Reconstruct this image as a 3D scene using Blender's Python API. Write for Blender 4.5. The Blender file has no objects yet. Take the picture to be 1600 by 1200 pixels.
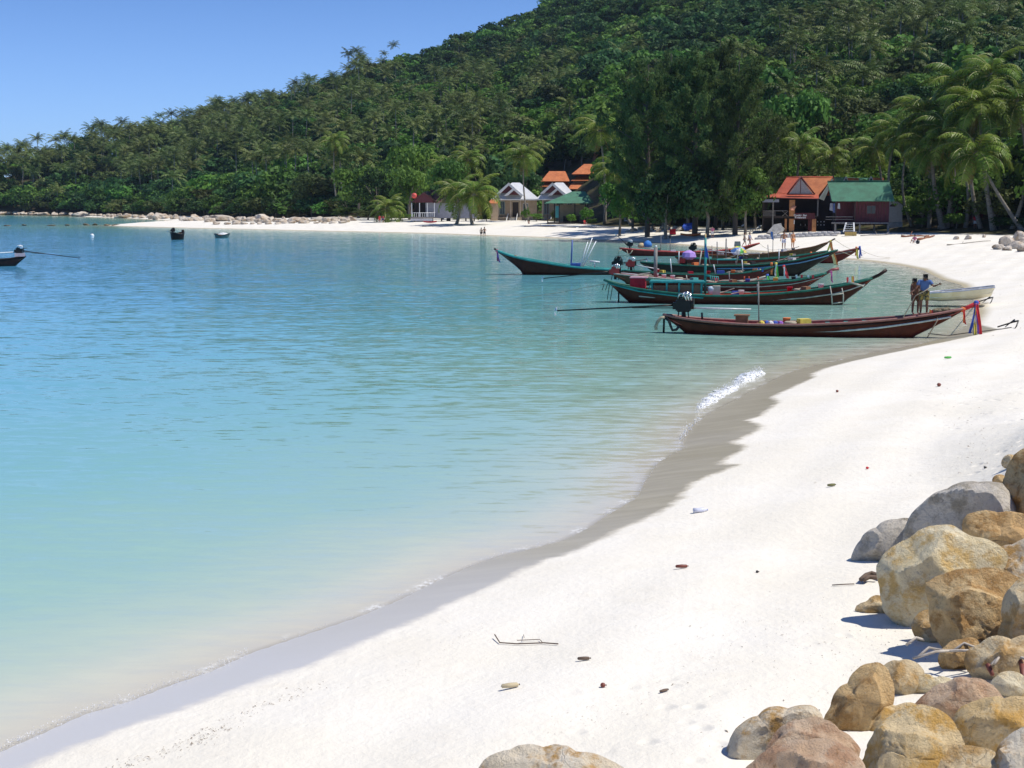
import bpy, bmesh, math, random
import numpy as np
from mathutils import Vector, Matrix, noise as mnoise
R = math.radians
random.seed(7); rng = np.random.default_rng(7)
SC = bpy.context.scene
COL = SC.collection

# ------------------------------------------------------------------ camera
CAM_H, FPX, HY = 5.6, 2200.0, 318.0
PITCH = math.atan((600 - HY) / FPX)
cam_d = bpy.data.cameras.new('camera'); cam = bpy.data.objects.new('camera', cam_d); COL.objects.link(cam)
cam.location = (0, 0, CAM_H); cam.rotation_euler = (math.pi / 2 - PITCH, 0, 0)
cam_d.sensor_width = 36; cam_d.lens = 36 * FPX / 1600; cam_d.clip_start = 0.3; cam_d.clip_end = 20000
SC.camera = cam
SC.render.resolution_x, SC.render.resolution_y = 1024, 768

# ------------------------------------------------------------------ sky, sun, exposure
SUN_EL, SUN_AZ = R(60), R(98)          # azimuth measured from +Y (ahead) towards +X (right)
world = bpy.data.worlds.new('World'); SC.world = world; world.use_nodes = True
wn = world.node_tree.nodes; wl = world.node_tree.links; wn.clear()
sky = wn.new('ShaderNodeTexSky'); sky.sky_type = 'NISHITA'; sky.sun_disc = False
sky.sun_elevation = SUN_EL; sky.sun_rotation = SUN_AZ
sky.air_density = 0.8; sky.dust_density = 0.0; sky.ozone_density = 3.5; sky.altitude = 0
hs = wn.new('ShaderNodeMix'); hs.data_type = 'RGBA'; hs.blend_type = 'MULTIPLY'
hs.inputs['Factor'].default_value = 1.0; hs.inputs['B'].default_value = (0.52, 0.73, 1.08, 1)
bg = wn.new('ShaderNodeBackground'); bg.inputs['Strength'].default_value = 0.10
wo = wn.new('ShaderNodeOutputWorld')
wg = wn.new('ShaderNodeTexCoord'); wz = wn.new('ShaderNodeSeparateXYZ'); wr = wn.new('ShaderNodeMapRange'); wr.interpolation_type = 'SMOOTHSTEP'   # pale air low over the horizon, all round
for i_, v_ in enumerate((0.21, 0.0, 0.0, 1.0)): wr.inputs[i_ + 1].default_value = v_
wa = wn.new('ShaderNodeMix'); wa.data_type = 'RGBA'; wa.blend_type = 'ADD'; wa.inputs['B'].default_value = (0.95, 1.35, 2.5, 1)
wl.new(wg.outputs['Generated'], wz.inputs[0]); wl.new(wz.outputs['Z'], wr.inputs[0]); wl.new(wr.outputs[0], wa.inputs['Factor']); wl.new(hs.outputs['Result'], wa.inputs['A'])
wl.new(sky.outputs[0], hs.inputs['A']); wl.new(wa.outputs['Result'], bg.inputs['Color']); wl.new(bg.outputs[0], wo.inputs[0])
sl = bpy.data.lights.new('sun', 'SUN'); sl.energy = 4.2; sl.angle = R(0.5); sl.color = (1.0, 0.96, 0.88)
sun = bpy.data.objects.new('sun', sl); COL.objects.link(sun)
sv = Vector((math.sin(SUN_AZ) * math.cos(SUN_EL), math.cos(SUN_AZ) * math.cos(SUN_EL), math.sin(SUN_EL)))
sun.rotation_euler = sv.to_track_quat('Z', 'Y').to_euler(); sun.location = (0, 0, 300)
SC.view_settings.view_transform = 'Standard'; SC.view_settings.look = 'None'
SC.view_settings.exposure = 0.17; SC.view_settings.gamma = 1.0; SC.view_settings.use_curve_mapping = False
SC.render.engine = 'CYCLES'
SC.cycles.use_denoising = True; SC.cycles.max_bounces = 6; SC.cycles.diffuse_bounces = 2; SC.cycles.glossy_bounces = 3
SC.cycles.transmission_bounces = 3; SC.cycles.transparent_max_bounces = 8; SC.cycles.volume_bounces = 0
SC.cycles.caustics_reflective = False; SC.cycles.caustics_refractive = False
SC.cycles.sample_clamp_indirect = 6

# ------------------------------------------------------------------ pixel -> place
CF = Vector((0, math.cos(PITCH), -math.sin(PITCH))); CU = Vector((0, math.sin(PITCH), math.cos(PITCH))); CR = Vector((1, 0, 0))
CO = Vector((0, 0, CAM_H))
def ray(px, py): return CR * ((px - 800) / FPX) + CU * (-(py - 600) / FPX) + CF
def G(px, py, z=0.0):
    d = ray(px, py); t = (z - CAM_H) / d.z; return CO + d * t
def W(px, py, Y):
    d = ray(px, py); return CO + d * (Y / d.y)
def proj(x, y, z):
    v = np.stack([x, y, z - CAM_H], -1); dp = v @ np.array(CF)
    return 800 + FPX * v[..., 0] / dp, 600 - FPX * (v @ np.array(CU)) / dp

# ------------------------------------------------------------------ materials
MATS = {}
def mat(name, col, rough=0.7, col2=None, scale=6.0, bump=0.0, bscale=40.0, metal=0.0, spec=0.5, detail=4.0, stretch=None, ramp=(0.35, 0.65), rand=0.0):
    if name in MATS: return MATS[name]
    m = bpy.data.materials.new(name); m.use_nodes = True; nt = m.node_tree; n = nt.nodes; l = nt.links
    b = n['Principled BSDF']; b.inputs['Roughness'].default_value = rough; b.inputs['Metallic'].default_value = metal
    b.inputs['Specular IOR Level'].default_value = spec
    c1 = (*col, 1); c2 = (*(col2 or tuple(min(1, c * 0.7) for c in col)), 1)
    tc = n.new('ShaderNodeTexCoord'); mp = n.new('ShaderNodeMapping'); l.new(tc.outputs['Object'], mp.inputs[0])
    if stretch: mp.inputs['Scale'].default_value = stretch
    nz = n.new('ShaderNodeTexNoise'); nz.inputs['Scale'].default_value = scale; nz.inputs['Detail'].default_value = detail
    nz.inputs['Roughness'].default_value = 0.65
    l.new(mp.outputs[0], nz.inputs['Vector'])
    rp = n.new('ShaderNodeValToRGB'); rp.color_ramp.elements[0].position = ramp[0]; rp.color_ramp.elements[1].position = ramp[1]
    rp.color_ramp.elements[0].color = c2; rp.color_ramp.elements[1].color = c1
    l.new(nz.outputs['Fac'], rp.inputs[0]); out = rp.outputs[0]
    if rand > 0:
        oi = n.new('ShaderNodeObjectInfo'); hv = n.new('ShaderNodeHueSaturation'); mr = n.new('ShaderNodeMapRange')
        mr.inputs[3].default_value = 1 - rand; mr.inputs[4].default_value = 1 + rand
        l.new(oi.outputs['Random'], mr.inputs[0]); l.new(mr.outputs[0], hv.inputs['Value']); l.new(out, hv.inputs['Color']); out = hv.outputs[0]
    l.new(out, b.inputs['Base Color'])
    if bump > 0:
        bz = n.new('ShaderNodeTexNoise'); bz.inputs['Scale'].default_value = bscale; bz.inputs['Detail'].default_value = 6
        l.new(mp.outputs[0], bz.inputs['Vector'])
        bn = n.new('ShaderNodeBump'); bn.inputs['Strength'].default_value = bump; bn.inputs['Distance'].default_value = 0.5 / bscale * 4
        l.new(bz.outputs['Fac'], bn.inputs['Height']); l.new(bn.outputs[0], b.inputs['Normal'])
    MATS[name] = m; return m

# ------------------------------------------------------------------ mesh builder
class MB:
    def __init__(s): s.v = []; s.f = []
    def add(s, vs, fs):
        k = len(s.v); s.v += [tuple(p) for p in vs]; s.f += [tuple(i + k for i in q) for q in fs]; return s
    def box(s, c, d, M=None, taper=1.0):
        vs = []
        for z in (-1, 1):
            t = taper if z > 0 else 1.0
            for x, y in ((-1, -1), (1, -1), (1, 1), (-1, 1)):
                p = Vector((x * d[0] / 2 * t, y * d[1] / 2 * t, z * d[2] / 2))
                if M is not None: p = M @ p
                vs.append(p + Vector(c))
        return s.add(vs, [(3, 2, 1, 0), (4, 5, 6, 7), (0, 1, 5, 4), (1, 2, 6, 5), (2, 3, 7, 6), (3, 0, 4, 7)])
    def tube(s, pts, rad, n=6, cap=True):
        pts = [Vector(p) for p in pts]; k = len(pts)
        if not hasattr(rad, '__len__'): rad = [rad] * k
        vs = []; fs = []; prev = None
        for i, p in enumerate(pts):
            t = (pts[min(i + 1, k - 1)] - pts[max(i - 1, 0)])
            if t.length < 1e-9: t = Vector((0, 0, 1))
            t.normalize()
            if prev is None: a = t.orthogonal().normalized()
            else:
                a = prev - t * prev.dot(t)
                a = a.normalized() if a.length > 1e-6 else t.orthogonal().normalized()
            prev = a; b = t.cross(a)
            for j in range(n):
                an = 2 * math.pi * j / n; vs.append(p + (a * math.cos(an) + b * math.sin(an)) * rad[i])
        for i in range(k - 1):
            for j in range(n):
                fs.append((i * n + j, i * n + (j + 1) % n, (i + 1) * n + (j + 1) % n, (i + 1) * n + j))
        if cap: fs += [tuple(range(n - 1, -1, -1)), tuple((k - 1) * n + j for j in range(n))]
        return s.add(vs, fs)
    def slab(s, poly, th, nrm=None):
        poly = [Vector(p) for p in poly]
        if nrm is None: nrm = (poly[1] - poly[0]).cross(poly[2] - poly[0]).normalized()
        n = len(poly); o = Vector(nrm) * th
        vs = [p + o / 2 for p in poly] + [p - o / 2 for p in poly]
        return s.add(vs, [tuple(range(n)), tuple(range(2 * n - 1, n - 1, -1))] + [(i, i + n, (i + 1) % n + n, (i + 1) % n) for i in range(n)])
    def lathe(s, prof, c=(0, 0, 0), n=12, M=None):
        vs = []; fs = []
        for r, z in prof:
            for j in range(n):
                a = 2 * math.pi * j / n; p = Vector((r * math.cos(a), r * math.sin(a), z))
                if M is not None: p = M @ p
                vs.append(p + Vector(c))
        for i in range(len(prof) - 1):
            for j in range(n): fs.append((i * n + j, i * n + (j + 1) % n, (i + 1) * n + (j + 1) % n, (i + 1) * n + j))
        fs += [tuple(range(n - 1, -1, -1)), tuple((len(prof) - 1) * n + j for j in range(n))]
        return s.add(vs, fs)
    def mesh(s, name, m, smooth=False):
        me = bpy.data.meshes.new(name); me.from_pydata(s.v, [], s.f)
        if m: me.materials.append(m)
        if smooth: me.shade_smooth()
        me.update(); return me
    def build(s, name, m, parent=None, smooth=False, **kw):
        return obj(name, s.mesh(name, m, smooth), parent, **kw)
def obj(name, me, parent=None, loc=None, rot=None, scale=None, **kw):
    o = bpy.data.objects.new(name, me); COL.objects.link(o)
    if parent is not None: o.parent = parent
    if loc is not None: o.location = loc
    if rot is not None: o.rotation_euler = rot
    if scale is not None: o.scale = scale if hasattr(scale, '__len__') else (scale,) * 3
    for k, v in kw.items(): o[k] = v
    return o
def thing(name, loc, label, cat, group=None, rz=0.0):
    o = bpy.data.objects.new(name, None); COL.objects.link(o); o.location = loc; o.rotation_euler = (0, 0, rz)
    o.empty_display_size = 0.2
    return tag(o, label, cat, group)
def tag(o, label, cat, group=None, kind=None):
    o['label'] = label; o['category'] = cat
    if group: o['group'] = group
    if kind: o['kind'] = kind
    return o
def copy_tree(src, loc, rz=0.0, scale=1.0, label=None, group=None):
    c = src.copy(); COL.objects.link(c); c.location = loc; c.rotation_euler = (0, 0, rz)
    c.scale = scale if hasattr(scale, '__len__') else (scale,) * 3
    if label: c['label'] = label
    if group: c['group'] = group
    for ch in src.children:
        d = ch.copy(); COL.objects.link(d); d.parent = c
        for g in ch.children:
            e = g.copy(); COL.objects.link(e); e.parent = d
    return c

# ------------------------------------------------------------------ coast and terrain
WATERLINE = [(0,1176),(60,1150),(130,1118),(200,1098),(265,1072),(330,1050),(390,1022),(440,1005),(500,985),(560,965),(625,938),(680,910),
 (730,888),(780,870),(830,858),(880,845),(915,828),(945,808),(975,790),(996,778),(1008,752),(1030,722),(1070,700),(1066,682),(1090,660),(1110,645),(1150,625),
 (1190,603),(1240,580),(1300,566),(1370,550),(1430,540),(1480,528),(1510,510),(1528,490),(1520,462),(1502,445),(1470,436),(1440,421),(1400,413),(1350,407),(1290,402),
 (1220,396),(1130,388),(1050,381),(950,376),(850,371),(760,368),(680,365),(600,363),(500,361),(400,358.5),(300,356.5),(230,354.6),(180,353.2),(165,352.4),(190,351.9),(250,351.2),(300,350.4),(340,348.8),
 (330,347),(290,345.8),(250,344),(200,341),(150,339.6),(100,337.6),(50,336.8),(0,336),(-120,335.5),(-260,335)]
WL = [G(a, b) for a, b in WATERLINE]; WL = [(p.x, p.y) for p in WL]
POLY = np.array([(-900, -900), (-120, -300), (-26, -45), (-12, -4)] + WL + [(-520, 950), (-560, 1250), (-300, 1500), (400, 1900), (2500, 1900), (3200, 500), (3200, -900)])
WETTOP = [(0,1206),(150,1153),(370,1080),(500,1040),(560,1010),(620,984),(680,955),(720,937),(765,920),(830,885),(900,862),(960,828),(1035,800),(1065,780),(1070,764),(1085,755),(1150,735),(1120,728),
 (1155,712),(1165,700),(1140,694),(1185,680),(1192,672),(1165,660),(1190,655),(1218,632),(1205,622),(1250,603),(1272,594),(1268,584),(1300,572),(1345,562),(1420,548),(1452,538),(1560,520),(1520,500)]
wt = []
for a, b in WETTOP: p = G(a, b, 0.12); wt.append((p.x, p.y))
WETP = np.array([(-60, -60), (-12, -20)] + wt + [(12, 62), (-200, 62), (-200, -60)])
def sdist(x, y, P):
    """signed distance to closed polygon, positive inside"""
    x = np.asarray(x, float); y = np.asarray(y, float); shp = x.shape; x = x.ravel(); y = y.ravel()
    best = np.full(x.shape, 1e18); inside = np.zeros(x.shape, bool); n = len(P)
    for i in range(n):
        ax, ay = P[i]; bx, by = P[(i + 1) % n]; dx, dy = bx - ax, by - ay
        t = np.clip(((x - ax) * dx + (y - ay) * dy) / (dx * dx + dy * dy + 1e-12), 0, 1)
        best = np.minimum(best, (x - ax - t * dx) ** 2 + (y - ay - t * dy) ** 2)
        c = ((ay > y) != (by > y)) & (x < (bx - ax) * (y - ay) / ((by - ay) if by != ay else 1e-12) + ax); inside ^= c
    return np.where(inside, 1, -1).reshape(shp) * np.sqrt(best).reshape(shp)
def px2az(p): return np.degrees(np.arctan((np.asarray(p, float) - 800) / FPX))
def tbl(rows): a = np.array(rows, float); return px2az(a[:, 0]), a[:, 1]
FOOT = tbl([(-400,720),(0,690),(150,640),(260,560),(330,490),(400,440),(500,400),(620,375),(800,345),(950,262),(1200,232),(1400,208),(1600,190),(2400,150)])
RDIST = tbl([(-400,800),(0,800),(300,830),(600,820),(850,860),(1200,800),(1600,720),(2400,650)])
SKYL = [(-500,330),(-250,290),(-100,268),(0,256),(60,243),(115,238),(135,220),(220,208),(300,196),(330,180),(420,158),(500,128),(560,103),(680,79),(740,55),(800,34),(850,8),(950,-45),(1100,-100),(1300,-140),(1600,-160),(1900,-150),(2400,-60)]
def _rh():
    az, hh = [], []
    for a, b in SKYL:
        d = ray(a, b); rd = np.interp(px2az(a), *RDIST); hh.append(max(0, CAM_H + d.z / math.hypot(d.x, d.y) * rd - float(np.interp(a, [20, 130, 350, 850], [9.5, 12.5, 14.0, 11.0])))); az.append(float(px2az(a)))
    return np.array(az + [48, 70]), np.array(hh + [60, 0])
RH = _rh()
def sm(t): t = np.clip(t, 0, 1); return t * t * (3 - 2 * t)
def terrain(x, y):
    x = np.asarray(x, float); y = np.asarray(y, float)
    d = sdist(x, y, POLY); az = np.degrees(np.arctan2(x, y)); r = np.hypot(x, y)
    zb = np.where(d > 0, 1.9 * (1 - np.exp(-np.maximum(d, 0) / 13)), np.maximum(d * 0.09, -4.5))
    dc = np.interp(az, *FOOT); dr = np.interp(az, *RDIST); h = np.interp(az, *RH)
    t = np.clip((r - dc) / (dr - dc), 0, 1); prof = 0.2 * t + 0.8 * t ** 1.35
    back = 1 - 0.7 * sm((r - dr) / 450)
    lump = (np.sin(x * .031 + y * .017) + np.sin(x * .013 - y * .037 + 1) + np.sin(x * .061 + y * .049 + 2) * .5) * 2.2
    zh = (h * prof + lump * sm(t * 4) * sm((1.05 - t) * 6)) * back * sm((d - 4) / 30) * sm((az + 24.5) / 4)
    # rip-rap bank to the right of the camera, fading out along the beach
    xb = 3.1 + 0.17 * np.clip(y, 0, 40)
    bank = 2.4 * sm((x - xb) / 4.5) * sm((33 - y) / 14) * sm((y + 60) / 40)
    und = 0.035 * np.sin(x * 1.1 + y * .31) * np.sin(y * .43 - x * .22) + 0.02 * np.sin(x * 2.7 - y * 1.3)
    return zb + zh + bank + und * sm(d / 4)
def tz(x, y): return float(terrain(np.array([x]), np.array([y]))[0])
def GT(px, py):
    """point where the view ray of a pixel meets the terrain"""
    z = 1.0; p = G(px, py, z)
    d = ray(px, py); ts = np.exp(np.linspace(math.log(3), math.log(1500), 4000)) / d.y
    X = d.x * ts; Y = d.y * ts; Z = CAM_H + d.z * ts
    k = np.argmax(Z < terrain(X, Y)); return Vector((X[k], Y[k], tz(X[k], Y[k])))
def drop(p, dz=0.0): return Vector((p.x, p.y, tz(p.x, p.y) + dz))

def polar_grid():
    f = np.concatenate([np.arange(-180, -40, 5.0), np.arange(-40, -22, 1.0), np.arange(-22, 22, 0.1), np.arange(22, 45, 1.0), np.arange(45, 180.1, 5.0)])
    r = [1.0]
    while r[-1] < 6000: r.append(r[-1] * (1.012 if 9 < r[-1] < 420 else 1.03) if r[-1] > 6 else r[-1] + 0.7)
    return R(1) * f, np.array(r)
def grid_mesh(name, keep=None, zf=None):
    a, r = polar_grid(); A, Rr = np.meshgrid(a, r); X = np.sin(A) * Rr; Y = np.cos(A) * Rr
    Z = zf(X, Y); nr, na = X.shape
    idx = np.arange(nr * na).reshape(nr, na)
    q = np.stack([idx[:-1, :-1], idx[:-1, 1:], idx[1:, 1:], idx[1:, :-1]], -1).reshape(-1, 4)[:, ::-1]
    co = np.stack([X, Y, Z], -1).reshape(-1, 3)
    if keep is not None:
        kv = keep(X, Y).ravel(); q = q[kv[q].any(1)]
        used = np.unique(q); remap = np.zeros(len(co), int); remap[used] = np.arange(len(used)); q = remap[q]; co = co[used]
    me = bpy.data.meshes.new(name); me.vertices.add(len(co)); me.vertices.foreach_set('co', co.ravel())
    me.loops.add(q.size); me.loops.foreach_set('vertex_index', q.ravel().astype(np.int32))
    me.polygons.add(len(q)); me.polygons.foreach_set('loop_start', np.arange(0, q.size, 4, dtype=np.int32))
    me.update(calc_edges=True); me.shade_smooth(); return me, co
def fattr(me, name, vals):
    at = me.attributes.new(name, 'FLOAT', 'POINT'); at.data.foreach_set('value', np.asarray(vals, np.float32))
# ------------------------------------------------------------------ sand and hill ground
gm, co = grid_mesh('ground', None, terrain)
fattr(gm, 'shore', sdist(co[:, 0], co[:, 1], POLY))
fattr(gm, 'wet', sdist(co[:, 0], co[:, 1], WETP))
_az = np.degrees(np.arctan2(co[:, 0], co[:, 1]))
fattr(gm, 'hill', np.hypot(co[:, 0], co[:, 1]) - np.interp(_az, *FOOT))
def nodes_of(name):
    m = bpy.data.materials.new(name); m.use_nodes = True; return m, m.node_tree.nodes, m.node_tree.links
def N(n, t, **kw):
    o = n.new('ShaderNode' + t)
    for k, v in kw.items(): setattr(o, k, v)
    return o
def maprange(n, l, src, a, b, c=0.0, d=1.0, smooth=True):
    m = N(n, 'MapRange'); m.interpolation_type = 'SMOOTHSTEP' if smooth else 'LINEAR'
    for i, v in enumerate((a, b, c, d)): m.inputs[i + 1].default_value = v
    l.new(src, m.inputs[0]); return m.outputs[0]
def mixc(n, l, fac, a, b):
    m = N(n, 'Mix', data_type='RGBA')
    if isinstance(fac, float): m.inputs['Factor'].default_value = fac
    else: l.new(fac, m.inputs['Factor'])
    for k, v in (('A', a), ('B', b)):
        if isinstance(v, tuple): m.inputs[k].default_value = (*v, 1)
        else: l.new(v, m.inputs[k])
    return m.outputs['Result']
def mathn(n, l, op, a, b=None):
    m = N(n, 'Math', operation=op)
    for i, v in enumerate((a, b)):
        if v is None: continue
        if isinstance(v, (int, float)): m.inputs[i].default_value = v
        else: l.new(v, m.inputs[i])
    return m.outputs[0]
def noise(n, l, scale, detail=4, vec=None, rough=0.6):
    z = N(n, 'TexNoise'); z.inputs['Scale'].default_value = scale; z.inputs['Detail'].default_value = detail; z.inputs['Roughness'].default_value = rough
    if vec is not None: l.new(vec, z.inputs['Vector'])
    return z.outputs['Fac']
ms, n, l = nodes_of('sand_ground'); b = n['Principled BSDF']
tc = N(n, 'TexCoord'); ob = tc.outputs['Object']
def attr(name): a = N(n, 'Attribute'); a.attribute_name = name; return a.outputs['Fac']
big = noise(n, l, 0.35, 5, ob); mid = noise(n, l, 2.2, 6, ob, 0.7); fine = noise(n, l, 60, 3, ob)
sand = mixc(n, l, maprange(n, l, big, 0.35, 0.65), (0.775, 0.725, 0.62), (0.81, 0.765, 0.675))
sand = mixc(n, l, maprange(n, l, mid, 0.50, 0.80, 0, 0.4), sand, (0.72, 0.65, 0.54))
sand = mixc(n, l, mathn(n, l, 'MULTIPLY', maprange(n, l, noise(n, l, 14, 6, ob, .75), .60, .78), maprange(n, l, noise(n, l, .5, 3, ob), .48, .66, 0, .55)), sand, (0.50, 0.42, 0.31))
sand = mixc(n, l, maprange(n, l, fine, 0.32, 0.2, 0, 0.25), sand, (0.50, 0.43, 0.34))
wetn = mathn(n, l, 'ADD', attr('wet'), mathn(n, l, 'MULTIPLY', mathn(n, l, 'SUBTRACT', mid, 0.5), 0.5))
wet = maprange(n, l, wetn, -0.16, 0.14)
streak = N(n, 'Mapping'); streak.inputs['Scale'].default_value = (0.5, 3.0, 1); l.new(ob, streak.inputs[0])
wcol = mixc(n, l, maprange(n, l, noise(n, l, 1.2, 5, streak.outputs[0]), 0.4, 0.7), (0.40, 0.345, 0.225), (0.48, 0.42, 0.29))
sep = N(n, 'SeparateXYZ'); l.new(ob, sep.inputs[0]); wcol = mixc(n, l, maprange(n, l, sep.outputs['Y'], 27.0, 15.0), wcol, (0.60, 0.57, 0.53))  # finer film and sky sheen on near wet sand, painted as paler colour
col = mixc(n, l, wet, sand, wcol)
far_wet = maprange(n, l, attr('shore'), 0.9, 0.1)
col = mixc(n, l, far_wet, col, wcol)
under = maprange(n, l, attr('shore'), 0.05, -0.5)
col = mixc(n, l, under, col, (0.66, 0.62, 0.53))
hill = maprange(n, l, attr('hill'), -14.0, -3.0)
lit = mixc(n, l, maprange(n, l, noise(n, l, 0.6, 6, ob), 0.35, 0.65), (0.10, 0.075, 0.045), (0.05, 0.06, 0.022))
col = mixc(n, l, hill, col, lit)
l.new(col, b.inputs['Base Color'])
rg = mixc(n, l, wet, (0.95,) * 3, (0.28,) * 3); l.new(rg, b.inputs['Roughness'])
sp = mixc(n, l, wet, (0.15,) * 3, (0.5,) * 3); l.new(sp, b.inputs['Specular IOR Level'])
bp = N(n, 'Bump'); bp.inputs['Distance'].default_value = 0.09
dry = mathn(n, l, 'SUBTRACT', 1.0, wet); l.new(mathn(n, l, 'MULTIPLY', dry, 0.32), bp.inputs['Strength'])
vo = N(n, 'TexVoronoi'); vo.inputs['Scale'].default_value = 2.4; vo.inputs['Randomness'].default_value = 1.0; l.new(ob, vo.inputs['Vector'])
steps = mathn(n, l, 'MULTIPLY', maprange(n, l, vo.outputs['Distance'], 0.05, 0.32, 0, 1), maprange(n, l, noise(n, l, .22, 3, ob), .46, .60))
steps = mathn(n, l, 'MULTIPLY', steps, maprange(n, l, attr('shore'), 4.0, 7.0))
hgt = mathn(n, l, 'ADD', mathn(n, l, 'MULTIPLY', mid, 1.3), mathn(n, l, 'MULTIPLY', noise(n, l, 9, 4, ob), 0.5)); hgt = mathn(n, l, 'ADD', hgt, mathn(n, l, 'MULTIPLY', steps, 1.8))
l.new(hgt, bp.inputs['Height']); l.new(bp.outputs[0], b.inputs['Normal'])
gm.materials.append(ms); obj('ground', gm, kind='structure')

# ------------------------------------------------------------------ sea
def keepw(X, Y): return sdist(X, Y, POLY) < 0.6
wm, wco = grid_mesh('sea_water', keepw, lambda X, Y: X * 0)
wsd = -sdist(wco[:, 0], wco[:, 1], POLY); fattr(wm, 'off', wsd)
mw, n, l = nodes_of('sea_water'); b = n['Principled BSDF']; tc = N(n, 'TexCoord'); ob = tc.outputs['Object']
off = attr('off')
patch = N(n, 'Mapping'); patch.inputs['Scale'].default_value = (0.35, 1, 1); l.new(ob, patch.inputs[0])
pn = noise(n, l, 0.045, 5, patch.outputs[0])
offn = mathn(n, l, 'MULTIPLY', off, mathn(n, l, 'ADD', mathn(n, l, 'MULTIPLY', pn, 1.2), 0.4))
ramp = N(n, 'ValToRGB'); cr = ramp.color_ramp; cr.elements[0].position = 0; cr.elements[0].color = (0.56, 0.51, 0.41, 1)
cr.elements[1].position = 1; cr.elements[1].color = (0.060, 0.270, 0.56, 1)
for p, c in ((0.006, (0.58, 0.57, 0.46)), (0.014, (0.46, 0.54, 0.44)), (0.034, (0.33, 0.50, 0.42)), (0.08, (0.24, 0.47, 0.42)), (0.18, (0.155, 0.42, 0.46)), (0.45, (0.09, 0.35, 0.53))):
    e = cr.elements.new(p); e.color = (*c, 1)
l.new(mathn(n, l, 'DIVIDE', offn, 130.0), ramp.inputs[0]); l.new(ramp.outputs[0], b.inputs['Base Color'])
b.inputs['Roughness'].default_value = 0.10; b.inputs['IOR'].default_value = 1.333
# swell and ripples: slopes of the surface, the same at any distance
def slopes(sx, sy, rot, scale, detail, amp, ax=.45):
    w = N(n, 'Mapping'); w.inputs['Scale'].default_value = (sx, sy, 1); w.inputs['Rotation'].default_value = (0, 0, R(rot)); l.new(ob, w.inputs[0])
    z = N(n, 'TexNoise'); z.inputs['Scale'].default_value = scale; z.inputs['Detail'].default_value = detail; z.inputs['Roughness'].default_value = .6; l.new(w.outputs[0], z.inputs['Vector'])
    a = N(n, 'VectorMath', operation='SUBTRACT'); l.new(z.outputs['Color'], a.inputs[0]); a.inputs[1].default_value = (.5, .5, .5)
    m = N(n, 'VectorMath', operation='MULTIPLY'); l.new(a.outputs[0], m.inputs[0]); m.inputs[1].default_value = (amp * ax, amp, 0); return m.outputs[0]
v1 = slopes(.14, 1, -7, 1.3, 3, .12); v2 = slopes(.30, 1, 9, 4.4, 6, .32)
v3 = N(n, 'VectorMath', operation='ADD'); l.new(v1, v3.inputs[0]); l.new(v2, v3.inputs[1])
cal = N(n, 'VectorMath', operation='SCALE'); l.new(v3.outputs[0], cal.inputs[0]); l.new(maprange(n, l, off, 0.0, 10.0, .8, 1.0), cal.inputs['Scale'])
v4 = N(n, 'VectorMath', operation='ADD'); l.new(cal.outputs[0], v4.inputs[0]); v4.inputs[1].default_value = (0, 0, 1)
v5 = N(n, 'VectorMath', operation='NORMALIZE'); l.new(v4.outputs[0], v5.inputs[0]); l.new(v5.outputs[0], b.inputs['Normal'])
# clear film at the edge, broken white lip of foam
al = maprange(n, l, off, -0.02, 0.15, 0.7, 1.0)
tr = N(n, 'BsdfTransparent'); mx = N(n, 'MixShader'); l.new(al, mx.inputs[0]); l.new(tr.outputs[0], mx.inputs[1]); l.new(b.outputs[0], mx.inputs[2])
foam = N(n, 'BsdfDiffuse'); foam.inputs[0].default_value = (0.82, 0.83, 0.82, 1)
fn = noise(n, l, 9, 6, ob, 0.8)
band = mathn(n, l, 'MULTIPLY', maprange(n, l, off, 0.28, 0.10), maprange(n, l, fn, 0.46, 0.60))
band = mathn(n, l, 'MULTIPLY', mathn(n, l, 'MULTIPLY', band, 0.7), maprange(n, l, noise(n, l, .9, 3, ob), .50, .66))
mx2 = N(n, 'MixShader'); l.new(band, mx2.inputs[0]); l.new(mx.outputs[0], mx2.inputs[1]); l.new(foam.outputs[0], mx2.inputs[2])
l.new(mx2.outputs[0], n['Material Output'].inputs['Surface'])
wm.materials.append(mw); obj('sea_water', wm, kind='structure')
# ------------------------------------------------------------------ foliage
def leafmat(name, c1, c2, rand=0.5, trans=0.3, rough=0.55, scale=1.2, hue=0.02):
    m, n, l = nodes_of(name); b = n['Principled BSDF']; b.inputs['Roughness'].default_value = rough; b.inputs['Specular IOR Level'].default_value = 0.12
    tc = N(n, 'TexCoord'); g = N(n, 'NewGeometry')
    z = noise(n, l, scale, 4, tc.outputs['Object'])
    c = mixc(n, l, maprange(n, l, z, 0.35, 0.68), c1, c2)
    oi = N(n, 'ObjectInfo'); hv = N(n, 'HueSaturation')
    l.new(maprange(n, l, oi.outputs['Random'], 0, 1, 1 - rand, 1 + rand, False), hv.inputs['Value'])
    rr = mathn(n, l, 'FRACT', mathn(n, l, 'MULTIPLY', oi.outputs['Random'], 17.3))
    l.new(maprange(n, l, rr, 0, 1, 0.5 - hue, 0.5 + hue, False), hv.inputs['Hue'])
    rp = g.outputs['Random Per Island']
    c = mixc(n, l, maprange(n, l, rp, 0.0, 1.0, 0, 0.45, False), c, c2)
    l.new(c, hv.inputs['Color']); l.new(hv.outputs[0], b.inputs['Base Color'])
    t = N(n, 'BsdfTranslucent'); l.new(hv.outputs[0], t.inputs[0])
    mx = N(n, 'MixShader'); mx.inputs[0].default_value = trans
    l.new(b.outputs[0], mx.inputs[1]); l.new(t.outputs[0], mx.inputs[2]); l.new(mx.outputs[0], n['Material Output'].inputs['Surface'])
    MATS[name] = m; return m
L_DARK = leafmat('leaf_dark', (0.022, 0.062, 0.022), (0.068, 0.142, 0.040))
L_MID = leafmat('leaf_mid', (0.042, 0.105, 0.020), (0.120, 0.225, 0.040))
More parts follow.
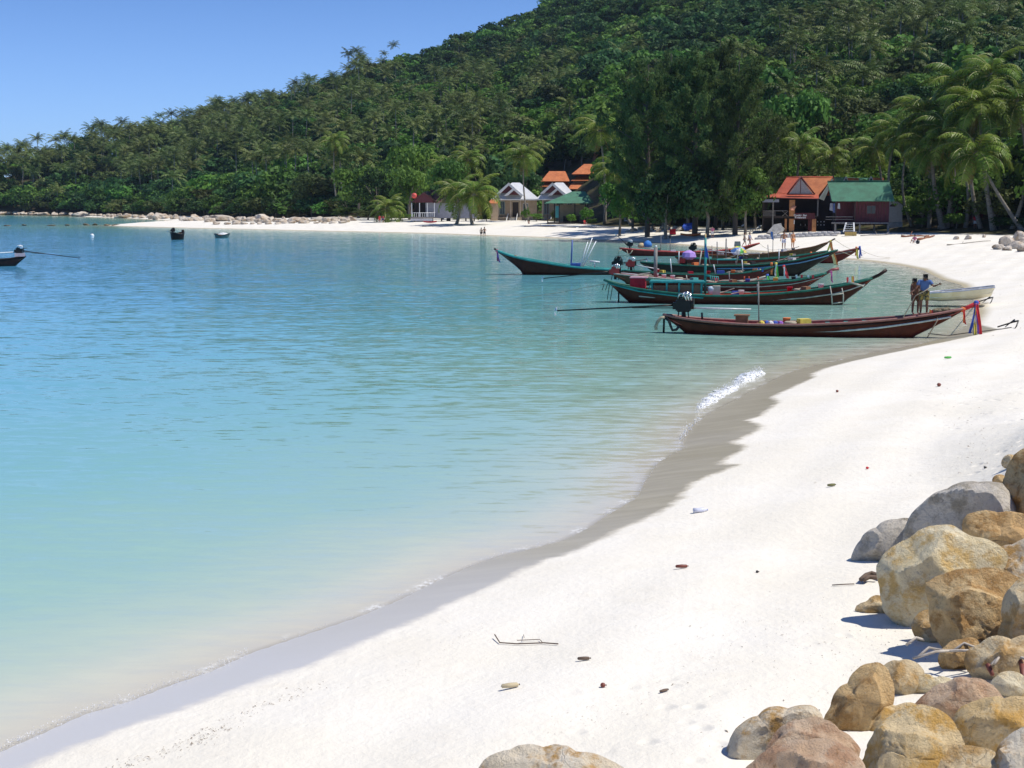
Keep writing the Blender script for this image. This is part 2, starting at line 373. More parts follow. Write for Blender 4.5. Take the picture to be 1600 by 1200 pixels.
L_OLIVE = leafmat('leaf_olive', (0.060, 0.085, 0.025), (0.120, 0.150, 0.045))
L_BRIGHT = leafmat('leaf_bright', (0.070, 0.155, 0.022), (0.15, 0.27, 0.045), 0.25)
L_DRY = leafmat('leaf_dry', (0.10, 0.075, 0.035), (0.17, 0.12, 0.06), 0.2)
L_CAS = leafmat('leaf_casuarina', (0.026, 0.062, 0.020), (0.13, 0.195, 0.060), 0.15, 0.42, scale=9.0)
L_PALM = leafmat('leaf_palm', (0.075, 0.140, 0.018), (0.230, 0.300, 0.050), 0.25, 0.3, 0.38, 0.6)
L_PALMFAR = leafmat('leaf_palm_far', (0.050, 0.090, 0.022), (0.185, 0.225, 0.065), 0.3, 0.25, 0.42, 0.8)
L_PALMDRY = leafmat('leaf_palm_dry', (0.20, 0.12, 0.035), (0.32, 0.20, 0.07), 0.2, 0.3, 0.6, 0.6)
BARK = mat('bark', (0.30, 0.26, 0.21), 0.9, (0.16, 0.13, 0.10), 3, 0.5, 12)
BARKP = mat('palm_bark', (0.36, 0.32, 0.26), 0.9, (0.20, 0.17, 0.13), 2.5, 0.6, 9, stretch=(1, 1, 4))

def quads_mesh(name, C, U, V, m, extra=None, taper=0.25):
    """diamond-ish leaf clumps: centres C, half axes U, V"""
    k = len(C)
    v = np.stack([C - U, C - V * 1.0 + U * 0.15, C + U, C + V + U * 0.1], 1).reshape(-1, 3)
    f = np.arange(4 * k).reshape(k, 4)
    verts = v; faces = [tuple(q) for q in f.tolist()]
    me = bpy.data.meshes.new(name)
    mats = [m]; mi = [0] * k
    if extra is not None:
        mb, m2 = extra; off = len(verts); verts = np.concatenate([verts, np.array(mb.v)]); faces += [tuple(i + off for i in q) for q in mb.f]
        mats.append(m2); mi += [1] * len(mb.f)
    me.from_pydata(verts.tolist(), [], faces)
    for x in mats: me.materials.append(x)
    me.polygons.foreach_set('material_index', mi); me.update(); return me
def rnd_dirs(r, k):
    d = r.normal(size=(k, 3)); return d / np.linalg.norm(d, axis=1, keepdims=True)
def crown_pts(seed, nl, per, sz=0.13, flat=0.8, low=0.0):
    r = np.random.default_rng(seed); C = []; Nn = []
    for i in range(nl):
        a = r.uniform(0, 2 * math.pi); rad = math.sqrt(r.uniform(0, 1)) * 0.62; zz = r.uniform(-0.45 - low, 0.55) * (1 - rad * 0.35)
        c = np.array([rad * math.cos(a), rad * math.sin(a), zz]); rr = r.uniform(0.26, 0.46)
        d = rnd_dirs(r, per); d[:, 2] = np.where(d[:, 2] < -0.35, -d[:, 2], d[:, 2])
        C.append(c + d * rr * r.uniform(0.72, 1.08, (per, 1)) * np.array([1, 1, flat])); Nn.append(d)
    C = np.concatenate(C); Nn = np.concatenate(Nn) + rnd_dirs(r, len(C)) * 0.75
    Nn /= np.linalg.norm(Nn, axis=1, keepdims=True)
    a = np.cross(Nn, rnd_dirs(r, len(C))); a /= np.linalg.norm(a, axis=1, keepdims=True); b = np.cross(Nn, a)
    s = r.uniform(0.6, 1.3, (len(C), 1)) * sz
    return C, a * s, b * s * 0.6
def crown_mesh(name, seed, m, nl=13, per=62, sz=0.105, flat=0.8, low=0.0):
    C, U, V = crown_pts(seed, nl, per, sz, flat, low); return quads_mesh(name, C, U, V, m)
def trunk_mesh(seed, m=BARK):
    r = random.Random(seed); mb = MB()
    mb.tube([(0, 0, -1.0), (0.03, 0, -0.5), (r.uniform(-.06, .06), r.uniform(-.06, .06), 0.05)], [0.06, 0.045, 0.03], 6)
    for i in range(5):
        a = i * 1.26 + r.random(); z0 = r.uniform(-0.45, -0.1)
        mb.tube([(0, 0, z0), (0.25 * math.cos(a), 0.25 * math.sin(a), z0 + 0.25), (0.5 * math.cos(a), 0.5 * math.sin(a), z0 + 0.5)], [0.03, 0.02, 0.008], 4)
    return mb.mesh('trunk', m)
TRUNKS = [trunk_mesh(i) for i in range(3)]
CROWNS = {'dark': [crown_mesh('crown', 10 + i, L_DARK) for i in range(4)], 'mid': [crown_mesh('crown', 20 + i, L_MID) for i in range(4)],
          'olive': [crown_mesh('crown', 30 + i, L_OLIVE, 11, 60) for i in range(3)], 'bright': [crown_mesh('crown', 40 + i, L_BRIGHT, 10, 60) for i in range(2)]}
FINE = {'dark': [crown_mesh('crown', 60 + i, L_DARK, 20, 150, 0.06) for i in range(2)], 'mid': [crown_mesh('crown', 64 + i, L_MID, 20, 150, 0.06) for i in range(2)],
        'olive': [crown_mesh('crown', 68 + i, L_OLIVE, 20, 140, 0.06) for i in range(2)], 'bright': [crown_mesh('crown', 72 + i, L_BRIGHT, 18, 140, 0.06) for i in range(2)]}

# ---- palm fronds
def frond_geo(seed, L=1.0, nl=14, lw=0.035, ll=0.26, e0=0.9, droop=2.0, seg=10):
    """one arching frond along +X from the origin; returns verts, faces"""
    r = random.Random(seed); P = []; p = Vector((0, 0, 0)); T = []
    for i in range(seg + 1):
        t = i / seg; e = e0 - droop * t ** 1.25; d = Vector((math.cos(e), 0.0, math.sin(e))); P.append(p.copy()); T.append(d); p = p + d * (L / seg)
    v, f = [], []
    def at(t):
        k = min(int(t * seg), seg - 1); u = t * seg - k; return P[k].lerp(P[k + 1], u), T[k].lerp(T[k + 1], u).normalized()
    for i in range(seg):       # rib: narrow two sided strip folded down the middle
        w0 = 0.018 * (1 - 0.85 * i / seg) * L; w1 = 0.018 * (1 - 0.85 * (i + 1) / seg) * L; b = len(v)
        v += [P[i] + Vector((0, w0, -w0)), P[i] + Vector((0, 0, w0 * .5)), P[i] + Vector((0, -w0, -w0)), P[i + 1] + Vector((0, w1, -w1)), P[i + 1] + Vector((0, 0, w1 * .5)), P[i + 1] + Vector((0, -w1, -w1))]
        f += [(b, b + 1, b + 4, b + 3), (b + 1, b + 2, b + 5, b + 4)]
    for s in (-1, 1):
        for i in range(nl):
            t = 0.10 + 0.88 * (i + r.random() * 0.6) / nl; c, d = at(t)
            le = ll * L * (math.sin(math.pi * min(1, 0.18 + 0.80 * t)) ** 0.7 + 0.12) * r.uniform(0.85, 1.1)
            up = Vector((-d.z, 0, d.x)); side = Vector((0, s, 0)); dn = r.uniform(0.15, 0.55)
            q = (side * 0.95 + d * 0.55 + up * (0.15 - dn)).normalized(); q2 = (q + Vector((0, 0, -0.95))).normalized()
            wv = d * (lw * L * r.uniform(.8, 1.2)); b = len(v); m = c + q * le * 0.55; e = m + q2 * le * 0.5
            v += [c - wv * .4, c + wv * .4, m + wv * 0.5, m - wv * 0.5, e]; f += [(b, b + 1, b + 2, b + 3), (b + 3, b + 2, b + 4)]
    return v, f
RIB = mat('frond_rib', (.40, .38, .12), .5, (.30, .26, .08), 3)
def frond_mesh(seed, m, **k):
    mb = MB(); v, f = frond_geo(seed, **k); mb.add(v, f); me = mb.mesh('frond', m); me.materials.append(RIB)
    for q in me.polygons[:2 * k.get('seg', 10)]: q.material_index = 1
    return me
def far_palm_crown(seed, m):
    r = random.Random(seed); mb = MB(); nf = 16
    for i in range(nf):
        a = i * 2.39996 + r.uniform(-.2, .2); q = i / nf
        v, f = frond_geo(seed * 31 + i, 1.0 * r.uniform(.85, 1.08), 9, 0.06, 0.22, e0=1.2 - 1.5 * q, droop=1.1 + 0.7 * r.random() - 0.4 * q, seg=6)
        M = Matrix.Rotation(a, 3, 'Z'); mb.add([M @ x for x in v], f)
    return mb.mesh('crown', m)
FPC = [far_palm_crown(i, L_PALMFAR) for i in range(5)]
def far_palm_trunk(seed):
    r = random.Random(seed); mb = MB(); a = r.uniform(0, 6.28); l = r.uniform(0.05, 0.3)
    mb.tube([(-l * math.cos(a) * (1 - t) ** 2, -l * math.sin(a) * (1 - t) ** 2, -2.6 * (1 - t)) for t in (0, .3, .65, 1)], [0.05, 0.036, 0.03, 0.026], 5); return mb.mesh('trunk', BARKP)
FPT = [far_palm_trunk(i) for i in range(3)]

# ---- the wooded hill
def candidates(sp, seed):
    r = np.random.default_rng(seed); X, Y = np.meshgrid(np.arange(-420, 460, sp), np.arange(120, 980, sp))
    X = (X + r.uniform(-.45, .45, X.shape) * sp).ravel(); Y = (Y + r.uniform(-.45, .45, Y.shape) * sp).ravel()
    az = np.degrees(np.arctan2(X, Y)); rr = np.hypot(X, Y)
    k = (az > -24.5) & (az < 28) & (rr > np.interp(az, *FOOT) + 3) & (rr < np.interp(az, *RDIST) + 45)
    X, Y = X[k], Y[k]; Z = terrain(X, Y); px, py = proj(X, Y, Z)
    k = (Z > 0.8) & (py > -70) & ~((px > 838) & (px < 962) & (np.hypot(X, Y) < 420) & (py > 270)) & (sdist(X, Y, POLY) > 7)
    return X[k], Y[k], Z[k], px[k], py[k], r
X, Y, Z, PX, PY, r_ = candidates(6.2, 3)
kinds = []; trees = []   # (kind, x, y, z, R, h)
nzv = np.array([mnoise.noise(Vector((a * .012, b * .012, 0))) for a, b in zip(X, Y)]); nz2 = np.array([mnoise.noise(Vector((a * .03, b * .03, 5))) for a, b in zip(X, Y)])
for i in range(len(X)):
    x, y, z, px, py = X[i], Y[i], Z[i], PX[i], PY[i]; u = r_.random(); foot = math.hypot(x, y) - float(np.interp(math.degrees(math.atan2(x, y)), *FOOT))
    pp = 0.02
    if px < 530 and py < 318: pp = (0.6 if nz2[i] > -0.05 else 0.25) if foot > 35 else 0.04
    if 430 < px < 920 and 130 < py < 290: pp = 0.36 if nz2[i] > 0.12 else 0.05
    if 1215 < px < 1650 and 60 < py < 150: pp = 0.45 if nz2[i] > -.1 else .1
    if 1215 < px < 1650 and 160 <= py < 260: pp = 0.08
    if py < 90 and px > 600 and px < 1200: pp = 0.0
    if u < pp: trees.append(('palm', x, y, z, r_.uniform(4.8, 6.8), r_.uniform(10, 16) + (3.5 if px < 700 and r_.random() < .3 else 0))); continue
    v = nzv[i] + r_.uniform(-.35, .35)
    kd = 'dark' if v < -0.08 else 'mid' if v < 0.24 else 'olive' if v < 0.38 else 'bright'
    if py < 110 and kd == 'bright': kd = 'mid'
    if foot < 16 and px < 560: kd = 'olive' if u > .6 else 'mid'
    if 1230 < px < 1420 and 150 < py < 260 and u > .45: kd = 'olive'
    Rr = r_.uniform(3.4, 5.6) * (0.8 if foot < 12 else r_.choice([1.0, 1.25, 1.5]))
    trees.append((kd, x, y, z, Rr, Rr * r_.uniform(1.35, 1.8)))
# which of them the view shows: walk outwards, keeping the skyline reached so far
order = sorted(range(len(trees)), key=lambda i: trees[i][1] ** 2 + trees[i][2] ** 2); top = np.full(460, 330.0); vis = {}
for i in order:
    kd, x, y, z, Rr, h = trees[i]; tp = z + h + (Rr * 0.3 if kd == 'palm' else 0); px, py = proj(x, y, tp); d = math.hypot(x, y); w = Rr * FPX / d
    b = int(px // 4) + 20; bw = max(1, int(w * 0.6 / 4)); lo, hi = max(0, b - bw), min(459, b + bw)
    if hi <= lo or px < -20 or px > 1620 or py < -30: vis[i] = 0; continue
    seen = float(np.median(top[lo:hi]) - py); vis[i] = max(0.0, min(seen, w)) * w
    if seen > 0: top[lo:hi] = np.minimum(top[lo:hi], py + w * 0.25)
pal = sorted([i for i in order if trees[i][0] == 'palm' and vis[i] > 12], key=lambda i: -vis[i])[:262]
brd = sorted([i for i in order if trees[i][0] != 'palm' and vis[i] > 12], key=lambda i: -vis[i])[:290]
single = set(pal) | set(brd)
WORD = {'dark': 'dark green', 'mid': 'mid green', 'olive': 'olive green', 'bright': 'bright green'}
def SZ(v, a, b): return 'small' if v < a else 'medium' if v < b else 'tall'
COLS = ((90, 'at the far tip of the headland'), (190, 'behind the long sloping rock'), (300, 'behind the big round boulder'), (400, 'above the ribbed rock outcrop'), (500, 'above the near rock belt'), (590, 'above the driftwood log'), (680, 'left of the stilt hut'), (770, 'above the stilt hut'), (850, 'above the white cottages'), (940, 'above the orange villas'), (1060, 'above the left side of the grove'), (1190, 'above the tallest casuarina'), (1290, 'above the restaurant'), (1400, 'above the red bungalow'), (1500, 'behind the tall right hand palms'), (9999, 'above the right edge of the beach'))
def where(px, py):
    c = next(b for a, b in COLS if px < a); t_ = (318 - py) / (318 - float(np.interp(px, [q[0] for q in SKYL], [max(0, q[1]) for q in SKYL])))
    return ('low on the hill ' if t_ < .28 else 'on the lower slope ' if t_ < .5 else 'on the upper slope ' if t_ < .8 else 'near the top ') + c
def zone(px): return 'left headland' if px < 530 else 'middle slope' if px < 950 else 'right slope'
for i in sorted(single):
    kd, x, y, z, Rr, h = trees[i]; px, py_ = [float(q) for q in proj(x, y, z + h * .6)]; zn = zone(px)
    if kd == 'palm':
        g = 'coconut palms ' + where(px, py_); t = thing('coconut_palm', (x, y, z), SZ(h, 11.5, 13) + ' coconut palm ' + where(px, py_), 'palm', g, random.uniform(0, 6.28))
        obj('trunk', FPT[i % 3], t, (0, 0, h), None, (Rr, Rr, h / 2.5)); obj('crown', FPC[i % 5], t, (0, 0, h), (random.uniform(-.15, .15), random.uniform(-.15, .15), 0), Rr)
    else:
        g = WORD[kd] + ' forest trees ' + where(px, py_); t = thing('forest_tree', (x, y, z), SZ(Rr, 4.2, 5) + ' ' + WORD[kd] + ' broadleaf tree ' + where(px, py_), 'tree', g, random.uniform(0, 6.28))
        near = math.hypot(x, y) < 330; cs = (FINE if near else CROWNS)[kd]
        obj('trunk', TRUNKS[i % 3], t, (0, 0, h * 0.5), None, (Rr, Rr, h * 0.56)); obj('crown', cs[i % len(cs)], t, (0, 0, h * 0.52), None, (Rr * 1.12, Rr * 1.12, h * 0.6))
def instancer(name, rows, meshes, label, cat):
    me = bpy.data.meshes.new(name); me.from_pydata([(t[1], t[2], t[3] + t[6]) for t in rows], [], [])
    fattr(me, 'sx', [t[4] for t in rows]); fattr(me, 'sz', [t[5] for t in rows]); fattr(me, 'rz', [random.uniform(0, 6.28) for t in rows])
    at = me.attributes.new('pick', 'INT', 'POINT'); at.data.foreach_set('value', [t[0] for t in rows])
    o = obj(name, me, kind='stuff', label=label, category=cat)
    ng = bpy.data.node_groups.new(name, 'GeometryNodeTree'); ng.interface.new_socket('Geometry', in_out='INPUT', socket_type='NodeSocketGeometry'); ng.interface.new_socket('Geometry', in_out='OUTPUT', socket_type='NodeSocketGeometry')
    n, l = ng.nodes, ng.links; gi = n.new('NodeGroupInput'); go = n.new('NodeGroupOutput'); jn = n.new('GeometryNodeJoinGeometry')
    def na(nm, ty='FLOAT'): a = n.new('GeometryNodeInputNamedAttribute'); a.data_type = ty; a.inputs['Name'].default_value = nm; return a.outputs['Attribute']
    cs = n.new('ShaderNodeCombineXYZ'); l.new(na('sx'), cs.inputs[0]); l.new(na('sx'), cs.inputs[1]); l.new(na('sz'), cs.inputs[2])
    cr_ = n.new('ShaderNodeCombineXYZ'); l.new(na('rz'), cr_.inputs[2]); pk = na('pick', 'INT')
    mp = n.new('GeometryNodeMeshToPoints'); l.new(gi.outputs[0], mp.inputs['Mesh'])
    for k, src in enumerate(meshes):
        oi = n.new('GeometryNodeObjectInfo'); oi.inputs['Object'].default_value = src; oi.inputs['As Instance'].default_value = True
        cp = n.new('FunctionNodeCompare'); cp.data_type = 'INT'; cp.operation = 'EQUAL'; cp.inputs[3].default_value = k; l.new(pk, cp.inputs[2])
        ip = n.new('GeometryNodeInstanceOnPoints'); l.new(mp.outputs[0], ip.inputs['Points']); l.new(cp.outputs[0], ip.inputs['Selection']); l.new(oi.outputs['Geometry'], ip.inputs['Instance'])
        l.new(cs.outputs[0], ip.inputs['Scale']); l.new(cr_.outputs[0], ip.inputs['Rotation']); l.new(ip.outputs[0], jn.inputs[0])
    l.new(jn.outputs[0], go.inputs[0]); md = o.modifiers.new('scatter', 'NODES'); md.node_group = ng; return o
def first_with(mesh): return next(o for o in bpy.data.objects if o.data == mesh)
srcs = []; idx = {}
for kd in CROWNS:
    for k, me in enumerate(CROWNS[kd]):
        u = [o for o in bpy.data.objects if o.data == me]
        if u: idx.setdefault(kd, []).append(len(srcs)); srcs.append(u[0])
for kd in CROWNS: idx.setdefault(kd, idx.get('mid', [0]))
rows = [(random.choice(idx[t[0]]), t[1], t[2], t[3], t[4] * 1.12, t[5] * 0.6, t[5] * 0.52) for i, t in enumerate(trees) if i not in single and t[0] != 'palm']
instancer('forest_canopy', rows, srcs, 'unbroken forest canopy covering the hill behind the beach', 'forest')
ps = [first_with(m) for m in FPC]
rows = [(i % 5, t[1], t[2], t[3], t[4], t[4], t[5]) for i, t in enumerate(trees) if i not in single and t[0] == 'palm']
instancer('distant_palm_crowns', rows, ps, 'mass of distant palm crowns mixed into the hill forest', 'palms')
# ------------------------------------------------------------------ buildings, drawn up in photo pixels and turned into metres at their own distance
class Place:
    """local frame standing on the ground: x across the view, y away from it, z up"""
    def __init__(s, px, py, name, label, cat, group=None, z=None, Y=None, turn=0.0):
        if Y is not None: p = W(px, py, Y)
        elif z is not None: p = G(px, py, z)
        else: p = GT(px, py)
        s.p = p; s.px, s.py = px, py; s.dep = (p - CO).dot(CF); s.s = s.dep / FPX
        s.t = thing(name, p, label, cat, group, -math.atan2(p.x, p.y) + turn)
    def q(s, px, py, y=0.0): return Vector(((px - s.px) * s.s, y, (s.py - py) * s.s))
    def box(s, name, m, x0, y0, x1, y1, ya, yb, parent=None, **kw):
        a = s.q(x0, y1, ya); b = s.q(x1, y0, yb); mb = MB(); mb.box((a + b) / 2, (abs(b.x - a.x), abs(b.y - a.y), abs(b.z - a.z)))
        return mb.build(name, m, parent or s.t, **kw)
    def slab(s, name, m, pts, th=0.08, parent=None, **kw):
        mb = MB(); mb.slab([s.q(*p) for p in pts], th); return mb.build(name, m, parent or s.t, **kw)
    def tube(s, name, m, pts, r, parent=None, n=6, **kw):
        mb = MB(); mb.tube([s.q(*p) for p in pts], r, n); return mb.build(name, m, parent or s.t, smooth=True, **kw)
def corr(name, c, c2, rough=0.5, sc=14):
    m = mat(name, c, rough, c2, 0.9, 0.0, detail=6)
    nt = m.node_tree; n, l = nt.nodes, nt.links; tcn = N(n, 'TexCoord'); wv = N(n, 'TexWave'); wv.inputs['Scale'].default_value = sc; wv.bands_direction = 'X'
    l.new(tcn.outputs['Object'], wv.inputs[0]); bn = N(n, 'Bump'); bn.inputs['Strength'].default_value = 0.5; bn.inputs['Distance'].default_value = 0.05
    l.new(wv.outputs['Fac'], bn.inputs['Height']); l.new(bn.outputs[0], n['Principled BSDF'].inputs['Normal']); return m
R_GREEN = corr('roof_green', (0.08, 0.27, 0.16), (0.06, 0.17, 0.10)); R_RED = corr('roof_red', (0.62, 0.12, 0.05), (0.45, 0.08, 0.035)); R_ORANGE = corr('roof_orange', (0.72, 0.24, 0.08), (0.52, 0.15, 0.05))
R_WHITE = corr('roof_white', (0.84, 0.84, 0.85), (0.74, 0.74, 0.75)); R_BROWN = corr('roof_brown', (0.16, 0.075, 0.06), (0.09, 0.04, 0.035)); R_GREY = corr('roof_grey', (0.36, 0.40, 0.38), (0.22, 0.25, 0.24))
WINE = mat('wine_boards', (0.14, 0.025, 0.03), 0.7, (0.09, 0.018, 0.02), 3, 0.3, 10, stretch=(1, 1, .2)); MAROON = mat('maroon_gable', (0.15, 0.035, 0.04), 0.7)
TAN = mat('tan_render', (0.50, 0.38, 0.26), 0.85, (0.40, 0.30, 0.20), 1.5); STONE = mat('beige_stone', (0.48, 0.40, 0.30), 0.9, (0.30, 0.24, 0.17), 2.5, 0.6, 5)
ORP = mat('orange_post', (0.58, 0.26, 0.10), 0.7, (0.42, 0.17, 0.06), 2); DARKW = mat('dark_wood', (0.05, 0.035, 0.028), 0.8); GREYW = mat('grey_wood', (0.28, 0.26, 0.24), 0.85, (0.18, 0.16, 0.15), 4)
WHITE = mat('white_paint', (0.78, 0.78, 0.77), 0.5, (0.66, 0.66, 0.65), 2); PALEG = mat('pale_grey_wall', (0.50, 0.51, 0.56), 0.8, (0.40, 0.41, 0.46), 2); CREAM = mat('cream_board', (0.62, 0.52, 0.42), 0.8, (0.52, 0.42, 0.33), 2)
GLASS = mat('dark_glass', (0.02, 0.03, 0.035), 0.08, (0.03, 0.045, 0.05)); TEAL = mat('teal_paint', (0.05, 0.30, 0.30), 0.45, (0.04, 0.22, 0.22), 3); BLACK = mat('black_iron', (0.015, 0.015, 0.016), 0.4)
CONC = mat('concrete', (0.46, 0.44, 0.41), 0.9, (0.32, 0.30, 0.28), 2, 0.5, 8)
def text(name, s, size, m, parent, loc, rot=(math.pi / 2, 0, 0)):
    c = bpy.data.curves.new(name, 'FONT'); c.body = s; c.size = size; c.extrude = 0.01; c.align_x = 'CENTER'; c.align_y = 'CENTER'; c.offset = 0.012; c.materials.append(m)
    o = bpy.data.objects.new(name, c); COL.objects.link(o); 
    dg = bpy.context.evaluated_depsgraph_get(); me = bpy.data.meshes.new_from_object(o.evaluated_get(dg)); bpy.data.objects.remove(o); return obj(name, me, parent, loc, rot)
def post(P, x, y0, y1, yd, m, w=0.14, name='post'):
    a = P.q(x, y0, yd); b = P.q(x, y1, yd); mb = MB(); mb.box((a + b) / 2, (w, w, abs(a.z - b.z))); return mb.build(name, m, P.t)
def window(P, x0, y0, x1, y1, yd, fm=WHITE, parent=None, bars=1, name='window'):
    a, b = P.q(x0, y1, yd), P.q(x1, y0, yd); w, h = b.x - a.x, b.z - a.z; mb = MB(); f = 0.09; yy = yd - 0.03
    mb.box((a.x + f / 2, yy, (a.z + b.z) / 2), (f, .1, h)); mb.box((b.x - f / 2, yy, (a.z + b.z) / 2), (f, .1, h))
    mb.box(((a.x + b.x) / 2, yy, a.z + f / 2), (w - 2 * f, .1, f)); mb.box(((a.x + b.x) / 2, yy, b.z - f / 2), (w - 2 * f, .1, f))
    for k in range(bars): mb.box((a.x + w * (k + 1) / (bars + 1), yy, (a.z + b.z) / 2), (.05, .08, h - 2 * f))
    o = mb.build(name, fm, parent or P.t); g = MB(); g.box(((a.x + b.x) / 2, yd - .01, (a.z + b.z) / 2), (w - 2 * f, .03, h - 2 * f)); g.build('pane', GLASS, o); return o

# --- green roofed bungalow on posts
P = Place(1345, 365, 'beach_bungalow', 'wine red bungalow on posts under a green corrugated roof, white ladder in front', 'bungalow')
P.slab('roof', R_GREEN, [(1300, 315, -1.2), (1394, 315, -1.2), (1386, 284, 2.2), (1291, 284, 2.2)], 0.07)
P.slab('rear_roof_slope', R_GREEN, [(1386, 284, 2.3), (1291, 284, 2.3), (1296, 312, 6.0), (1392, 312, 6.0)], 0.07)
P.slab('ridge_cap', R_GREEN, [(1291, 283, 2.0), (1386, 283, 2.0), (1386, 283, 2.4), (1291, 283, 2.4)], 0.08)
for k in range(10): P.box('wall_board', WINE, 1335.5 + k * 5.1, 315, 1340.3 + k * 5.1, 348, 0.0, 0.10)
P.box('back_wall', WINE, 1306, 314, 1335, 348, 2.6, 2.75); P.box('side_wall', WINE, 1385, 315, 1386.6, 348, 0.1, 5.0); P.box('partition', WINE, 1334, 315, 1335.2, 348, 0.1, 2.6)
window(P, 1352, 321, 1367, 335, -0.02, WINE, bars=1)
P.slab('gable', GREYW, [(1293, 290, 2.2), (1298, 314, -0.9), (1300, 315, 5.0)], 0.06)
for k in range(12): P.box('deck_plank', GREYW, 1300 + k * 7.4, 347.6, 1307 + k * 7.4, 349.6, -1.3, 3.0)
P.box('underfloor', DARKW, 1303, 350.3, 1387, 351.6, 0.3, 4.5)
for x, yd in ((1306, -1.0), (1343, -1.0), (1386, -1.0), (1306, 2.5), (1343, 2.5), (1325, 2.5), (1365, 2.5), (1386, 2.5)): post(P, x, 372, 350.2, yd, GREYW, 0.22)
for x in (1306, 1335): post(P, x, 348, 314, -0.95, DARKW, 0.14)
rl = P.tube('railing', GREYW, [(1291, 339, -1.2), (1333, 339, -1.2)], 0.04); P.tube('railing', GREYW, [(1291, 343, -1.2), (1333, 343, -1.2)], 0.03)
for a, b, r0 in ((1321, 1323.5, 0), (1331.5, 1335, 0)): P.slab('ladder_rail', WHITE, [(b - 2.2, 348, -1.4), (b, 348, -1.4), (b + (1.2 if a > 1325 else -3.2) , 362, -2.6), (b - 2.2 + (1.2 if a > 1325 else -3.2), 362, -2.6)], 0.08)
for k in range(4): P.slab('ladder_step', WHITE, [(1321.5 - k * .5, 350.6 + k * 3.1, -1.5 - k * .28), (1332.6 + k * .3, 350.6 + k * 3.1, -1.5 - k * .28), (1332.6 + k * .3, 350.6 + k * 3.1, -1.8 - k * .28), (1321.5 - k * .5, 350.6 + k * 3.1, -1.8 - k * .28)], 0.05)
def hang(x, c, w=3, h=10):
    P.slab('hanging_cloth', c, [(x, 318, -0.9), (x + w, 318, -0.9), (x + w + .6, 318 + h, -0.85), (x - .4, 317 + h, -0.95)], 0.02)
hang(1297, mat('cloth_grey', (.3, .3, .34), .9), 4, 12); hang(1302, mat('cloth_blue', (.10, .14, .3), .9), 2.5, 15); hang(1309, mat('cloth_pale', (.5, .5, .5), .9), 3, 9)
P2 = Place(1398, 356, 'outhouse', 'small cream outhouse with dark red half sun motif beside the red bungalow', 'outhouse')
P2.slab('wall', CREAM, [(1386.8, 316, 0), (1396, 314.5, 0), (1404, 316.5, 0), (1409, 322, 0), (1409, 347.5, 0), (1386.8, 347.5, 0)], 0.1)
P2.box('body', CREAM, 1387.5, 321, 1408.5, 347.5, 0.06, 1.8); P2.box('base', CONC, 1386, 347.8, 1409.5, 358, -0.1, 1.8)
P2.slab('roof', R_BROWN, [(1400, 314.8, -.2), (1411, 322, -.2), (1411, 322, 2.0), (1400, 314.8, 2.0)], 0.07)
mb = MB(); c0 = P2.q(1393.5, 323.5, -0.07)
mb.slab([c0 + Vector((math.cos(a) * r, 0, math.sin(a) * r * .9)) for k in range(13) for a, r in [(math.pi * k / 12, 0.48 if k % 2 == 0 else 0.36)]], 0.03); mb.build('sun_motif', WINE, P2.t)
P = Place(1352, 358, 'rear_bungalow', 'taller green roofed building behind the red bungalow, with small white edged dormers', 'bungalow', Y=None)
P.t.location = P.t.location + Vector((P.p.x, P.p.y, 0)).normalized() * 9
P.slab('roof', R_GREEN, [(1300, 292, 0), (1393, 303, -1), (1409, 279, 2.5), (1300, 275.5, 2.5)], 0.07)
P.slab('side_gable', DARKW, [(1396, 300, 0.5), (1409, 280, 2.6), (1424, 301, 4.5)], 0.06)
P.slab('bargeboard', WHITE, [(1393.5, 304, -.9), (1409.5, 279, 2.4), (1409.5, 277.6, 2.4), (1392.5, 302.5, -.9)], 0.08)
P.slab('rear_slope', R_GREEN, [(1300, 275.5, 2.6), (1409, 279, 2.6), (1424, 302, 6.5), (1300, 302, 6.5)], 0.06)
P.box('wall', DARKW, 1302, 304, 1393, 352, 0.3, 5.0)
for x in (1319, 1358.5):
    f = P.slab('dormer_face', DARKW, [(x - 4, 284.5, -.2), (x + 4, 284.5, -.2), (x, 277, -.2)], 0.08)
    P.slab('dormer_trim', WHITE, [(x - 5.6, 284.6, -.4), (x - 4, 284.6, -.4), (x + .3, 276.6, -.4), (x, 273.8, -.4)], 0.06, f); P.slab('dormer_trim', WHITE, [(x, 273.8, -.4), (x - .3, 276.6, -.4), (x + 3, 281.5, -.4), (x + 4.2, 281.2, -.4)], 0.06, f)
    P.slab('dormer_roof', R_ORANGE, [(x + 2, 277, -.35), (x + 20, 277.5, -.35), (x + 21, 283.3, -.6), (x + 4.2, 283.3, -.6)], 0.05)

# --- orange roofed restaurant
P = Place(1250, 362, 'beach_restaurant', 'two storey restaurant with orange red hipped roof, pale gable and orange pillars', 'restaurant')
P.slab('roof', R_RED, [(1213, 302, -.6), (1232, 304, -.9), (1249, 278, 1.6), (1227.5, 277.5, 1.6)], 0.07)
P.slab('roof_slope', R_ORANGE, [(1250, 278.2, 1.6), (1298, 278, 1.6), (1277, 305, -.9), (1268, 305, -.9)], 0.07)
P.slab('rear_slope', R_RED, [(1227.5, 277.5, 1.7), (1298, 278, 1.7), (1310, 306, 7), (1213, 303, 7)], 0.07)
P.slab('eave_roof', R_RED, [(1190, 309, -1.5), (1217, 309.5, -2.0), (1232, 304.5, -.9), (1213, 302.2, -.6)], 0.06)
P.slab('eave_roof', R_RED, [(1217.3, 309.8, -2.0), (1277, 311, -2.0), (1277, 305, -.9), (1232, 304.6, -.9)], 0.06)
P.slab('side_roof', R_GREY, [(1277.5, 311, -2), (1285, 314, 0), (1299, 280, 2.2), (1297, 280, 1.7)], 0.06)
